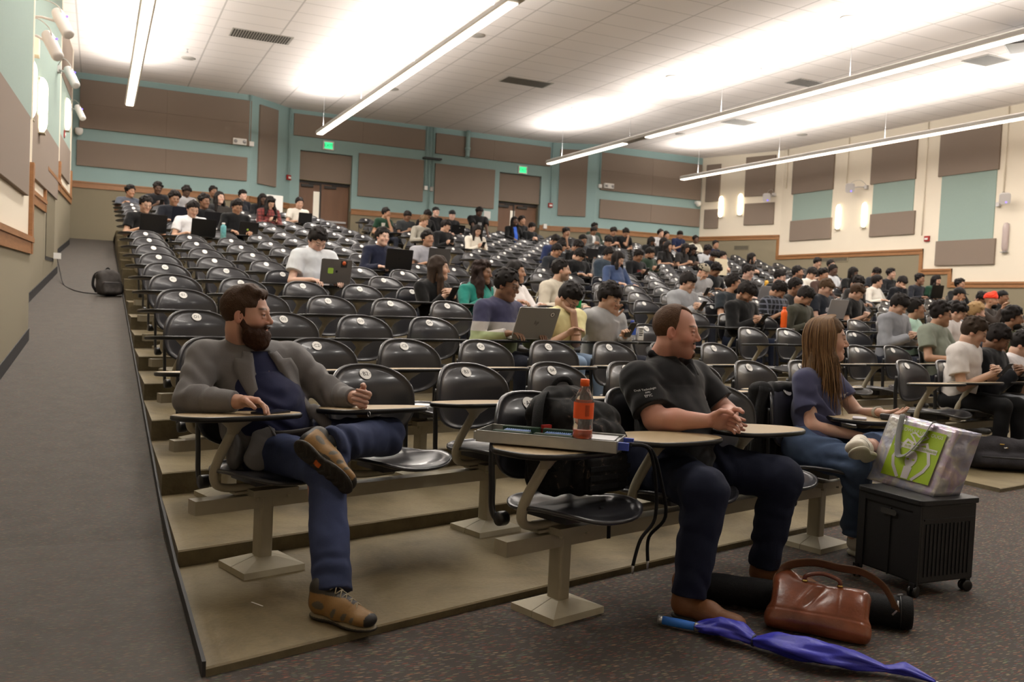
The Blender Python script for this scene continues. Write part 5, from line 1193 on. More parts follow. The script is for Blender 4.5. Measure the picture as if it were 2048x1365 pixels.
lp(15, 'dark grey laptop with a green sticker, middle of the left block', .04, -.44, z=.70, col=(92, 88, 86), w=.345, h_=.24, open_=1.72, logo=stickers15)
lp(16, 'wide black laptop in front of the navy top', .03, -.48, z=.70, col=(16, 16, 18), w=.40, h_=.26, open_=1.75, logo=disc_logo(MT['logo_dark'], 0, 0, .018))
lp(17, 'dark grey laptop behind the long-haired woman in black', .02, -.40, z=.70, col=(70, 68, 68), w=.38, h_=.25, open_=1.7)
lp(21, 'silver-grey laptop with dark slanted logo and round sticker, third row', .02, -.42, z=.69, col=(158, 156, 152), w=.37, h_=.255, open_=2.0, rz=-.12, logo=hp_logo)
lp(31, 'laptop plastered with stickers in the back row', 0, -.4, col=(26, 26, 28), w=.38, h_=.25, logo=disc_logo(MT['white'], .1, .2, .01))
lp(43, 'dark laptop in the upper middle of the right block', 0, -.45, col=(40, 40, 44))
lp(72, 'silver laptop in front of the pale student with glasses', .0, -.48, col=(150, 150, 156), w=.34, h_=.24)
lp(76, 'large silver laptop in front of the orange-bottle neighbours', .34, -.42, col=(158, 156, 158), w=.38, h_=.26, open_=1.85, z=.70)
lp(82, 'silver laptop under the right wall, before the white tee', .0, -.45, col=(160, 160, 164))
lp(91, 'black laptop in front of the navy jumper near the right wall', .05, -.5, col=(12, 12, 14), w=.36, h_=.27, open_=1.7, z=.72)

# ------------------------------------------------------------------ the three people in front
def cloth(name, prims, res, col, t, m=None, wr=.004, ws=1.4, ph=0.0, post=None, colfn=None, folds=()):
    F = build_field(prims, res)
    def w(f, X, Y, Z):
        f = f+wr*wob(X, Y, Z, ws, ph)+wr*.4*wob(X, Y, Z, ws*2.7, ph+1)
        for c, d, freq, amp, rad in folds:      # ring folds bunching round a joint
            r_ = np.sqrt((X-c[0])**2+(Y-c[1])**2+(Z-c[2])**2); u_ = (X-c[0])*d[0]+(Y-c[1])*d[1]+(Z-c[2])*d[2]
            f = f-1.5*amp*np.exp(-(r_/rad)**2)*np.sin(u_*freq+6*wob(X, Y, Z, .6, ph))
        return f
    F.warp(w)
    if post: post(F)
    v, q = F.nets(); c = np.tile(np.asarray(col, float), (len(v), 1))
    if colfn: c = colfn(v, c)
    return link(name, np_mesh(name, v, q, [m or MC], c), t)
def body_mesh(t, H_, hs, skin, sp, arms, core, res_arm=.0032):
    """one mesh: head and neck fine, arms and hands fine, trunk and legs coarser"""
    parts = []; lo = H_.c-V(.15, .15, .20); hi = H_.c+V(.15, .15, .15); FH = Field(lo, hi, .0024); H_.build(FH, True, sp)
    for p, k in hs: FH.add(p, k)
    v, q = FH.nets(); parts.append((v, q, H_.colour(v, skin, sp)))
    for A_ in arms:
        v, q = build_field(A_, res_arm, .03).nets(); c = np.tile(np.asarray(skin, float), (len(v), 1))
        n_ = .5+.5*wob(v[:, 0], v[:, 1], v[:, 2], 2.2, .5); c = c*(1+.10*(n_[:, None]-.5)*V(1, -.6, -.6)); parts.append((v, q, c))
    v, q = build_field(core, .009).nets(); parts.append((v, q, np.tile(np.asarray(skin, float), (len(v), 1))))
    v, q, c = merge(parts); return link('body', np_mesh('body', v, q, [MSH], c), t)
def boot(name, heel, toe, t, col, kind='boot', up=V(0, 0, 1), sole_col=(.02, .016, .012), wd=1.0, mats=None):
    """a shoe lying along heel->toe; up is the direction away from the sole"""
    heel, toe, up = np.asarray(heel, float), np.asarray(toe, float), unit(up); d = unit(toe-heel); up = unit(up-d*(up@d)); L_ = np.linalg.norm(toe-heel); sd = np.cross(d, up)
    R_ = [sd, d, up]; P = lambda f, s_, u: heel+d*f*L_+sd*s_+up*u
    pr = [(c_cone(P(.14, 0, .045), P(.50, .002, .040), .037*wd, .040*wd, (up, 1.0)), 0), (c_cone(P(.50, .002, .036), P(.86, .004, .026), .041*wd, .030*wd, (up, .78)), .03), (c_ell(P(.80, .002, .028), V(.042*wd, .055, .024), R_), .02)]
    if kind == 'hiker': pr += [(c_cone(P(.15, 0, .05), P(.13, 0, .098), .038, .041), .03), (c_cone(P(.34, 0, .078), P(.66, 0, .050), .026, .024), .03)]
    if kind == 'boot': pr += [(c_cone(P(.16, 0, .05), P(.13, 0, .135), .040, .043), .03)]
    elif kind == 'trainer': pr += [(c_cone(P(.14, 0, .05), P(.14, 0, .085), .037, .038), .02), (c_cone(P(.30, 0, .085), P(.62, 0, .052), .022, .020), .03)]
    F = build_field(pr, .004)
    F.warp(lambda f, X, Y, Z: np.maximum(f, .004-((X-heel[0])*up[0]+(Y-heel[1])*up[1]+(Z-heel[2])*up[2])))
    v, q = F.nets(); c = np.tile(np.asarray(col, float), (len(v), 1))
    f_, s_, u_ = (v-heel)@d/L_, (v-heel)@sd, (v-heel)@up
    if kind == 'hiker':
        g = np.asarray(s2l((84, 78, 66))); m = (((f_-.22)/.09)**2+((u_-.050)/.014)**2 < 1) | (((f_-.47-(u_-.03)*1.5)/.035)**2+((u_-.038)/.018)**2 < 1) | (((f_-.63-(u_-.03)*1.5)/.032)**2+((u_-.032)/.015)**2 < 1) | (((f_-.77-(u_-.03)*1.5)/.028)**2+((u_-.028)/.012)**2 < 1); c[m] = g; m = (u_ > .088) | (u_ < .012); c[m] = np.asarray(s2l((52, 48, 42)))
        m = (f_ > .93) | (f_ < .05); c[m] = np.asarray(s2l((30, 28, 26))); m = (np.abs(s_) < .014) & (u_ > .05) & (f_ > .30) & (f_ < .7); c[m] = np.asarray(s2l((44, 42, 40)))
    if kind == 'trainer':
        for a0 in (.36, .44, .52): m = (np.abs(f_-a0-(u_-.04)*2.2) < .018) & (u_ > .018) & (u_ < .068); c[m] = V(.012, .012, .014)
        m = (f_ < .06) & (u_ > .055); c[m] = V(.012, .012, .014)
    o = link(name, np_mesh(name, v, q, [MLE], c), t)
    # sole, a separate slab with lugs
    pr = [(c_ell(P(.17, 0, .0), V(.036*wd, .052, .016), R_), 0), (c_cone(P(.17, 0, 0), P(.6, .002, 0), .030*wd, .034*wd, (up, .45)), .02), (c_ell(P(.74, .003, .0), V(.046*wd, .078, .016), R_), .02)]
    F = build_field(pr, .0035)
    def cut(f, X, Y, Z):
        u = (X-heel[0])*up[0]+(Y-heel[1])*up[1]+(Z-heel[2])*up[2]; ff = ((X-heel[0])*d[0]+(Y-heel[1])*d[1]+(Z-heel[2])*d[2]); ss = ((X-heel[0])*sd[0]+(Y-heel[1])*sd[1]+(Z-heel[2])*sd[2])
        lug = .003*(np.sin(ff*190+np.abs(ss)*120) > .1) if kind == 'hiker' else (.0012*np.sin(ff*420)*np.sin(ss*420) if kind == 'trainer' else 0)
        return np.maximum(np.maximum(f, u-.015), -u-.010+lug)
    F.warp(cut); v, q = F.nets(); sc = np.tile(np.asarray(sole_col, float), (len(v), 1))
    if kind == 'hiker':
        u_ = (v-heel)@up; sc[u_ > .004] = np.asarray(s2l((122, 112, 88))); f_, s_ = (v-heel)@d/L_, (v-heel)@sd; m = (np.abs(f_-.42) < .05) & (np.abs(s_) < .012) & (u_ < 0); sc[m] = np.asarray(s2l((190, 90, 20)))
    link('sole', np_mesh('sole', v, q, [MLE], sc), o)
    if kind == 'hiker':
        mb = MB()
        for i in range(5):
            f0 = .34+i*.085; uu = .112-i*.0105
            mb.tube([P(f0, -.022, uu-.006), P(f0+.04, 0, uu+.006), P(f0+.085, .022, uu-.014)], .0022, 5); mb.tube([P(f0, .022, uu-.006), P(f0+.04, 0, uu+.006), P(f0+.085, -.022, uu-.014)], .0022, 5)
        mb.obj('laces', mat('shoe_laces', (150, 140, 116), .7), o)
    return o
MBELT = mat('brown_belt', (30, 24, 22), .45)

# --- bearded man in a grey blazer, chair B1
BX = left_x(1, 1); loc_, th = seat_frame(1, BX)
t = empty('person', 'bearded man in grey blazer, navy polo and jeans, ankle crossed on knee, front left', 'person', loc_, th, 'visitors seated in front'); T1 = t
H_ = Head(V(-.070, -.15, 1.052), .80, .02, .03, .94); sk = V(.50, .28, .205)
sp = dict(brow=(.05, .024, .012), hair=(.045, .023, .012), gaze=.5, lips=.4, stubble=.85, stubcol=(.04, .018, .009))
nb = V(-.042, -.065, .912)
SR, ER, WR = V(-.215, -.075, .866), V(-.315, -.19, .712), V(-.205, -.395, .722)
SL, EL, WL = V(.165, -.115, .862), V(.305, -.235, .705), V(.300, -.415, .722)
hip = V(.085, -.19, .50)
hR = hand_prims(WR, V(.55, -.75, .02), V(.60, .42, -.35), .52, thumb=-1, scale=1.0)
hL = hand_prims(WL, V(.05, -1, -.02), V(-.25, -.05, -1), 1.25, thumb=-1, scale=1.0)
armR = [(c_cone(ER, WR, .040, .028), 0)]+hR; armL = [(c_cone(EL, WL, .040, .028), 0)]+hL
core = [(c_cone(hip, V(-.02, -.11, .78), .11, .12), 0), (c_cone(SR, SL, .05, .05), .05), (c_cone(SR, ER, .042, .038), .02), (c_cone(SL, EL, .042, .038), .02), (c_cone(V(-.035, -.09, .80), nb, .07, .055), .03),
        (c_cone(hip+V(-.09, 0, 0), V(.02, -.62, .47), .07, .05), .03), (c_cone(V(.02, -.62, .47), V(-.08, -.86, .13), .05, .035), .02), (c_cone(hip+V(.09, 0, 0), V(.42, -.44, .55), .07, .05), .03), (c_cone(V(.42, -.44, .55), V(-.02, -.62, .565), .045, .035), .02)]
body_mesh(t, H_, [(c_cone(H_.P(0, -.028, -.07), nb, .058, .066), .03)], sk, sp, [armR, armL], core)
HS = dict(hair=(.050, .026, .014), hair_t=.008, lump=.0013, lumps=6.0, seed=3, plain=1, hairline=.078, side=-.012, quiff=1)
hair_obj(H_, 'short', .003, HS, t)
# full beard and moustache
F = Field(H_.c-V(.13, .15, .2), H_.c+V(.13, .15, .1), .0028)
F.add(H_.ell(0, .040, -.086, .066, .064, .052), 0); F.add(H_.ell(0, .062, -.118, .042, .042, .040), .03); F.add(H_.cone((-.020, .094, -.053), (.020, .094, -.053), .0075, .0075), .008)
for q_ in (-1, 1): F.add(H_.cone((q_*.070, .0, -.020), (q_*.058, .03, -.075), .012, .022), .02)
def bcut(f, X, Y, Z):
    s_, ff, u = H_.coords(X, Y, Z); top = u+.030+.10*np.clip(ff-.02, 0, 1)*1.0-.55*np.clip(np.abs(s_)-.045, 0, 1)+.22*np.clip(.045-np.abs(s_), 0, 1)*(ff > .05)
    f = f+.0022*wob(X, Y, Z*.7, 5.0)+.0016*wob(X, Y, Z, 9.0); return np.maximum(f, np.maximum(top-.004*wob(X, Y, Z, 3)*0, np.minimum(ff+.5, -ff-.012)))
F.warp(bcut); F.sub(H_.ell(0, .098, -.0625, .021, .02, .0062), .003); F.sub(H_.ell(0, .125, -.035, .022, .03, .012), .004); v, q = F.nets()
link('beard', np_mesh('beard', v, q, [MH], np.tile(V(.040, .017, .009), (len(v), 1))), t)
navy = V(*s2l((32, 36, 66)))
ctr = lambda z: V(-.035+(.885-z)*.30, 0, z)
P_ = [(c_cone(hip+V(0, -.02, .02), V(.03, -.17, .64), .150, .165, (V(0, 1, 0), .86)), 0), (c_cone(V(.03, -.17, .64), V(-.02, -.12, .76), .160, .142, (V(0, 1, 0), .80)), .05), (c_cone(SR*.8+SL*.2, SL*.8+SR*.2, .068, .068), .07), (c_cone(V(-.03, -.085, .80), nb+V(0, 0, .0), .095, .058), .04)]
def nk(F): F.sub(c_cone(nb+V(.01, -.04, .0), nb+V(.012, -.06, .10), .058, .075), .006)
o = cloth('polo_shirt', P_, .005, navy, t, wr=.004, ws=1.1, post=nk, folds=((V(.03, -.33, .62), V(.2, 0, 1), 70, .006, .13),))
cl = [(c_cone(nb+V(-.055, .0, .012), nb+V(-.030, -.075, -.022), .013, .015), 0), (c_cone(nb+V(-.030, -.075, -.022), nb+V(.0, -.085, -.055), .015, .009), .01), (c_cone(nb+V(.062, -.0, .010), nb+V(.045, -.070, -.024), .013, .015), .01), (c_cone(nb+V(.045, -.070, -.024), nb+V(.022, -.088, -.055), .015, .009), .01), (c_cone(nb+V(-.055, .0, .012), nb+V(.0, .062, .018), .013, .013), .01), (c_cone(nb+V(.062, .0, .010), nb+V(.0, .062, .018), .013, .013), .01)]
cloth('collar', cl, .0035, navy*.95, o, wr=0)
# blazer
gcol = V(*s2l((108, 106, 106))); g = .020
def sleeve(S_, E_, W_, r1=.070, r2=.054, r3=.040): return [(c_cone(S_, E_, r1, r2+.006), .03), (c_cone(E_, E_*.08+W_*.92, r2+.004, r3, None, True), .03)]
P_ = [(c_cone(V(.055, -.15, .52), V(.03, -.13, .64), .185, .182, (V(0, 1, 0), .80)), 0), (c_cone(V(.03, -.13, .64), V(-.02, -.10, .77), .180, .165, (V(0, 1, 0), .80)), .05), (c_cone(SR*.94+SL*.06, SL*.94+SR*.06, .074, .074), .06), (c_cone(V(-.03, -.05, .80), nb+V(0, .02, -.02), .10, .066), .05)]
P_ += sleeve(SR, ER, WR)+sleeve(SL, EL, WL)
P_ += [(c_cone(V(-.125, -.17, .57), V(-.135, -.22, .49), .075, .070, (unit(V(-.6, .4, 0)), .42)), .05), (c_cone(V(-.04, -.31, .55), V(-.09, -.33, .48), .055, .055, (unit(V(-.4, -.8, 0)), .30)), .05),
       (c_cone(V(.17, -.30, .66), V(.235, -.335, .585), .030, .026, (unit(V(.3, -1, 0)), .6)), .04)]
# opening between the lapels: a wedge down the front
top, bot = V(-.020, -.19, .875), V(.075, -.34, .545)
def opening(F):
    def w(f, X, Y, Z):
        tt = np.clip((.885-Z)/.34, 0, 1); cx = top[0]+(bot[0]-top[0])*tt; hw = .040+.050*tt+.012*np.sin(tt*3.1); lat = (X-cx)+.10*(Y+.2); front = -(Y+.12+.02*tt)
        wedge = np.minimum(np.minimum(hw-np.abs(lat), front), .90-Z); return np.maximum(f, wedge*.9)
    F.warp(w)
    F.sub(c_cone(nb+V(.012, -.03, .0), nb+V(.012, -.05, .12), .064, .082), .006)
bl = cloth('blazer', P_, .0048, gcol, t, wr=.0035, ws=1.2, ph=1.0, post=opening, folds=((ER+V(.02, -.02, .03), unit(WR-ER), 85, .008, .075), (EL+V(0, -.02, .04), unit(WL-EL), 80, .008, .075), ((SR+ER)/2, unit(ER-SR), 90, .005, .08), ((SL+EL)/2, unit(EL-SL), 80, .006, .08), (V(-.10, -.28, .50), V(.4, 0, 1), 45, .006, .14)))
bpy.context.view_layer.update()
def lapel(q_):
    nu, nv = 22, 7; vs = []
    for i in range(nu):
        tt = i/(nu-1); z = .893-.345*tt; t2 = (.885-z)/.34; cx = top[0]+(bot[0]-top[0])*t2; hw = .040+.050*t2+.012*math.sin(t2*3.1)
        wd = .078*math.sin(min(1, .42+tt*1.9)*1.57)*(1-max(0, tt-.28)/.80)**1.1+.004
        if tt < .13: wd *= .70
        for j in range(nv):
            w_ = j/(nv-1); x = cx+q_*(hw-.003+wd*w_); zz = z+.030*w_*(1 if tt > .13 else .3)
            hit, lc, nr, _ = bl.ray_cast(Vector((x, -.9, zz)), Vector((0, 1, 0)), distance=1.4)
            p = np.array(lc) if hit and lc[1] > -.40 else V(x, vs[-1][1] if vs else -.2, zz)
            vs.append(p+V(0, -.0055-.006*math.sin(w_*3.14), 0))
    vs = np.array(vs).reshape(nu, nv, 3); ys = vs[:, :, 1].copy()
    for _ in range(3): ys[1:-1] = (ys[:-2]+ys[1:-1]*2+ys[2:])/4
    vs[:, :, 1] = ys; f = [(i*nv+j, i*nv+j+1, (i+1)*nv+j+1, (i+1)*nv+j) for i in range(nu-1) for j in range(nv-1)]
    if q_ > 0: f = [tuple(reversed(q)) for q in f]
    me = np_mesh('lapel', vs.reshape(-1, 3), np.array(f), [MC], np.tile(gcol*.98, (nu*nv, 1))); o_ = link('lapel', me, bl); m_ = o_.modifiers.new('thick', 'SOLIDIFY'); m_.thickness = .006; m_.offset = 0
for q_ in (-1, 1): lapel(q_)
cloth('jacket_collar', [(c_cone(nb+V(-.075, .01, .0), nb+V(-.015, .078, .02), .021, .021), 0), (c_cone(nb+V(.085, .0, .0), nb+V(-.015, .078, .02), .021, .021), .01), (c_cone(nb+V(-.075, .01, .0), nb+V(-.072, -.075, -.03), .020, .014), .01), (c_cone(nb+V(.085, .0, .0), nb+V(.080, -.080, -.03), .020, .014), .01)], .0036, gcol*.97, bl, wr=.001)
# jeans
jean = V(*s2l((50, 58, 86)))
KR, AR, KL, AL = V(.035, -.640, .485), V(-.075, -.885, .125), V(.432, -.455, .555), V(.005, -.640, .575)
P_ = [(c_cone(hip+V(-.07, .02, -.01), hip+V(.07, .02, -.01), .125, .125), 0), (c_cone(hip+V(-.085, 0, -.01), KR, .098, .074), .03), (c_cone(KR, AR+V(.005, -.01, -.035), .073, .070, None, True), .02),
      (c_cone(hip+V(.085, 0, .01), KL, .100, .078), .03), (c_cone(KL, AL+V(.03, .0, .0), .077, .064, None, True), .03)]
def jc(v, c):
    n_ = wob(v[:, 0], v[:, 1], v[:, 2], .9, 2.0)
    wear = np.exp(-(np.linalg.norm(v-(KL*.6+hip*.4), axis=1)/.16)**2)+.8*np.exp(-(np.linalg.norm(v-(KR*.55+AR*.45+V(0, -.05, 0)), axis=1)/.16)**2); c = c*(1+(.55*wear+.10*n_)[:, None]); return c
cloth('jeans', P_, .0055, jean, t, MD, wr=.0045, ws=1.3, ph=2.0, colfn=jc, folds=((KR+V(0, .05, -.02), unit(AR-KR), 60, .010, .10), (AR+V(0, 0, .03), V(.35, .2, 1), 75, .006, .06), (AL+V(.10, .02, 0), unit(AL-KL), 70, .009, .10), (hip+V(.10, -.14, .05), unit(KL-hip), 60, .009, .12), (KL, unit(AL-KL), 45, .006, .10)))
mb = MB(); mb.tube(catmull([hip+V(-.15, -.10, .075), hip+V(-.06, -.155, .075), hip+V(.06, -.160, .085), hip+V(.15, -.09, .085)], 5), .016, 8, 0, True, .35, (0, 0, 1)); mb.obj('belt', MBELT, t)
shc = V(*s2l((128, 96, 52)))
boot('hiking_shoe', V(-.118, -.842, .012), V(-.030, -1.105, .012), t, shc, 'hiker', wd=1.08)
boot('hiking_shoe', V(-.095, -.640, .590), V(.045, -.800, .425), t, shc, 'hiker', up=V(.80, .42, .42), wd=1.12)
for pr_ in ([(c_cone(AL+V(.04, 0, 0), AL+V(-.045, -.01, -.02), .040, .040), 0)],): cloth('sock', pr_, .006, V(.02, .02, .02), t, wr=0)
mb = MB(); p_ = WL+V(-.012, -.125, -.055); mb.tube([p_+V(0, .010*math.cos(a), .010*math.sin(a)) for a in np.linspace(0, 2*math.pi, 13)], .0016, 5, 0, False); mb.obj('ring', MT['silver'], t)
phone(1, BX, (-.105, -.455, .684), 0, "black phone under the bearded man's hand on the tablet", rz=-1.25)

# --- man in a black polo, chair A4
PX_ = left_x(0, 4); loc_, th = seat_frame(0, PX_)
t = empty('person', 'man in black polo and dark jeans with goatee and clasped hands, front row', 'person', loc_, th, 'visitors seated in front'); T2 = t
H_ = Head(V(.138, -.13, 1.085), .48, .03, -.02, .94, .98); sk = V(.56, .29, .22)
sp = dict(brow=(.09, .045, .025), hair=(.06, .032, .018), gaze=.3, lips=.3, stubble=.45, stubcol=(.10, .05, .03), nose=.985)
nb = V(.150, -.045, .950)
SR, ER, WR = V(-.045, -.085, .866), V(-.075, -.215, .715), V(.010, -.415, .730)
SL, EL, WL = V(.345, -.080, .866), V(.400, -.230, .720), V(.145, -.430, .735)
hip = V(.085, -.19, .515)
hR = hand_prims(WR, V(.62, -.70, .05), V(.25, .25, -.9), .62, thumb=-1, scale=1.02); hL = hand_prims(WL, V(-.78, -.50, -.02), V(-.25, .1, -.9), .72, thumb=1, scale=1.02)
armR = [(c_cone(SR, ER, .056, .050), 0), (c_cone(ER, ER*.6+WR*.4, .049, .046), .02), (c_cone(ER*.6+WR*.4, WR, .046, .029), .02)]+hR; armL = [(c_cone(SL, EL, .056, .050), 0), (c_cone(EL, WL, .048, .029), .02)]+hL
KR, AR, KL, AL = V(-.225, -.600, .500), V(-.265, -.585, .13), V(.350, -.560, .490), V(.350, -.500, .12)
core = [(c_cone(hip, V(.14, -.10, .80), .12, .13), 0), (c_cone(SR, SL, .055, .055), .05), (c_cone(V(.15, -.07, .84), nb, .075, .065), .03), (c_cone(hip+V(-.09, 0, 0), KR, .075, .05), .03), (c_cone(KR, AR, .05, .035), .02), (c_cone(hip+V(.09, 0, 0), KL, .075, .05), .03), (c_cone(KL, AL, .05, .035), .02)]
body_mesh(t, H_, [(c_cone(H_.P(0, -.030, -.07), nb, .058, .064), .03)], sk, sp, [armR, armL], core)
F = hair_field(H_, 'short', .0028, dict(hair_t=.006, lump=.0010, lumps=5, seed=8, plain=1, hairline=.095, side=-.008))
def recede(f, X, Y, Z):
    s_, ff, u = H_.coords(X, Y, Z); return np.maximum(f, ff-.022-1.5*np.clip(.034-np.abs(s_), 0, .030)*(u > .07)-.25*np.clip(.05-u, 0, .05)*-1)
F.warp(recede); v, q = F.nets(); link('hair', np_mesh('hair', v, q, [MH], np.tile(V(.085, .045, .025), (len(v), 1))), t)
F = Field(H_.c-V(.13, .15, .2), H_.c+V(.13, .15, .1), .0026)
F.add(H_.ell(0, .068, -.098, .028, .030, .026), 0); F.add(H_.cone((-.020, .0885, -.052), (.020, .0885, -.052), .0048, .0048), .004); F.sub(H_.ell(0, .1, -.0635, .022, .02, .008), .003)
F.warp(lambda f, X, Y, Z: f+.0014*wob(X, Y, Z, 8.0)); F.warp(lambda f, X, Y, Z: np.maximum(f, .052-H_.coords(X, Y, Z)[1])); v, q = F.nets(); link('goatee', np_mesh('goatee', v, q, [MH], np.tile(V(.055, .026, .014), (len(v), 1))), t)
blk = V(*s2l((24, 24, 27)))
P_ = [(c_cone(hip+V(0, -.03, .02), V(.115, -.165, .66), .172, .178, (V(0, 1, 0), .88)), 0), (c_cone(V(.115, -.165, .66), V(.145, -.105, .80), .176, .168, (V(0, 1, 0), .82)), .05), (c_cone(SR*.95+SL*.05, SL*.95+SR*.05, .078, .078), .07), (c_cone(V(.15, -.06, .84), nb, .11, .066), .04),
      (c_cone(SR, SR*.22+ER*.78, .084, .083, None, True), .03), (c_cone(SL, SL*.25+EL*.75, .084, .083, None, True), .03)]
def nk2(F): F.sub(c_cone(nb+V(.015, -.045, -.005), nb+V(.025, -.08, .10), .064, .085), .006); F.sub(c_cone(nb+V(.022, -.10, .015), nb+V(.028, -.20, -.055), .034, .010), .008)
o = cloth('polo_shirt', P_, .005, blk, t, wr=.0042, ws=1.1, ph=3.0, post=nk2, folds=((V(.10, -.32, .64), V(.1, 0, 1), 60, .006, .15), ((SR+ER)/2, unit(ER-SR), 70, .005, .08), (V(.02, -.20, .76), V(.6, 0, .8), 60, .005, .10)))
cl = [(c_cone(nb+V(-.072, .0, .030), nb+V(-.038, -.100, .004), .016, .020), 0), (c_cone(nb+V(-.038, -.100, .004), nb+V(-.004, -.158, -.050), .020, .011), .01), (c_cone(nb+V(.076, .0, .028), nb+V(.072, -.092, .002), .016, .020), .01), (c_cone(nb+V(.072, -.092, .002), nb+V(.056, -.155, -.052), .020, .011), .01), (c_cone(nb+V(-.072, .0, .030), nb+V(.0, .074, .040), .016, .016), .01), (c_cone(nb+V(.076, .0, .028), nb+V(.0, .074, .040), .016, .016), .01)]
cloth('collar', cl, .0036, blk*1.05, o, wr=0)
def text_patch(txt, size, origin, right, up_, par, m, name='embroidery'):
    v, f = text_mesh(txt, size); r_, u_ = unit(right), unit(up_); mb = MB(); mb.add([tuple(np.asarray(origin)+r_*x+u_*y) for x, y, z in v], f); return mb.obj(name, m, par)
MT['thread'] = mat('white_thread', (205, 205, 205), .8)
dg = bpy.context.evaluated_depsgraph_get()
def surf_text(ob, txt, size, px_origin, view_right, view_up, m, name='embroidery', off=.0016):
    """text laid on a curved surface: every vertex is dropped onto the cloth along the text plane's normal"""
    v, f = text_mesh(txt, size); r_, u_ = unit(view_right), unit(view_up); n_ = np.cross(r_, u_); mb = MB(); out = []
    for x, y, z in v:
        p = np.asarray(px_origin)+r_*x+u_*y; hit, loc, nor, _ = ob.ray_cast(Vector(p+n_*.15), Vector(-n_), distance=.5)
        out.append(tuple(np.array(loc)+np.array(nor)*off) if hit else tuple(p))
    mb.add(out, f); return mb.obj(name, m, ob)
bpy.context.view_layer.update()
surf_text(o, 'Dell Technologies', 0.0112, SR*.42+ER*.58+V(-.058, -.05, .062), V(.90, -.38, .22), V(-.15, .1, 1), MT['thread'])
surf_text(o, 'AMD', 0.0095, SR*.42+ER*.58+V(-.058, -.05, .050), V(.90, -.38, .22), V(-.15, .1, 1), MT['thread'])
surf_text(o, 'EPYC', 0.0136, SR*.42+ER*.58+V(-.058, -.05, .037), V(.90, -.38, .22), V(-.15, .1, 1), MT['thread'])
def stitches(ob, origin, r_, u_, w, h_, n, seed, m, name='embroidery'):
    """rows of tiny stitched strokes, too small to read"""
    rg = np.random.RandomState(seed); r_, u_ = unit(r_), unit(u_); n_ = np.cross(r_, u_); mb = MB(); x = 0
    while x < w:
        a = rg.uniform(.5, 1.0)*h_*.55; tall = h_*rg.uniform(.75, 1)
        q = []
        for dx, dy in ((0, 0), (a, 0), (a, tall), (0, tall)):
            p = np.asarray(origin)+r_*(x+dx)+u_*dy; hit, lc, nr, _ = ob.ray_cast(Vector(p+n_*.15), Vector(-n_), distance=.5)
            q.append(tuple(np.array(lc)+np.array(nr)*.0016) if hit else tuple(p))
        mb.add(q, [(0, 1, 2, 3)]); x += a+h_*.12
    return mb.obj(name, m, ob)
for dx, dz, w, hh, sd_ in ((0, .0, .075, .012, 1), (.012, -.018, .066, .006, 2), (.016, -.027, .070, .006, 3)):
    stitches(o, V(.225+dx, -.24, .800+dz), V(.93, .25, -.20), V(.1, .2, 1), w, hh, 8, sd_, MT['thread'])
dj = V(*s2l((28, 33, 52)))
P_ = [(c_cone(hip+V(-.08, .02, -.01), hip+V(.08, .02, -.01), .145, .145), 0), (c_cone(hip+V(-.10, 0, -.015), KR, .112, .088), .03), (c_cone(KR, AR-V(0, 0, .03), .088, .066, None, True), .02), (c_cone(hip+V(.10, 0, -.01), KL, .112, .088), .03), (c_cone(KL, AL-V(0, 0, .02), .088, .064, None, True), .02)]
cloth('jeans', P_, .0055, dj, t, MD, wr=.0045, ws=1.2, ph=4.0, folds=((KR+V(0, .04, -.04), V(0, 0, 1), 60, .009, .10), (KL+V(0, .04, -.04), V(0, 0, 1), 60, .009, .10), (AR+V(0, 0, .03), V(.3, .2, 1), 60, .006, .07), (AL+V(0, 0, .05), V(-.3, .2, 1), 55, .008, .08), (hip+V(-.12, -.12, .03), unit(KR-hip), 60, .008, .12), (hip+V(.14, -.12, .03), unit(KL-hip), 60, .008, .12)))
br = V(*s2l((118, 76, 44)))
boot('chelsea_boot', V(-.275, -.515, .012), V(-.205, -.800, .012), t, br, 'boot', wd=1.08); boot('chelsea_boot', V(.345, -.440, .012), V(.470, -.690, .012), t, br, 'boot', wd=1.08)

# --- woman in a slate tee, chair A6
WX_ = left_x(0, 6); loc_, th = seat_frame(0, WX_)
t = empty('person', 'long-haired woman in slate blue tee and jeans, white trainer resting on her knee', 'person', loc_, th, 'visitors seated in front'); T3 = t
H_ = Head(V(.165, -.125, 1.062), .72, .0, 0, .93); sk = V(.58, .35, .26)
sp = dict(brow=(.13, .07, .04), hair=(.13, .075, .04), gaze=.3, lips=.6)
nb = V(.165, -.055, .915)
SR, ER, WR = V(.000, -.105, .840), V(-.045, -.195, .615), V(.045, -.405, .590)
SL, EL, WL = V(.315, -.060, .845), V(.350, -.220, .665), V(.215, -.410, .705)
hip = V(.020, -.19, .510)
hR = hand_prims(WR, V(.40, -.72, -.30), V(.5, .35, -.7), .62, thumb=-1, scale=.88); hL = hand_prims(WL, V(.42, -.80, -.02), V(.8, .45, .05), .30, thumb=1, scale=.88)
armR = [(c_cone(SR, ER, .042, .037), 0), (c_cone(ER, WR, .036, .023), .02)]+hR; armL = [(c_cone(SL, EL, .042, .037), 0), (c_cone(EL, WL, .036, .023), .02)]+hL
KR, AR, KL, AL = V(-.120, -.500, .475), V(.010, -.430, .10), V(.250, -.465, .545), V(-.120, -.540, .572)
core = [(c_cone(hip, V(.10, -.12, .74), .10, .10), 0), (c_cone(SR, SL, .045, .045), .05), (c_cone(V(.15, -.08, .80), nb, .06, .05), .03), (c_cone(hip+V(-.08, 0, 0), KR, .07, .05), .03), (c_cone(KR, AR, .045, .033), .02), (c_cone(hip+V(.08, 0, 0), KL, .07, .05), .03), (c_cone(KL, AL, .045, .034), .02), (c_cone(AL, AL+V(-.05, 0, -.01), .034, .033), .02)]
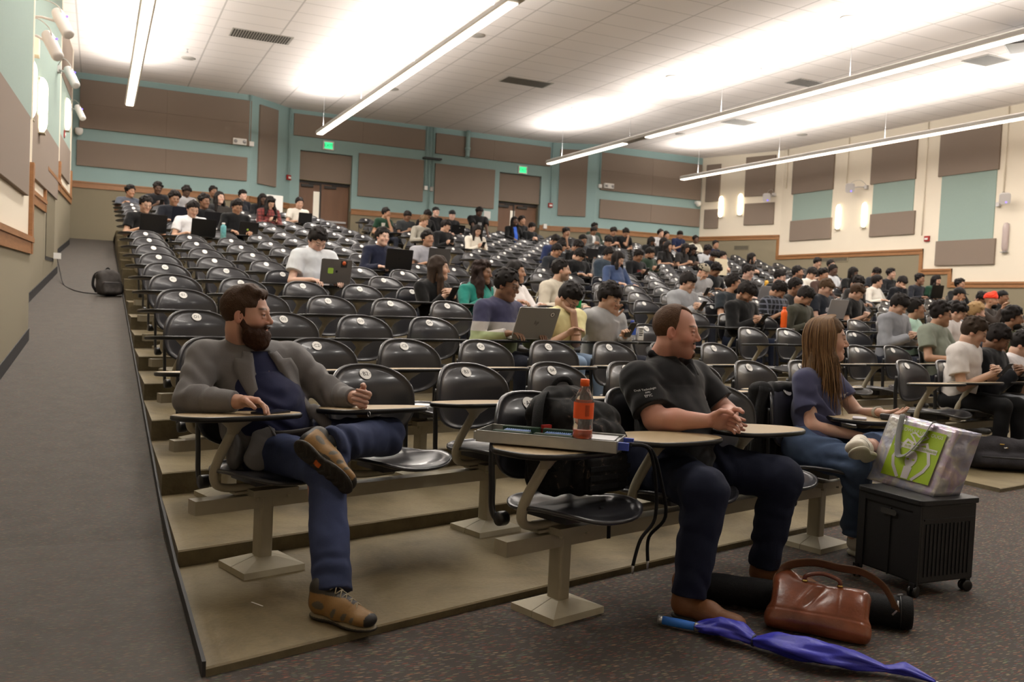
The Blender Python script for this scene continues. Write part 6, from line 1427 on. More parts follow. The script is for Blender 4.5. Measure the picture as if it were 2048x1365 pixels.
body_mesh(t, H_, [(c_cone(H_.P(0, -.026, -.07), nb, .050, .056), .03)], sk, sp, [armR, armL], core)
slate = V(*s2l((70, 72, 100)))
P_ = [(c_cone(hip+V(.0, -.0, .01), V(.085, -.13, .68), .135, .132, (V(0, 1, 0), .82)), 0), (c_cone(V(.085, -.13, .68), V(.145, -.10, .77), .132, .132, (V(0, 1, 0), .80)), .05), (c_cone(SR*.92+SL*.08, SL*.92+SR*.08, .064, .064), .06), (c_cone(V(.15, -.07, .80), nb, .085, .064), .04),
      (c_cone(SR, SR*.40+ER*.60, .062, .066, None, True), .03), (c_cone(SL, SL*.42+EL*.58, .062, .066, None, True), .03)]
o = cloth('t_shirt', P_, .005, slate, t, wr=.005, ws=1.1, ph=5.0, post=lambda F: F.sub(c_cone(nb+V(.01, -.03, .015), nb+V(.015, -.05, .10), .054, .07), .005), folds=((V(.05, -.24, .60), V(.3, 0, 1), 50, .008, .13), ((SR+ER)/2, unit(ER-SR), 60, .005, .08), (V(.02, -.2, .72), V(.7, 0, .7), 60, .006, .10)))
bpy.context.view_layer.update()
for i_ in range(7):
    stitches(o, V(.165+i_*.018, -.22, .735+.012*math.sin(i_*.55)+i_*.004), V(.95, -.05, .25), V(-.1, .1, 1), .012, .024, 1, i_+5, MT['thread'], 'printed_letter')
lj = V(*s2l((72, 88, 116)))
P_ = [(c_cone(hip+V(-.06, .03, -.01), hip+V(.06, .03, -.01), .122, .122), 0), (c_cone(hip+V(-.08, 0, -.015), KR, .098, .072), .03), (c_cone(KR, AR+V(0, 0, .02), .070, .062, None, True), .02), (c_cone(hip+V(.08, 0, 0), KL, .098, .075), .03), (c_cone(KL, AL*.80+KL*.20, .073, .066, None, True), .02)]
cloth('jeans', P_, .0055, lj, t, MD, wr=.0045, ws=1.3, ph=6.0, colfn=lambda v, c: c*(1+.12*wob(v[:, 0], v[:, 1], v[:, 2], .8, 1.0))[:, None], folds=((KR+V(0, .04, -.04), V(0, 0, 1), 60, .009, .10), (AR+V(0, 0, .06), V(0, 0, 1), 80, .009, .08), (hip+V(-.1, -.1, .04), unit(KR-hip), 60, .008, .12), (KL, unit(AL-KL), 50, .008, .1)))
wh = V(*s2l((205, 198, 184)))
boot('white_trainer', V(.030, -.395, .012), V(-.030, -.650, .012), t, wh, 'trainer', sole_col=V(*s2l((190, 184, 168))), wd=.95)
boot('white_trainer', V(-.150, -.585, .520), V(-.385, -.625, .585), t, wh, 'trainer', up=V(.25, .62, .62), sole_col=V(*s2l((186, 180, 162))), wd=.98)
# long straight hair: a base volume and many fine locks
hc1, hc2 = V(.100, .058, .030), V(.20, .125, .065)
HSW = dict(hair=tuple(hc1), hair2=tuple(hc2), hair_t=.013, lump=.0018, lumps=4.0, seed=4, len=.30, front=.015)
hair_obj(H_, 'long', .004, HSW, t)
rng = np.random.RandomState(5); mats_h = [mat('hair_lock_%d' % i, c_, .5, spec=.3) for i, c_ in enumerate(((96, 70, 48), (118, 88, 58), (140, 108, 72)))]
mbs = MB(); fwd = unit(V(H_.f[0], H_.f[1], 0)); sdv = unit(V(H_.s[0], H_.s[1], 0))
for i in range(560):
    a = rng.uniform(-1.15, math.pi+1.15) if i % 3 else rng.uniform(-1.0, .6)      # round the back of the head, from cheek to cheek
    cx_, sx_ = math.cos(a), math.sin(a)     # sx>0 to the back
    r0 = rng.uniform(.25, 1.0); p0 = H_.P(.022*cx_*r0, .035-.050*max(0, sx_)*r0, .141-.006*r0*r0); p01 = H_.P(.066*cx_, -.012-.080*sx_*(1 if sx_ > 0 else .6), .112)
    jj = rng.uniform(-.004, .005); p1 = H_.P((.106+jj)*cx_, -.014-(.113+jj)*sx_*(1 if sx_ > 0 else .55), .045); p2 = H_.P((.120+jj)*cx_, -.014-(.114+jj)*sx_*(1 if sx_ > 0 else .50), -.05)
    L_ = rng.uniform(.27, .40); j_ = rng.normal(size=3)*.010
    p3 = H_.c+sdv*.120*cx_-fwd*(.10*sx_ if sx_ > 0 else .045*sx_-.0)+V(0, 0, -.16)+j_; p4 = p3+V(0, 0, -(L_-.16))+j_*1.6+sdv*.012*cx_
    mbs.tube(catmull([p0, p01, p1, p2, p3, p4], 4), [.0040 if q_ < 16 else .0040*(1-(q_-16)/5.5) for q_ in range(21)], 5, rng.randint(3), True, .5)
mbs.obj('hair_locks', mats_h, t)
mb = MB(); d_ = unit(WL-EL); a_ = unit(np.cross(d_, V(0, 0, 1))); b_ = np.cross(d_, a_); c_ = WL-d_*.015
for w0 in np.linspace(-.010, .010, 5): mb.tube([c_+d_*w0+(a_*math.cos(q_)+b_*math.sin(q_))*.0265 for q_ in np.linspace(0, 2*math.pi, 19)], .0034, 5, 0, False)
mb.obj('watch_band', mat('pale_watch_band', (190, 186, 172), .5), t)

# ------------------------------------------------------------------ things in front
def at_world(n, v, q, mats, name, c=None, parent=None): return link(name, np_mesh(name, v, q, mats, c), parent)
def lmap(k, x):
    (a, b, c), th = seat_frame(k, x); co, si = math.cos(th), math.sin(th); M_ = Matrix.Translation((a, b, c)) @ Matrix.Rotation(th, 4, 'Z'); return M_, (a, b, c), th
AX = left_x(0, 3); MA, la, tha = lmap(0, AX)
def c_box(c, hs, R=None, r=.02):
    c, hs = np.asarray(c, float), np.asarray(hs, float)
    def fn(X, Y, Z):
        x, y, z = X-c[0], Y-c[1], Z-c[2]
        if R is not None: x, y, z = x*R[0][0]+y*R[0][1]+z*R[0][2], x*R[1][0]+y*R[1][1]+z*R[1][2], x*R[2][0]+y*R[2][1]+z*R[2][2]
        a, b, d = np.abs(x)-hs[0]+r, np.abs(y)-hs[1]+r, np.abs(z)-hs[2]+r
        return np.sqrt(np.maximum(a, 0)**2+np.maximum(b, 0)**2+np.maximum(d, 0)**2)+np.minimum(np.maximum(a, np.maximum(b, d)), 0)-r
    m = np.full(3, np.linalg.norm(hs)) if R is not None else hs; return fn, c-m, c+m
# backpack on chair A3
camo, nt, b_ = newmat('black_camouflage_fabric'); tc = nt.nodes.new('ShaderNodeTexCoord'); nz = inp(nt.nodes.new('ShaderNodeTexNoise'), Scale=16.0, Detail=3.0, Distortion=1.6); nt.links.new(tc.outputs['Object'], nz.inputs['Vector'])
rp = nt.nodes.new('ShaderNodeValToRGB'); rp.color_ramp.interpolation = 'CONSTANT'; e = rp.color_ramp.elements; e[0].color = s2l((12, 11, 12))+(1,); e[1].position = .52; e[1].color = s2l((24, 22, 21))+(1,); x_ = e.new(.64); x_.color = s2l((72, 62, 54))+(1,); x_ = e.new(.68); x_.color = s2l((20, 19, 19))+(1,)
nt.links.new(nz.outputs['Fac'], rp.inputs[0]); nt.links.new(rp.outputs[0], b_.inputs['Base Color']); b_.inputs['Roughness'].default_value = .75; b_.inputs['Specular IOR Level'].default_value = .25
MT['blackfab'] = mat('black_nylon', (15, 15, 17), .75, spec=.25, bump=.3, bscale=300)
t = empty('backpack', 'bulky black camouflage backpack standing on chair A3 behind the tray', 'backpack', la, tha)
F = Field((-.36, -.42, .38), (.46, .10, .95), .0055)
for p, k in [(c_box((.075, -.175, .63), (.165, .105, .175), None, .05), 0), (c_ell((.045, -.15, .78), (.135, .085, .085)), .05), (c_box((.11, -.285, .58), (.135, .05, .12), None, .035), .015), (c_ell((.12, -.28, .70), (.11, .055, .045)), .03), (c_ell((.24, -.20, .66), (.06, .07, .13)), .03), (c_ell((-.09, -.18, .60), (.05, .07, .12)), .03)]: F.add(p, k)
F.warp(lambda f, X, Y, Z: f+.009*wob(X, Y, Z, 1.2, 1)+.004*wob(X, Y, Z, 3.0)); v, q = F.nets(); body = link('pack_body', np_mesh('pack_body', v, q, [camo]), t)
for (c, h_, nm) in (((.11, -.325, .545), (.115, .030, .075), 'front_pocket'), ((.115, -.315, .655), (.105, .026, .030), 'upper_pocket')):
    F = build_field([(c_box(c, h_, None, .022), 0)], .0045); F.warp(lambda f, X, Y, Z: f+.003*wob(X, Y, Z, 2.0)); v, q = F.nets(); o = link(nm, np_mesh(nm, v, q, [camo]), t)
    mb = MB(); mb.tube([(c[0]-h_[0]*.9, c[1]-.018, c[2]+h_[2]*.8), (c[0], c[1]-.024, c[2]+h_[2]*.9), (c[0]+h_[0]*.9, c[1]-.018, c[2]+h_[2]*.8)], .003, 5); mb.obj('zip', MT['blackmetal'], o)
for z in (.50, .535, .57):
    mb = MB(); mb.box((0, -.362, z-.009), (.22, -.355, z+.009)); mb.obj('webbing', MT['blackfab'], t)
mb = MB(); mb.tube(catmull([(-.03, -.13, .80), (-.085, -.17, .835), (-.14, -.21, .79), (-.165, -.235, .71), (-.15, -.25, .62), (-.10, -.26, .56)], 5), .026, 8, 0, True, .35, (1, 0, 0)); mb.obj('shoulder_strap', MT['blackfab'], t)
mb = MB(); mb.tube(catmull([(.0, -.13, .852), (.03, -.135, .885), (.08, -.14, .885), (.11, -.14, .850)], 4), .012, 8, 0, True, .5); mb.obj('grab_handle', MT['blackfab'], t)
mb = MB(); mb.tube([(.02, -.40, .44), (.025, -.44, .40), (.022, -.445, .33)], .011, 6, 0, True, .3, (1, 0, 0)); mb.obj('strap_end', MT['blackfab'], t)
mb = MB(); mb.box((-.165, -.27, .690), (-.125, -.255, .735)); mb.obj('red_tab', MT['red'], t)
# server tray on the tablet
tray, tb_, len_, wid = V(-.475, -.235, .679), None, .50, .185
A_, B_ = V(-.475, -.233), V(-.212, -.640); dv = unit(B_-A_); ang = math.atan2(dv[1], dv[0])
MS_, _, _ = lmap(0, AX); o0 = MS_ @ Vector((-.475+.045, -.233+.03, .684))
t = empty('server_tray', 'open silver server tray with green boards lying across the tablet of A3', 'electronics', tuple(o0), tha+ang)
MT['steel'] = mat('zinc_steel', (168, 168, 164), .38, metal=.85, var=.06, vscale=30); MT['pcb'] = mat('green_circuit_board', (34, 66, 44), .5, var=.3, vscale=60); MT['dimm'] = mat('memory_module', (20, 40, 30), .5); MT['blueplastic'] = mat('blue_plastic', (60, 84, 190), .4); MT['sink'] = mat('blue_heatsink', (110, 140, 190), .4, metal=.4)
L_, W_, H2 = .50, .20, .040      # origin at the near-left lower corner region; x along the tray, y to the back
mb = MB(); mb.box((0, -.0, 0), (L_, W_, .002)); mb.box((0, 0, 0), (L_, .0025, H2)); mb.box((0, W_-.0025, 0), (L_, W_, H2)); mb.box((0, 0, 0), (.0025, W_, H2)); mb.box((L_-.0025, 0, 0), (L_, W_, H2))
mb.box((0, 0, H2-.002), (L_, .010, H2)); mb.box((0, W_-.01, H2-.002), (L_, W_, H2)); mb.box((-.012, .01, .006), (0, .03, H2-.006)); mb.box((-.012, W_-.03, .006), (0, W_-.01, H2-.006)); mb.obj('chassis', MT['steel'], t)
mb = MB(); mb.box((.05, .012, .004), (.36, W_-.012, .010)); mb.obj('circuit_board', MT['pcb'], t)
for x0 in (.055, .205):
    for side_ in (0, 1):
        for i in range(4):
            y0 = (.016 if side_ == 0 else W_-.050)+i*.0095; mb = MB(); mb.box((x0, y0, .010), (x0+.135, y0+.0035, .043)); mb.obj('memory_module', MT['pcb'], t)
    mb = MB(); mb.box((x0+.02, .065, .010), (x0+.115, .135, .016))
    for i in range(12): mb.box((x0+.022+i*.0078, .067, .016), (x0+.0245+i*.0078, .133, .038))
    mb.obj('heatsink', MT['sink'], t)
mb = MB(); mb.box((.365, .012, .003), (.49, W_-.012, .030)); mb.box((.37, .03, .030), (.485, .09, .040)); mb.box((.38, .11, .030), (.48, .17, .036)); mb.obj('drive_cage', MT['silver'], t)
for y0 in (.03, .15):
    mb = MB(); mb.box((L_, y0, .008), (L_+.035, y0+.014, .034)); mb.obj('latch', MT['blueplastic'], t)
c0 = MA @ Vector((-.10, -.545, .70))
for i, (ex, ey, ez) in enumerate(((.030, -.56, .255), (.185, -.50, .235))):
    Mi = t.matrix_world if False else None
    pts = [V(-.06, -.60+.02*i, .705), V(.02+.01*i, -.615, .685), V(.085+.03*i, -.60, .56), V(.115+.06*i, -.58, .42), V(ex+.035*(1-i), ey, ez+.09), V(ex, ey, ez)]
    mb = MB(); mb.tube(catmull(pts, 6), .0065, 8); o = mb.obj('hose', MT['blackfab'], None, la, tha); tag(o, 'thin black hose hanging from the tray end, %s of the pair' % ('left one' if i == 0 else 'right one'), 'cable', 'two hoses on the server tray')
    mb = MB(); mb.tube([V(ex, ey, ez+.002), V(ex, ey, ez-.012), V(ex, ey, ez-.03)], [.0062, .0045, .0035], 8); mb.obj('metal_tip', MT['silver'], o)
# sports drink bottle
def bottle(label, loc, H, R, prof, body_m, cap_m, label_m=None, lz=(.3, .6), liquid=None, group=None, cap_h=.02, name='drink_bottle'):
    t = empty(name, label, 'bottle', loc, 0, group); pr = [(r*R, z*H) for r, z in prof]; mb = MB(); mb.lathe([(0, 0)]+pr, 28); o = mb.obj('bottle_body', body_m, t)
    mb = MB(); r1 = pr[-1][0]+.002; mb.lathe([(0, H-.004), (r1, H-.004), (r1, H+cap_h-.002), (r1-.002, H+cap_h), (0, H+cap_h)], 20); mb.obj('cap', cap_m, t)
    if label_m: mb = MB(); mb.lathe([(R*1.006, H*lz[0]), (R*1.01, H*(lz[0]+.01)), (R*1.01, H*(lz[1]-.01)), (R*1.006, H*lz[1])], 28); mb.obj('wrapper', label_m, t)
    if liquid: mb = MB(); mb.lathe([(0, .004), (R*.93, .004), (R*.95, H*liquid[1]), (0, H*liquid[1])], 24); mb.obj('liquid', liquid[0], t)
    return t
MT['pet'] = mat('clear_plastic', (235, 235, 235), .06, trans=.95); MT['orange'] = mat('orange_plastic', (240, 100, 30), .4); MT['orangelab'] = mat('orange_wrapper', (238, 92, 34), .45); MT['orangeliq'] = mat('orange_drink', (235, 95, 30), .2, trans=.3)
PRB = [(.80, 0), (.96, .02), (1, .05), (.96, .12), (1, .2), (.95, .28), (1, .36), (1, .64), (.95, .68), (.90, .76), (.70, .86), (.42, .94), (.40, 1.0)]
w_, _ = world(0, AX, (-.20, -.50, .722)); tb = bottle('clear bottle of orange sports drink with orange cap on the server tray', w_, .185, .0345, PRB, MT['pet'], MT['orange'], MT['orangelab'], (.38, .68), (MT['orangeliq'], .16))
MT['barcode'] = MT['white']
az = math.atan2(-w_[1], -w_[0]); mb = MB(); R_ = .0352
for k_ in range(9):
    a_ = az+.18+.045*k_; 
    if k_ % 2 == 0: mb.add([(R_*math.cos(a_), R_*math.sin(a_), .080), (R_*math.cos(a_+.03), R_*math.sin(a_+.03), .080), (R_*math.cos(a_+.03), R_*math.sin(a_+.03), .118), (R_*math.cos(a_), R_*math.sin(a_), .118)], [(0, 1, 2, 3)])
mb.obj('bar_code', MT['ink'], tb)
# crate on wheels
t = empty('rolling_crate', 'black collapsible crate on castors with lid, tote bag on top', 'crate', (3.2, 2.745, 0), .0)
MT['crate'] = mat('black_crate_plastic', (22, 22, 24), .5, bump=.1, bscale=200)
w, d, z0, z1 = .335, .345, .058, .405
mb = MB(); mb.box((0, 0, z0), (w, d, z1-.01)); cb = bevel(mb.obj('crate_body', MT['crate'], t), .008, 2)
mb = MB()
for i in range(12): mb.box((.03+i*.0238, -.004, z0+.03), (.042+i*.0238, .0, z1-.09))
mb.box((.015, -.005, z1-.075), (w-.015, 0, z1-.068)); mb.obj('ribs', MT['crate'], cb)
mb = MB()
for y0, y1 in ((.0, .04), (d-.04, d)): mb.box((-.006, y0, z0-.01), (.0, y1, z1-.01))
mb.box((-.005, .04, z1-.04), (0, d-.04, z1-.01)); mb.box((-.005, .16, z0), (0, .165, z1-.05)); mb.obj('corner_posts', MT['crate'], cb)
mb = MB(); mb.prism([(y+.17, z+z1-.07) for y, z in rrect(.085, .026, .012)], -.0075, -.006, M=Matrix(((0, 0, 1, 0), (1, 0, 0, 0), (0, 1, 0, 0), (0, 0, 0, 1)))); mb.obj('handle_slot', MT['gap'], cb)
mb = MB(); mb.prism([(x+w/2, y+d/2) for x, y in rrect(w+.02, d+.02, .02)], z1-.010, z1+.014); bevel(mb.obj('lid', MT['crate'], t), .004, 2)
for i, (x0, y0, a_) in enumerate(((.0, .02, .3), (.0, d-.01, .9), (w-.02, .02, -.2), (w-.02, d-.02, .5))):
    mb = MB(); ax = Matrix.Translation((x0, y0, .025)) @ Matrix.Rotation(a_, 4, 'Z') @ Matrix.Rotation(math.pi/2, 4, 'X')
    for s_ in (-.018, .006): mb.lathe([(0, s_), (.018, s_), (.025, s_+.002), (.025, s_+.011), (.018, s_+.013), (0, s_+.013)], 18, 0, ax)
    o = mb.obj('wheel', MT['blackmetal'], t); mb = MB(); mb.box((x0-.014, y0-.014, .035), (x0+.014, y0+.014, .060)); mb.obj('fork', MT['crate'], o)
# silver tote bag
sil, nt, b_ = newmat('iridescent_foil'); tc = nt.nodes.new('ShaderNodeTexCoord'); nz = inp(nt.nodes.new('ShaderNodeTexNoise'), Scale=7.0, Detail=3.0, Distortion=.8); nt.links.new(tc.outputs['Object'], nz.inputs['Vector'])
rp = nt.nodes.new('ShaderNodeValToRGB'); e = rp.color_ramp.elements; e[0].position = .3; e[0].color = s2l((196, 188, 196))+(1,); e[1].position = .7; e[1].color = s2l((214, 198, 196))+(1,)
for ps, c in ((.42, (178, 182, 206)), (.52, (208, 206, 200)), (.6, (196, 180, 204))): x_ = e.new(ps); x_.color = s2l(c)+(1,)
nt.links.new(nz.outputs['Fac'], rp.inputs[0]); nt.links.new(rp.outputs[0], b_.inputs['Base Color']); b_.inputs['Roughness'].default_value = .28; b_.inputs['Metallic'].default_value = .45
n2 = inp(nt.nodes.new('ShaderNodeTexNoise'), Scale=26.0, Detail=2.0); nt.links.new(tc.outputs['Object'], n2.inputs['Vector']); bp = inp(nt.nodes.new('ShaderNodeBump'), Strength=.5, Distance=.01); nt.links.new(n2.outputs['Fac'], bp.inputs['Height']); nt.links.new(bp.outputs[0], b_.inputs['Normal'])
ZB = .421
cor = [V(3.345, 3.20, ZB), V(3.325, 2.80, ZB), V(3.49, 2.80, ZB), V(3.51, 3.20, ZB), V(3.425, 3.150, .735), V(3.405, 2.760, .712), V(3.52, 2.735, .700), V(3.53, 3.15, .725)]
t = empty('tote_bag', 'silver iridescent tote bag with a green printed panel standing on the black crate', 'bag', tuple(cor[0]), 0); O_ = cor[0]
def patch(a, b, c, d, nu, nv, amp, seed, nrm):
    """bilinear sheet a-b (bottom) d-c (top) with crumples"""
    vs = []; rg = np.random.RandomState(seed)
    for j in range(nv+1):
        for i in range(nu+1):
            u_, w_ = i/nu, j/nv; p = (a*(1-u_)+b*u_)*(1-w_)+(d*(1-u_)+c*u_)*w_; k_ = amp*math.sin(math.pi*u_)**.5*math.sin(math.pi*min(1, w_*.96+.02))**.5
            vs.append(p+nrm*k_*float(wob(p[0]*1.2, p[1]*1.2, p[2]*1.2, 1.6, seed)+.5*wob(p[0], p[1], p[2], 4, seed))-O_)
    return vs, [(j*(nu+1)+i, j*(nu+1)+i+1, (j+1)*(nu+1)+i+1, (j+1)*(nu+1)+i) for j in range(nv) for i in range(nu)]
mb = MB()
for ids, n_, amp, sd_ in (((0, 1, 5, 4), V(-1, 0, .25), .004, 1), ((1, 2, 6, 5), V(0, -1, 0), .012, 2), ((2, 3, 7, 6), V(1, 0, 0), .006, 3), ((3, 0, 4, 7), V(0, 1, 0), .01, 4)):
    v, f = patch(*[cor[i] for i in ids], 22, 18, amp, sd_, n_); mb.add(v, f, 0, True)
mb.add([c-O_ for c in cor[:4]], [(3, 2, 1, 0)]); o = mb.obj('bag_shell', sil, t); m_ = o.modifiers.new('thick', 'SOLIDIFY'); m_.thickness = .0025; m_.offset = 0
def face(u_, w_, off=.0075): p = (cor[0]*(1-u_)+cor[1]*u_)*(1-w_)+(cor[4]*(1-u_)+cor[5]*u_)*w_; return p-O_+V(-1, -.05, .25)*off
MT['lime'] = mat('lime_green_print', (150, 178, 30), .5); MT['print'] = mat('silver_print', (205, 200, 202), .35, metal=.3); MT['strapgrey'] = mat('grey_webbing', (128, 130, 130), .75, bump=.2, bscale=500)
def fpoly(uv, off, m, name): mb = MB(); mb.add([face(a, b, off) for a, b in uv], [tuple(range(len(uv)))]); return mb.obj(name, m, t)
def fgrid(u0, u1, w0, w1, off, m, name, n=8):
    mb = MB(); vs = [face(u0+(u1-u0)*i/n, w0+(w1-w0)*j/n, off) for j in range(n+1) for i in range(n+1)]; mb.add(vs, [(j*(n+1)+i, j*(n+1)+i+1, (j+1)*(n+1)+i+1, (j+1)*(n+1)+i) for j in range(n) for i in range(n)], 0, True); return mb.obj(name, m, t)
gp = fgrid(.20, .90, .13, .90, .0085, MT['lime'], 'green_panel')
def fprint(uv, name='printed_figure'): return fpoly(uv, .0100, MT['print'], name)
def stroke(pts, wd, name='printed_figure'):
    mb = MB(); P = [np.array(p) for p in pts]; L2 = []
    for i, p in enumerate(P):
        d_ = unit(P[min(i+1, len(P)-1)]-P[max(0, i-1)]); n_ = np.array([-d_[1], d_[0]*1.0])*wd; L2 += [face(*(p+n_), .0100), face(*(p-n_), .0100)]
    mb.add(L2, [(2*i, 2*i+1, 2*i+3, 2*i+2) for i in range(len(P)-1)]); return mb.obj(name, MT['print'], gp)
for q in (-1, 1): stroke([(.55+q*.10, .14), (.55+q*.22, .30), (.55+q*.26, .42), (.55+q*.21, .56), (.55+q*.14, .70), (.55+q*.04, .66)], .022)
for q in (-1, 1): stroke([(.55, .66), (.55+q*.07, .74), (.55+q*.13, .79), (.55+q*.07, .82), (.55, .775)], .012)
o = fprint([(.55+.085*math.cos(a)*(1-.25*max(0, -math.sin(a))), .43+.13*math.sin(a)) for a in np.linspace(0, 2*math.pi, 20)[:-1]]); o.parent = gp
o = fprint([(.49, .32), (.61, .32), (.60, .14), (.50, .14)]); o.parent = gp
for q in (-1, 1): o = fpoly([(.55+q*.04+.022*math.cos(a), .43+.014*math.sin(a)) for a in np.linspace(0, 2*math.pi, 10)[:-1]], .0112, MT['lime'], 'printed_eye'); o.parent = gp
o = fprint([(.24, .575), (.86, .575), (.86, .645), (.24, .645)], 'printed_banner'); o.parent = gp
def ftext(txt, u0, u1, w0, w1, m, off):
    v, f = text_mesh(txt, 1.0); xs = [p[0] for p in v]; ys = [p[1] for p in v]; mb = MB()
    mb.add([face(u0+(u1-u0)*(x-min(xs))/(max(xs)-min(xs)), w0+(w1-w0)*(y-min(ys))/(max(ys)-min(ys)), off) for x, y, z in v], f); o = mb.obj('printed_word', m, gp)
ftext('BEOWULF UNE', .24, .66, .815, .865, MT['print'], .0100); ftext('OUGS', .70, .87, .815, .865, MT['print'], .0100)
for u0 in (.27, .40, .52, .66, .76): ftext('II/II', u0, u0+.085, .592, .628, MT['lime'], .0112)
for i, (pa, pb, pc) in enumerate((((.22, .98), (.35, .30+.18), (.42, .42)), ((.62, .985), (.55, .62), (.40, .42)))):
    pass
hs = catmull([face(.20, 1.03, .004), face(.22, 1.00, .016), face(.27, .75, .020), (face(.36, .48, .022)), face(.43, .44, .026), face(.52, .52, .026), face(.62, .78, .022), face(.66, 1.0, .016), face(.67, 1.03, .004)], 6)
mb = MB(); mb.tube(hs, .013, 8, 0, True, .22, (-.2, 1, 0)); mb.obj('carry_handle', MT['strapgrey'], t)
# brown leather bag
lea, nt, b_ = newmat('brown_leather'); tc = nt.nodes.new('ShaderNodeTexCoord'); nz = inp(nt.nodes.new('ShaderNodeTexNoise'), Scale=6.0, Detail=6.0); nt.links.new(tc.outputs['Object'], nz.inputs['Vector'])
rp = nt.nodes.new('ShaderNodeValToRGB'); e = rp.color_ramp.elements; e[0].position = .35; e[0].color = s2l((84, 40, 24))+(1,); e[1].position = .68; e[1].color = s2l((142, 78, 48))+(1,); nt.links.new(nz.outputs['Fac'], rp.inputs[0]); nt.links.new(rp.outputs[0], b_.inputs['Base Color']); b_.inputs['Roughness'].default_value = .30; b_.inputs['Coat Weight'].default_value = .4; b_.inputs['Coat Roughness'].default_value = .2
n2 = inp(nt.nodes.new('ShaderNodeTexNoise'), Scale=90.0, Detail=3.0); nt.links.new(tc.outputs['Object'], n2.inputs['Vector']); bp = inp(nt.nodes.new('ShaderNodeBump'), Strength=.2, Distance=.004); nt.links.new(n2.outputs['Fac'], bp.inputs['Height']); nt.links.new(bp.outputs[0], b_.inputs['Normal'])
t = empty('leather_bag', 'slumped glossy brown leather briefcase bag lying on the carpet before the black tube', 'bag', (2.42, 2.50, 0), 0); O_ = V(2.42, 2.50, 0)
a, b, c, d = V(2.300, 2.640, .030), V(2.555, 2.345, .030), V(2.665, 2.520, .150), V(2.400, 2.730, .165); ex = unit(b-a); ey = unit((d-a)-ex*((d-a)@ex)); ez = np.cross(ex, ey); Rb = [ex, ey, ez]; cc = (a+b+c+d)/4-O_
F = Field(cc-.32, cc+.32, .0045)
F.add(c_box(cc+V(0, 0, .004), (.178, .090, .036), Rb, .034), 0); F.add(c_box(cc-ey*.065+V(0, 0, -.006), (.192, .040, .034), Rb, .03), .03); F.add(c_ell(cc+ex*.10+ey*.01+ez*.025, (.06, .05, .02), Rb), .03); F.add(c_ell(cc-ex*.10+ey*.0+ez*.02, (.05, .06, .02), Rb), .03); F.add(c_ell(cc-ex*.13+ey*.095, (.045, .035, .025), Rb), .03)
def dent(f, X, Y, Z):
    x, y, z = X-cc[0], Y-cc[1], Z-cc[2]; u_, w_ = x*ex[0]+y*ex[1]+z*ex[2], x*ey[0]+y*ey[1]+z*ey[2]
    f = f+.006*wob(X, Y, Z, .9, 2)+.011*np.exp(-((u_+.01-.5*(w_-.02))/.020)**2)*np.exp(-((w_-.02)/.05)**2)-.005*np.exp(-((u_+.045-.5*(w_-.02))/.016)**2)*np.exp(-((w_-.02)/.05)**2)+.0025*np.exp(-((w_+.052)/.004)**2)+.0016*np.exp(-((u_-.07)/.003)**2)*(w_ > -.05)
    return np.maximum(f, .004-Z)
F.warp(dent); v, q = F.nets(); link('bag_body', np_mesh('bag_body', v, q, [lea]), t)
P = lambda u_, w_, h_: tuple(cc+ex*u_+ey*w_+ez*h_)
mb = MB(); mb.tube(catmull([P(-.06, .082, .028), P(-.055, .098, .045), P(.0, .112, .052), (P(.06, .098, .048)), P(.066, .080, .028)], 5), .0085, 8); mb.obj('grab_handle', lea, t)
for u_ in (-.06, .066): mb = MB(); mb.lathe([(.006, 0), (.011, .002), (.011, .006), (.006, .008)], 12, 0, Matrix.Translation(P(u_, .08, .030))); mb.obj('handle_ring', mat('brass', (190, 160, 90), .3, metal=.9), t)
mb = MB(); mb.tube(catmull([P(-.16, .085, .0), P(-.13, .135, .03), P(-.04, .155, .050), P(.06, .140, .065), P(.14, .125, .085), P(.215, .085, .080), P(.255, .03, .060), P(.262, .02, .040)], 6), .020, 8, 0, True, .12, (0, 0, 1)); mb.obj('shoulder_strap', mat('strap_leather', (92, 62, 38), .5), t)
mb = MB(); mb.tube([P(.252, .0, .035), P(.270, .02, .045), P(.268, .045, .062)], .0035, 6); mb.obj('strap_buckle', MT['silver'], t)
# long black tube bag
t = empty('tube_bag', 'long black padded tube bag lying behind the leather bag', 'bag', (2.255, 2.985, .064), 0); e_ = V(2.850-2.255, 2.462-2.985, 0); Lt = np.linalg.norm(e_); ed = unit(e_); Mt = Matrix(((0, -ed[1], ed[0], 0), (0, ed[0], ed[1], 0), (-1, 0, 0, 0), (0, 0, 0, 1)))
mb = MB(); pr = [(0, 0), (.045, 0), (.056, .01), (.060, .05)]+[(.060+.0022*math.sin(i*2.3), .05+(Lt-.1)*i/14) for i in range(1, 14)]+[(.062, Lt-.05), (.063, Lt-.012), (.058, Lt), (0, Lt)]; mb.lathe(pr, 28, 0, Mt); mb.obj('tube_body', MT['blackfab'], t)
mb = MB(); mb.tube([tuple(ed*(Lt-.045)+V(-ed[1], ed[0], 0)*.0635*math.cos(a)+V(0, 0, 1)*.0635*math.sin(a)) for a in np.linspace(0, 2*math.pi, 25)], .003, 5, 0, False); mb.obj('zip', MT['blackmetal'], t)
mb = MB(); mb.box((-.012, -.004, .0), (.012, .004, .006)); o = mb.obj('zip_pull', MT['silver'], t, tuple(ed*(Lt-.045)+V(0, 0, .063)))
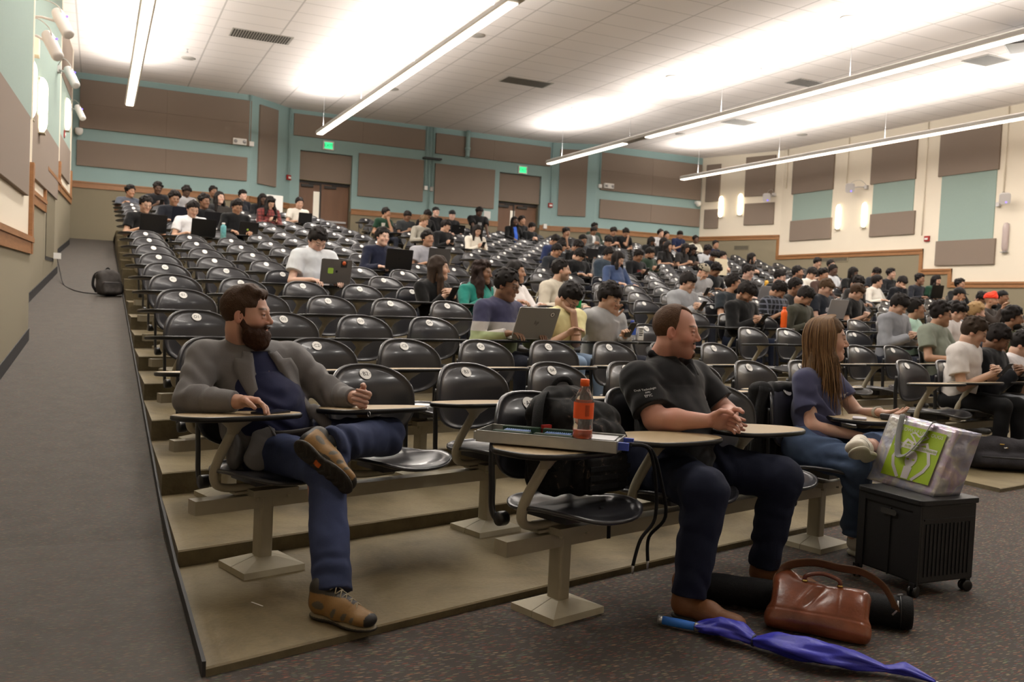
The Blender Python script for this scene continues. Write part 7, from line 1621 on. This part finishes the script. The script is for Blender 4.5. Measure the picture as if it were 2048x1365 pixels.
# blue umbrella
t = empty('umbrella', 'furled bright blue umbrella lying on the carpet in front of the leather bag', 'umbrella', (1.941, 2.787, .024), 0); O_ = V(1.941, 2.787, .024)
MT['umb'] = mat('blue_nylon', (52, 54, 178), .42, var=.15, vscale=12, bump=.15, bscale=80); MT['umbh'] = mat('blue_foam_grip', (48, 118, 214), .6)
ax_ = [V(1.941, 2.787, .024), V(2.019, 2.692, .024), V(2.045, 2.66, .026), V(2.072, 2.610, .040), V(2.100, 2.55, .042), V(2.128, 2.492, .030), V(2.155, 2.42, .042), V(2.20, 2.325, .045), V(2.26, 2.265, .042), V(2.32, 2.22, .036), V(2.40, 2.165, .022), V(2.44, 2.12, .030), V(2.50, 2.05, .012)]
mb = MB(); mb.tube([tuple(p-O_) for p in (ax_[0], ax_[0]*.5+ax_[1]*.5, ax_[1])], [.0155, .0165, .0150], 14); mb.obj('grip', MT['umbh'], t)
d0 = unit(ax_[1]-ax_[0]); mb = MB(); mb.tube([tuple(-d0*.016), tuple(d0*.002)], .0162, 14); mb.tube([tuple(ax_[1]-O_), tuple(ax_[1]-O_+d0*.022)], .0168, 14); mb.obj('grip_ferrules', MT['silver'], t)
rad = [.014, .038, .050, .046, .021, .046, .056, .054, .044, .015, .028, .007]; path = ax_[1:]; nn = 26; fine_p = catmull([tuple(p) for p in path], 8); vs = []
rr = np.interp(np.linspace(0, len(path)-1, len(fine_p)), range(len(path)), rad)
for i, p in enumerate(fine_p):
    tdir = (fine_p[min(i+1, len(fine_p)-1)]-fine_p[max(i-1, 0)]).normalized(); s_ = tdir.cross(Vector((0, 0, 1))).normalized(); u_ = s_.cross(tdir)
    for k_ in range(nn):
        a_ = 2*math.pi*k_/nn; r_ = rr[i]*(1+.20*math.sin(4*a_+i*.16)+.10*math.sin(9*a_-i*.27)); z_ = p.z+r_*.60*math.sin(a_)+rr[i]*.15; q_ = p+s_*(r_*math.cos(a_)); vs.append((q_.x-O_[0], q_.y-O_[1], max(z_, .004)-O_[2]))
mb = MB(); mb.add(vs, [(i*nn+k_, i*nn+(k_+1) % nn, (i+1)*nn+(k_+1) % nn, (i+1)*nn+k_) for i in range(len(fine_p)-1) for k_ in range(nn)]+[tuple(range(nn)), tuple((len(fine_p)-1)*nn+k_ for k_ in range(nn))], 0, True); mb.obj('canopy', MT['umb'], t)
mb = MB(); p = ax_[5]-O_; dd_ = unit(ax_[6]-ax_[4]); s_ = unit(np.cross(dd_, V(0, 0, 1))); mb.tube([tuple(p+s_*.020*math.cos(a)+V(0, 0, .017)*math.sin(a)) for a in np.linspace(0, 2*math.pi, 17)], .006, 6, 0, False, .5); mb.obj('tie_band', mat('dark_blue_tie', (30, 34, 70), .5), t)
mb = MB(); mb.tube([tuple(ax_[-1]-O_), tuple(ax_[-1]-O_+unit(ax_[-1]-ax_[-2])*.05)], [.004, .003], 8); mb.obj('tip', MT['silver'], t)
# jacket over the back of chair A6
M6, l6, th6 = lmap(0, WX_)
t = empty('jacket', 'black jacket draped over the back of the chair behind the woman', 'jacket', l6, th6)
F = Field((-.36, -.12, .10), (.36, .16, .92), .007)
for p, k in [(c_box((-.03, .035, .62), (.215, .045, .20), None, .04), 0), (c_box((-.10, .045, .42), (.13, .035, .16), None, .03), .05), (c_ell((-.17, .0, .55), (.07, .07, .26)), .04), (c_box((.14, .02, .30), (.035, .02, .16), None, .015), .02)]: F.add(p, k)
F.sub(c_box((.02, -.30, .60), (.22, .26, .5), None, .02), .01); F.warp(lambda f, X, Y, Z: f+.008*wob(X*1.4, Y, Z*.5, 1.3, 2)); v, q = F.nets(); o = link('jacket_body', np_mesh('jacket_body', v, q, [MT['blackfab']]), t)
mb = MB(); mb.tube(catmull([(-.20, -.02, .80), (-.255, -.03, .62), (-.25, -.02, .44), (-.20, -.01, .32)], 5), [.05, .055, .05, .04, .05]*3+[.05], 10) if False else mb.tube(catmull([(-.19, .0, .80), (-.235, -.01, .62), (-.235, .0, .44), (-.20, .0, .33)], 5), .042, 10, 0, True, .7); mb.obj('sleeve', MT['blackfab'], t)
# things on the woman's tablet
w_, th_ = world(0, WX_, (.045, -.40, .679)); mb = MB(); mb.prism(rrect(.10, .065, .008), 0, .006); o = mb.obj('card_wallet', mat('pale_card', (168, 165, 178), .35), None, w_, th_+.5); tag(o, "pale card wallet on the tablet beside the woman's hand", 'wallet')
w_, th_ = world(0, WX_, (.185, -.47, .679)); mb = MB(); mb.prism(rrect(.085, .06, .015), 0, .028); o = bevel(mb.obj('earbud_case', MT['blackplastic'], None, w_, th_+.3), .006, 3); tag(o, "small black case under the woman's left hand", 'case')
# scrap of paper, cord, power box, backpacks
mb = MB(); mb.box((-.032, -.0025, 0), (.032, .0025, .0015)); o = mb.obj('paper_scrap', MT['white'], None, (.56, 3.365, ZK[1]+.001), -1.05); tag(o, 'thin white scrap lying on the concrete step near the front left corner', 'paper scrap')
def slump_pack(label, loc, sc, col, seed, rz=0, flat=1.0):
    t = empty('backpack', label, 'backpack', loc, rz); m = mat('pack_fabric_%d' % seed, col, .75, var=.25, vscale=9, bump=.4, bscale=160, spec=.25)
    ca, sa = math.cos(.28), math.sin(.28); Rk = [V(1, 0, 0), V(0, ca, -sa), V(0, sa, ca)]
    F = Field(V(-.32, -.32, -.02), V(.32, .32, .56), .009); wf = 1/flat**.6
    for p, k in [(c_box((0, .0, .21*flat), (.150*wf, .085*wf, .20*flat), Rk, .06), 0), (c_box((0, -.105, .13*flat), (.125*wf, .045*wf, .105*flat), Rk, .035), .012), (c_ell((.0, .03, .40*flat), (.11, .07, .045*flat)), .04), (c_ell((.15*wf, .0, .12*flat), (.045, .06, .09*flat)), .02)]: F.add(p, k)
    F.warp(lambda f, X, Y, Z: np.maximum(f+.009*wob(X, Y, Z, .8, seed)+.005*wob(X, Y, Z, 2.2, seed), .004-Z)); v, q = F.nets(); link('pack_body', np_mesh('pack_body', v*sc, q, [m]), t)
    for x0, sg in ((-.085, -1), (.085, 1)):
        mb = MB(); mb.tube(catmull([(x0*sc, .10*sc, .40*flat*sc), ((x0+.05*sg)*sc, .16*sc, .34*flat*sc), ((x0+.075*sg)*sc, .15*sc, .18*flat*sc), ((x0+.05*sg)*sc, .08*sc, .05)], 5), .020*sc, 8, 0, True, .3); mb.obj('shoulder_strap', MT['blackfab'], t)
    mb = MB(); mb.tube(catmull([(-.04*sc, .04*sc, .43*flat*sc), (0, .035*sc, .475*flat*sc), (.04*sc, .04*sc, .43*flat*sc)], 5), .010*sc, 8); mb.obj('grab_handle', MT['blackfab'], t)
    mb = MB(); mb.tube([(x*sc*wf, (-.155-.02*math.cos(x*10))*sc*wf+.045*sc, (.225+.0*x)*flat*sc) for x in np.linspace(-.12, .12, 9)], .005*sc, 6); mb.obj('zip', MT['blackmetal'], t); return t
yb = 13.6; slump_pack('dark grey backpack on the ramp leaning against the terrace end', (XL-.19, yb, ramp_z(yb)), .95, (62, 58, 56), 11, .4, .85)
slump_pack('grey backpack with yellow cords lying open on the low platform at right', (6.62, 4.98, ZK[1]), 1.25, (48, 46, 50), 12, -.5, .45)
o = MB(); rg = np.random.RandomState(3)
for i in range(6): o.tube(catmull([(rg.uniform(-.14, .14), rg.uniform(-.12, .02), .185+rg.uniform(0, .03)) for _ in range(5)], 5), .004, 5, i % 2)
o = o.obj('cords', [mat('yellow_cord', (200, 160, 60), .6), MT['white']], None, (6.62, 4.95, ZK[1])); tag(o, 'tangle of yellow and white cords on the grey backpack', 'cords')
yo = 15.5; mb = MB(); mb.box((0, -.05, 0), (.10, .05, .09)); o = mb.obj('power_adapter', MT['white'], None, (lx(yo)+.02, yo, ramp_z(yo)+.30)); tag(o, 'white power adapter plugged in low on the left wall', 'adapter')
pts = [V(lx(yo)+.07, yo, ramp_z(yo)+.30), V(lx(yo)+.12, yo-.2, ramp_z(yo)+.10), V(-.45, 14.7, ramp_z(14.7)+.01), V(-.32, 14.1, ramp_z(14.1)+.01), V(-.2, 13.85, ramp_z(13.85)+.01), V(-.08, 13.75, ramp_z(13.75)+.01), V(.05, 13.7, ramp_z(13.7)+.01)]
mb = MB(); mb.tube(catmull([tuple(p) for p in pts], 8), .006, 6); o = mb.obj('power_cord', MT["blackfab"], None); o.name = "extension_cable"; tag(o, 'thin black cord trailing across the ramp to the dark backpack', 'cord')
# bottles and cups among the seats
PRS = [(.86, 0), (1, .02), (1, .78), (.92, .86), (.55, .93), (.52, 1)]
MT['teal_b'] = mat('teal_bottle', (96, 160, 165), .35, var=.3, vscale=30); MT['greenb'] = mat('green_bottle', (24, 170, 90), .35); MT['waterlab'] = mat('blue_label', (60, 96, 190), .4)
w_, _ = world(4, 7.31, (0, -.40, .69)); bottle('tall matt orange steel bottle on a tablet in the right block', w_, .225, .037, PRS, MT['orange'], MT['orange'])
w_, _ = world(11, 1.63, (0, -.40, .69)); bottle('tall teal patterned bottle on a tablet in the upper left block', w_, .225, .042, PRS, MT['teal_b'], MT['white'])
w_, _ = world(3, 4.13, (0, -.40, .69)); bottle('clear water bottle with blue label at the end of the third row', w_, .15, .036, PRB, MT['pet'], MT['blueplastic'], MT['waterlab'], (.3, .7)); w2 = (w_[0]+.075, w_[1]-.02, w_[2])
mb = MB(); mb.box((-.024, -.022, 0), (.024, .022, .115)); o = bevel(mb.obj('carton', MT['white'], None, w2, -.3), .003, 1); tag(o, 'small white carton beside the water bottle', 'carton')
mb = MB(); 
for i in range(4): mb.box((-.018, -.0228, .095-i*.018), (.018-.006*(i % 2), -.0222, .103-i*.018))
mb.obj('printed_lines', MT['ink'], o)
w_, _ = world(5, 4.83, (0, -.40, .69)); bottle('bright green bottle behind the yellow tee man', w_, .20, .034, PRS, MT['greenb'], MT['greenb'])
w_, _ = world(9, 11.9, (0, -.40, .70)); bottle('yellow tumbler on a tablet in the right block', w_, .17, .04, PRS, mat('yellow_tumbler', (210, 160, 50), .4), MT['blackmetal'])
def cup(label, loc):
    mb = MB(); mb.lathe([(0, 0), (.030, 0), (.042, .12), (.044, .122), (.044, .126), (.0, .128)], 18); o = mb.obj('paper_cup', MT['white'], None, loc); tag(o, label, 'cup')
w_, _ = world(15, 5.63, (0, -.40, .69+.12)); cup('white paper cup in front of the green tee student', w_); cup('white paper cup standing on the back rail left of the first door', (4.40+.1, 25.4, TRZ+.015))
w_, th_ = world(11, 12.46, (0, -.3, .80)); mb = MB(); mb.prism(rrect(.34, .36, .02), -.02, .02, M=Matrix.Rotation(math.pi/2, 4, 'X') @ Matrix.Translation((0, .12, 0))); o = mb.obj('canvas_tote', mat('cream_canvas', (206, 196, 170), .8, bump=.2), None, w_, th_); tag(o, 'cream canvas tote standing on a tablet right of the beige cap', 'bag')

# ------------------------------------------------------------------ fittings on walls and ceiling
def sconce(label, y0, z0, z1, lit=True):
    s, a, za = rwall(y0, z0); _, _, zb = rwall(y0, z1); p, q = Vector(RW[s]), Vector(RW[s+1]); e = (q-p).normalized(); n = Vector((e.y, -e.x)); c = p+e*a
    t = empty('wall_sconce', label, 'wall lamp', (c.x+n.x*.02, c.y+n.y*.02, za), math.atan2(-n.x, n.y), 'capsule wall lamps'); H = zb-za
    mb = MB(); prof = [(.012*0+.0, 0)]; n_ = 12; vs = []; zs = [0, .02, .06, .12, H-.12, H-.06, H-.02, H]; rs = [.03, .05, .07, .08, .08, .07, .05, .03]
    for z, r in zip(zs, rs):
        for i in range(n_+1): a_ = math.pi*i/n_; vs.append((r*math.cos(a_), r*.9*math.sin(a_), z))
    m_ = n_+1; mb.add(vs, [(j*m_+i, j*m_+i+1, (j+1)*m_+i+1, (j+1)*m_+i) for j in range(len(zs)-1) for i in range(n_)]+[tuple(reversed(range(m_))), tuple((len(zs)-1)*m_+i for i in range(m_))], 0, True)
    mb.obj('glass_shade', MT['sconce'] if lit else MT['sconce_off'], t); mb = MB(); mb.box((-.06, -.02, .02), (.06, .012, H-.02)); mb.box((-.09, .0, -.012), (.09, .06, .004)); mb.obj('back_plate', MT['silver'], t); return t
MT['sconce_off'] = mat('grey_glass', (176, 160, 156), .3)
sconce('lit capsule sconce nearest the back corner of the right wall', 25.4, 4.43, 5.14); sconce('lit capsule sconce right of the one nearest the back corner', 24.38, 4.43, 5.13)
sconce('left one of the lit sconces between the teal panels', 19.95, 3.72, 4.42); sconce('right one of the lit sconces between the teal panels', 18.98, 3.72, 4.40)
sconce('unlit grey capsule sconce at the right edge', 14.62, 2.90, 3.58, False)
for lab, y, z0, z1 in (('glowing capsule sconce on the left wall, nearer and higher one', 11.8, 3.02, 3.70), ('glowing capsule sconce on the left wall, second one', 13.0, 3.05, 3.74), ('glowing capsule sconce on the left wall above the red alarm', 20.4, 4.22, 4.86)):
    t = empty('wall_sconce', lab, 'wall lamp', (lx(y)+.01, y, z0), -math.pi/2, 'capsule wall lamps'); H = z1-z0; n_ = 12; mb = MB(); vs = []; zs = [0, .02, .06, .12, H-.12, H-.06, H-.02, H]; rs = [.035, .06, .085, .10, .10, .085, .06, .035]
    for z, r in zip(zs, rs):
        for i in range(n_+1): a_ = math.pi*i/n_; vs.append((r*math.cos(a_), r*.9*math.sin(a_)+.03, z))
    m_ = n_+1; mb.add(vs, [(j*m_+i, j*m_+i+1, (j+1)*m_+i+1, (j+1)*m_+i) for j in range(len(zs)-1) for i in range(n_)]+[tuple(reversed(range(m_))), tuple((len(zs)-1)*m_+i for i in range(m_))], 0, True); mb.obj('glass_shade', MT['sconce'], t)
    mb = MB(); mb.box((-.07, 0, .01), (.07, .035, H-.01)); mb.box((-.10, .02, -.012), (.10, .10, .004)); mb.obj('back_plate', MT['beige2'], t)
def alarm(label, loc, rz):
    t = empty('fire_alarm', label, 'fire alarm', loc, rz, 'red fire alarms'); mb = MB(); mb.box((-.075, -.05, -.07), (.075, 0, .07)); bevel(mb.obj('housing', MT['red'], t), .006, 2)
    mb = MB(); mb.box((-.045, -.065, -.03), (.045, -.05, .02)); mb.obj('strobe', MT['white'], t)
p = Vector(BW[1]); q = Vector(BW[2]); e = (q-p).normalized(); c = p+e*(segl(1)-.10)
alarm('red fire alarm left of the first door', (c.x+e.y*.0, c.y-.06, 4.385), math.atan2(e.y, e.x)); alarm('red fire alarm right of the second door', (12.90, 25.8, 4.33), 0); alarm('red fire alarm on the cream right wall', (19.2, 16.83, 3.31), math.pi/2*1.0*-1 if False else -math.pi/2)
alarm('red fire alarm under the third sconce on the left wall', (lx(20.2), 20.2, 4.12), math.pi/2)
for i, (x, z) in enumerate(((5.825, 5.395), (11.885, 5.33))):
    t = empty('exit_sign', 'green lit exit sign above the %s door' % ('first' if i == 0 else 'second'), 'exit sign', (x, 25.8, z), 0, 'exit signs'); mb = MB(); mb.box((-.155, -.05, -.12), (.155, 0, .125)); bevel(mb.obj('sign_box', MT['white'], t), .006, 2)
    mb = MB(); mb.box((-.115, -.054, -.085), (.115, -.05, .09)); fc = mb.obj('lit_face', MT['exitgreen'], t)
    v, f = text_mesh('EXIT', .13); mb = MB(); mb.add([(a, -.056, b) for a, b, z_ in v], f); mb.obj('lettering', mat('exit_letters_%d' % i, (20, 120, 70), .5), fc)
for lab, x, y, z in (('twin-head emergency light on the back wall, left', 3.255, 24.65, 5.05), ('twin-head emergency light on the back wall, right', 14.60, 25.15, 5.03)):
    t = empty('emergency_light', lab, 'emergency light', (x, y, z), 0, 'emergency lights'); mb = MB(); mb.box((-.17, -.08, -.08), (.17, .05, .08)); bevel(mb.obj('casing', MT['white'], t), .01, 2)
    for s_ in (-1, 1): mb = MB(); mb.lathe([(0, 0), (.04, 0), (.045, .03), (0, .035)], 14, 0, Matrix.Translation((s_*.11, -.08, .0)) @ Matrix.Rotation(math.pi/2, 4, 'X')); mb.obj('lamp_head', MT['silver'], t)
def small_box(name, label, cat, lo, hi, m, **kw): mb = MB(); mb.box(lo, hi); o = bevel(mb.obj(name, MT[m], None), .004, 1); tag(o, label, cat, **kw); return o
small_box('junction_box', 'square white box beside the left emergency light', 'box', (3.50, 24.62, 4.97), (3.62, 24.7, 5.09), 'white'); small_box('junction_box', 'square white box beside the right emergency light', 'box', (14.26, 25.12, 4.95), (14.36, 25.2, 5.06), 'white')
small_box('switch_box', 'white switch box on the conduit between the square panels', 'switch', (8.70, 25.72, 4.42), (8.80, 25.8, 4.54), 'white'); small_box('switch_box', 'grey switch box right of the white one between the square panels', 'switch', (8.88, 25.72, 4.40), (8.98, 25.8, 4.53), 'fixture')
small_box('wall_shelf', 'small black bracket shelf on the conduits of the back wall', 'shelf', (8.62, 25.6, 5.33), (9.17, 25.8, 5.375), 'blackmetal')
small_box('outlet_plate', 'white outlet plate right of the second door on the rail', 'outlet', (12.67, 25.70, 3.58), (12.78, 25.8, 3.73), 'white')
small_box('notice', 'sheet of white paper on the wall left of the second door', 'paper', (10.66, 25.79, 3.74), (10.88, 25.8, 3.97), 'paper')
mb = MB(); mb.box((0, -.004, 0), (.42, .004, .56)); o = mb.obj('white_board', MT['paper'], None, (3.75, 23.2, 3.05), .15); tag(o, 'white sheet propped up behind the plaid woman by the first door', 'board')
def conduit(label, pts, r=.018, m='teal'): mb = MB(); mb.tube(pts, r, 8); o = mb.obj('conduit', MT[m], None); tag(o, label, 'conduit', 'conduits down the walls')
conduit('thin teal conduit dropping to the first door alarm', [(c.x, c.y-.09, CEIL-.01), (c.x, c.y-.09, 4.47)])
for i, x in enumerate((8.74, 8.86, 8.96)): conduit('teal conduit down the middle of the back wall, %s of three' % ('left', 'middle', 'right')[i], [(x, 25.76, CEIL-.01), (x, 25.76, 4.55 if i != 1 else 3.7)])
conduit('teal conduit to the junction box by the left emergency light', [(3.50, 24.66, CEIL-.01), (3.50, 24.66, 5.10)]); conduit('teal conduit to the junction box by the right emergency light', [(14.30, 25.16, CEIL-.01), (14.30, 25.16, 5.07)]); conduit('teal conduit dropping to the alarm right of the second door', [(12.90, 25.77, CEIL-.01), (12.90, 25.77, 4.41)])
for i, y in enumerate((22.2, 19.7, 17.0, 14.75)): conduit('cream conduit down the right wall, number %s from the back' % ('one', 'two', 'three', 'four')[i], [(19.17, y, CEIL-.01), (19.17, y, (5.1, 5.0, 3.4, 4.2)[i])], .015, 'cream')
t = empty('drain_pipe', 'thick teal pipe stub coming down from the ceiling mid back wall', 'pipe', (10.0, 25.68, 5.5)); mb = MB(); mb.tube([(0, 0, .8), (0, 0, .30), (0, -.0, .06), (-.03, -.04, 0)], .065, 14); mb.obj('pipe', MT['teal'], t); mb = MB(); mb.lathe([(.065, .22), (.082, .22), (.082, .30), (.065, .30)], 16); mb.obj('coupling', MT['teal'], t)
# wireless speakers/antennas on arms
def antenna(label, loc, arm_to, aim, rz, big=1.0, tube=False):
    t = empty('wall_antenna', label, 'antenna', loc, 0, 'white wall antennas'); mb = MB(); d = V(*arm_to); mb.tube([(0, 0, 0), tuple(d*.5+V(0, 0, .02)), tuple(d)], .014, 8); mb.box((-.05, -.05, -.05), (.05, .05, .05)); mb.obj('mounting_arm', MT['antenna'], t)
    mb = MB(); M_ = Matrix.Translation(tuple(d)) @ Matrix.Rotation(rz, 4, 'Z') @ Matrix.Rotation(aim, 4, 'X')
    if tube: mb.lathe([(0, -.20), (.05, -.20), (.062, -.18), (.065, .10), (.055, .19), (0, .20)], 20, 0, M_)
    else: mb.prism(rrect(.24*big, .26*big, .06*big, 6), -.035, .035, 0, M=M_)
    o = bevel(mb.obj('antenna_head', MT['antenna'], t), .012, 3)
    mb = MB(); mb.lathe([(0, 0), (.016, 0), (.014, .006), (0, .007)], 10, 0, M_ @ Matrix.Translation((.03, -.08*big, .036))); mb.obj('status_light', MT['bluelight'], o)
    mb = MB(); mb.tube(catmull([(0, 0, .05), tuple(d*.4+V(0, 0, .20)), tuple(d*.9+V(0, 0, .16)), tuple(d)], 5), .006, 5); mb.obj('cable', MT['fixture'], t)
MT['bluelight'] = mat('blue_status_light', (110, 90, 255), .4, emit=(100, 80, 255), estr=4.0)
s, a, z = rwall(23.2, 4.98); e = (Vector(RW[1])-Vector(RW[0])).normalized(); cw = Vector(RW[0])+e*(a+.35); antenna('white antenna on an arm on the right wall near the back corner', (cw.x-.03, cw.y, z), (-.32, -.05, -.12), 1.9, -.9)
antenna('white antenna on the right wall above the sconce pair', (19.17, 18.95, 4.82), (-.30, .30, -.02), 1.9, -.9); antenna('white antenna high at the right edge of the picture', (19.17, 14.85, 4.02), (-.30, -.38, .08), 1.9, -.9)
for i, (y, z, hx, hy, hz) in enumerate(((11.2, 4.02, -.40, 10.8, 3.90), (11.4, 3.90, -.50, 11.0, 3.70), (15.3, 4.35, -.42, 15.0, 4.20), (21.4, 4.85, -.42, 21.1, 4.73))):
    antenna('white cylindrical antenna high on the left wall, number %s from the camera' % ('one', 'two', 'three', 'four')[i], (lx(y)+.03, y, z), (hx-lx(y)-.03, hy-y, hz-z), -.75, .5, .8, True)
small_box('conduit_box', 'cream box under the two nearest antennas on the left wall', 'box', (lx(12.0)+.0, 12.0, 3.80), (lx(12.0)+.12, 12.2, 4.0), 'cream')
for lab, x, y, z in (('small white dome camera in the back left corner', -.50, 24.55, 4.85), ('small white dome camera in the back right corner', 18.0, 25.05, 4.75)):
    t = empty('dome_camera', lab, 'camera', (x, y, z), 0, 'dome cameras'); mb = MB(); mb.lathe([(0, .08), (.09, .08), (.09, .0), (.07, -.05), (.03, -.08), (0, -.085)], 18); mb.obj('dome', MT['white'], t); mb = MB(); mb.box((-.06, 0, .02), (.06, .14, .10)); mb.obj('bracket', MT['white'], t)
def grille(name, label, y0, y1, z0, z1, seg=None):
    s, a, za = rwall(y0, z0); _, b, zb = rwall(y1, z1); t = empty(name, label, 'vent', (0, 0, 0), 0, 'long vents on the right wall'); mb = MB(); on_seg(mb, RW[s], RW[s+1], a, b, za, zb, .02); mb.obj('vent_frame', MT['olive'], t)
    mb = MB(); n = 22
    for i in range(n): on_seg(mb, RW[s], RW[s+1], a+.03+(b-a-.06)*i/n, a+.03+(b-a-.06)*(i+.55)/n, za+.02, zb-.02, .022)
    mb.obj('slots', MT['gap'], t)
grille('wall_vent', 'long narrow vent in the wainscot below the first rail of the right wall', 24.6, 23.8, 3.28, 3.43); grille('wall_vent', 'long narrow vent in the wainscot below the second rail of the right wall', 20.54, 19.49, 2.79, 2.92)
# ceiling
def ceil_vent(label, x0, x1, y0, y1, n=14):
    t = empty('ceiling_vent', label, 'vent', (x0, y0, CEIL), 0, 'slotted ceiling vents'); w, d = x1-x0, y1-y0; mb = MB(); mb.box((0, 0, -.012), (w, d, 0)); mb.obj('vent_frame', MT['fixture'], t); mb = MB()
    for i in range(n): mb.box((.03+(w-.06)*i/n, .03, -.016), (.03+(w-.06)*(i+.5)/n, d-.03, -.012))
    mb.obj('slots', MT['gap'], t)
ceil_vent('slotted ceiling vent between the first and second lamps', 2.27, 3.45, 18.67, 19.28, 22); ceil_vent('slotted ceiling vent between the second and third lamps', 8.3, 9.45, 18.98, 19.55, 22); ceil_vent('slotted ceiling vent far right near the third lamp', 15.1, 15.9, 19.6, 20.2, 10); ceil_vent('square ceiling vent at the upper right', 15.2, 15.9, 12.2, 12.8, 10); ceil_vent('small ceiling vent left of the projector', 13.6, 14.4, 15.5, 16.0, 10)
for i, (x, y) in enumerate(((1.71, 21.67), (6.45, 21.81), (6.51, 16.48), (11.51, 12.0), (11.32, 16.95), (16.4, 17.72), (15.2, 22.2), (17.9, 20.2))):
    mb = MB(); mb.lathe([(0, 0), (.13, 0), (.15, .008), (.15, .02), (0, .02)], 24, 0, Matrix.Translation((0, 0, -.02))); o = mb.obj('ceiling_speaker', MT['fixture'], None, (x, y, CEIL)); tag(o, 'round white ceiling speaker, %s from the left in the picture' % ('first', 'second', 'third', 'sixth', 'fourth', 'fifth', 'seventh', 'eighth')[i], 'speaker', 'round ceiling speakers')
for i, (x, y) in enumerate(((1.62, 20.9), (12.3, 15.2), (11.0, 21.0), (16.6, 21.2))):
    mb = MB(); mb.lathe([(0, -.07), (.025, -.07), (.028, -.06), (.008, -.055), (.008, -.01), (.03, -.004), (.03, 0), (0, 0)], 12); o = mb.obj('sprinkler', MT['silver'], None, (x, y, CEIL)); tag(o, 'small ceiling sprinkler head, %s from the left' % ('first', 'third', 'second', 'fourth')[i], 'sprinkler', 'ceiling sprinklers')
t = empty('projector', 'black projector hanging from the ceiling at the upper right corner', 'projector', (14.25, 10.75, 6.05), .5); mb = MB(); mb.box((-.35, -.28, -.12), (.35, .28, .08)); bevel(mb.obj('projector_body', MT['blackplastic'], t), .03, 3)
mb = MB(); mb.tube([(0, 0, .08), (0, 0, .25)], .03, 10); mb.obj('ceiling_pole', MT['blackmetal'], t); mb = MB(); mb.lathe([(0, 0), (.07, 0), (.075, .08), (.06, .09), (0, .085)], 20, 0, Matrix.Translation((-.1, -.28, -.02)) @ Matrix.Rotation(math.pi/2, 4, 'X')); mb.obj('lens_barrel', MT['blackmetal'], t)
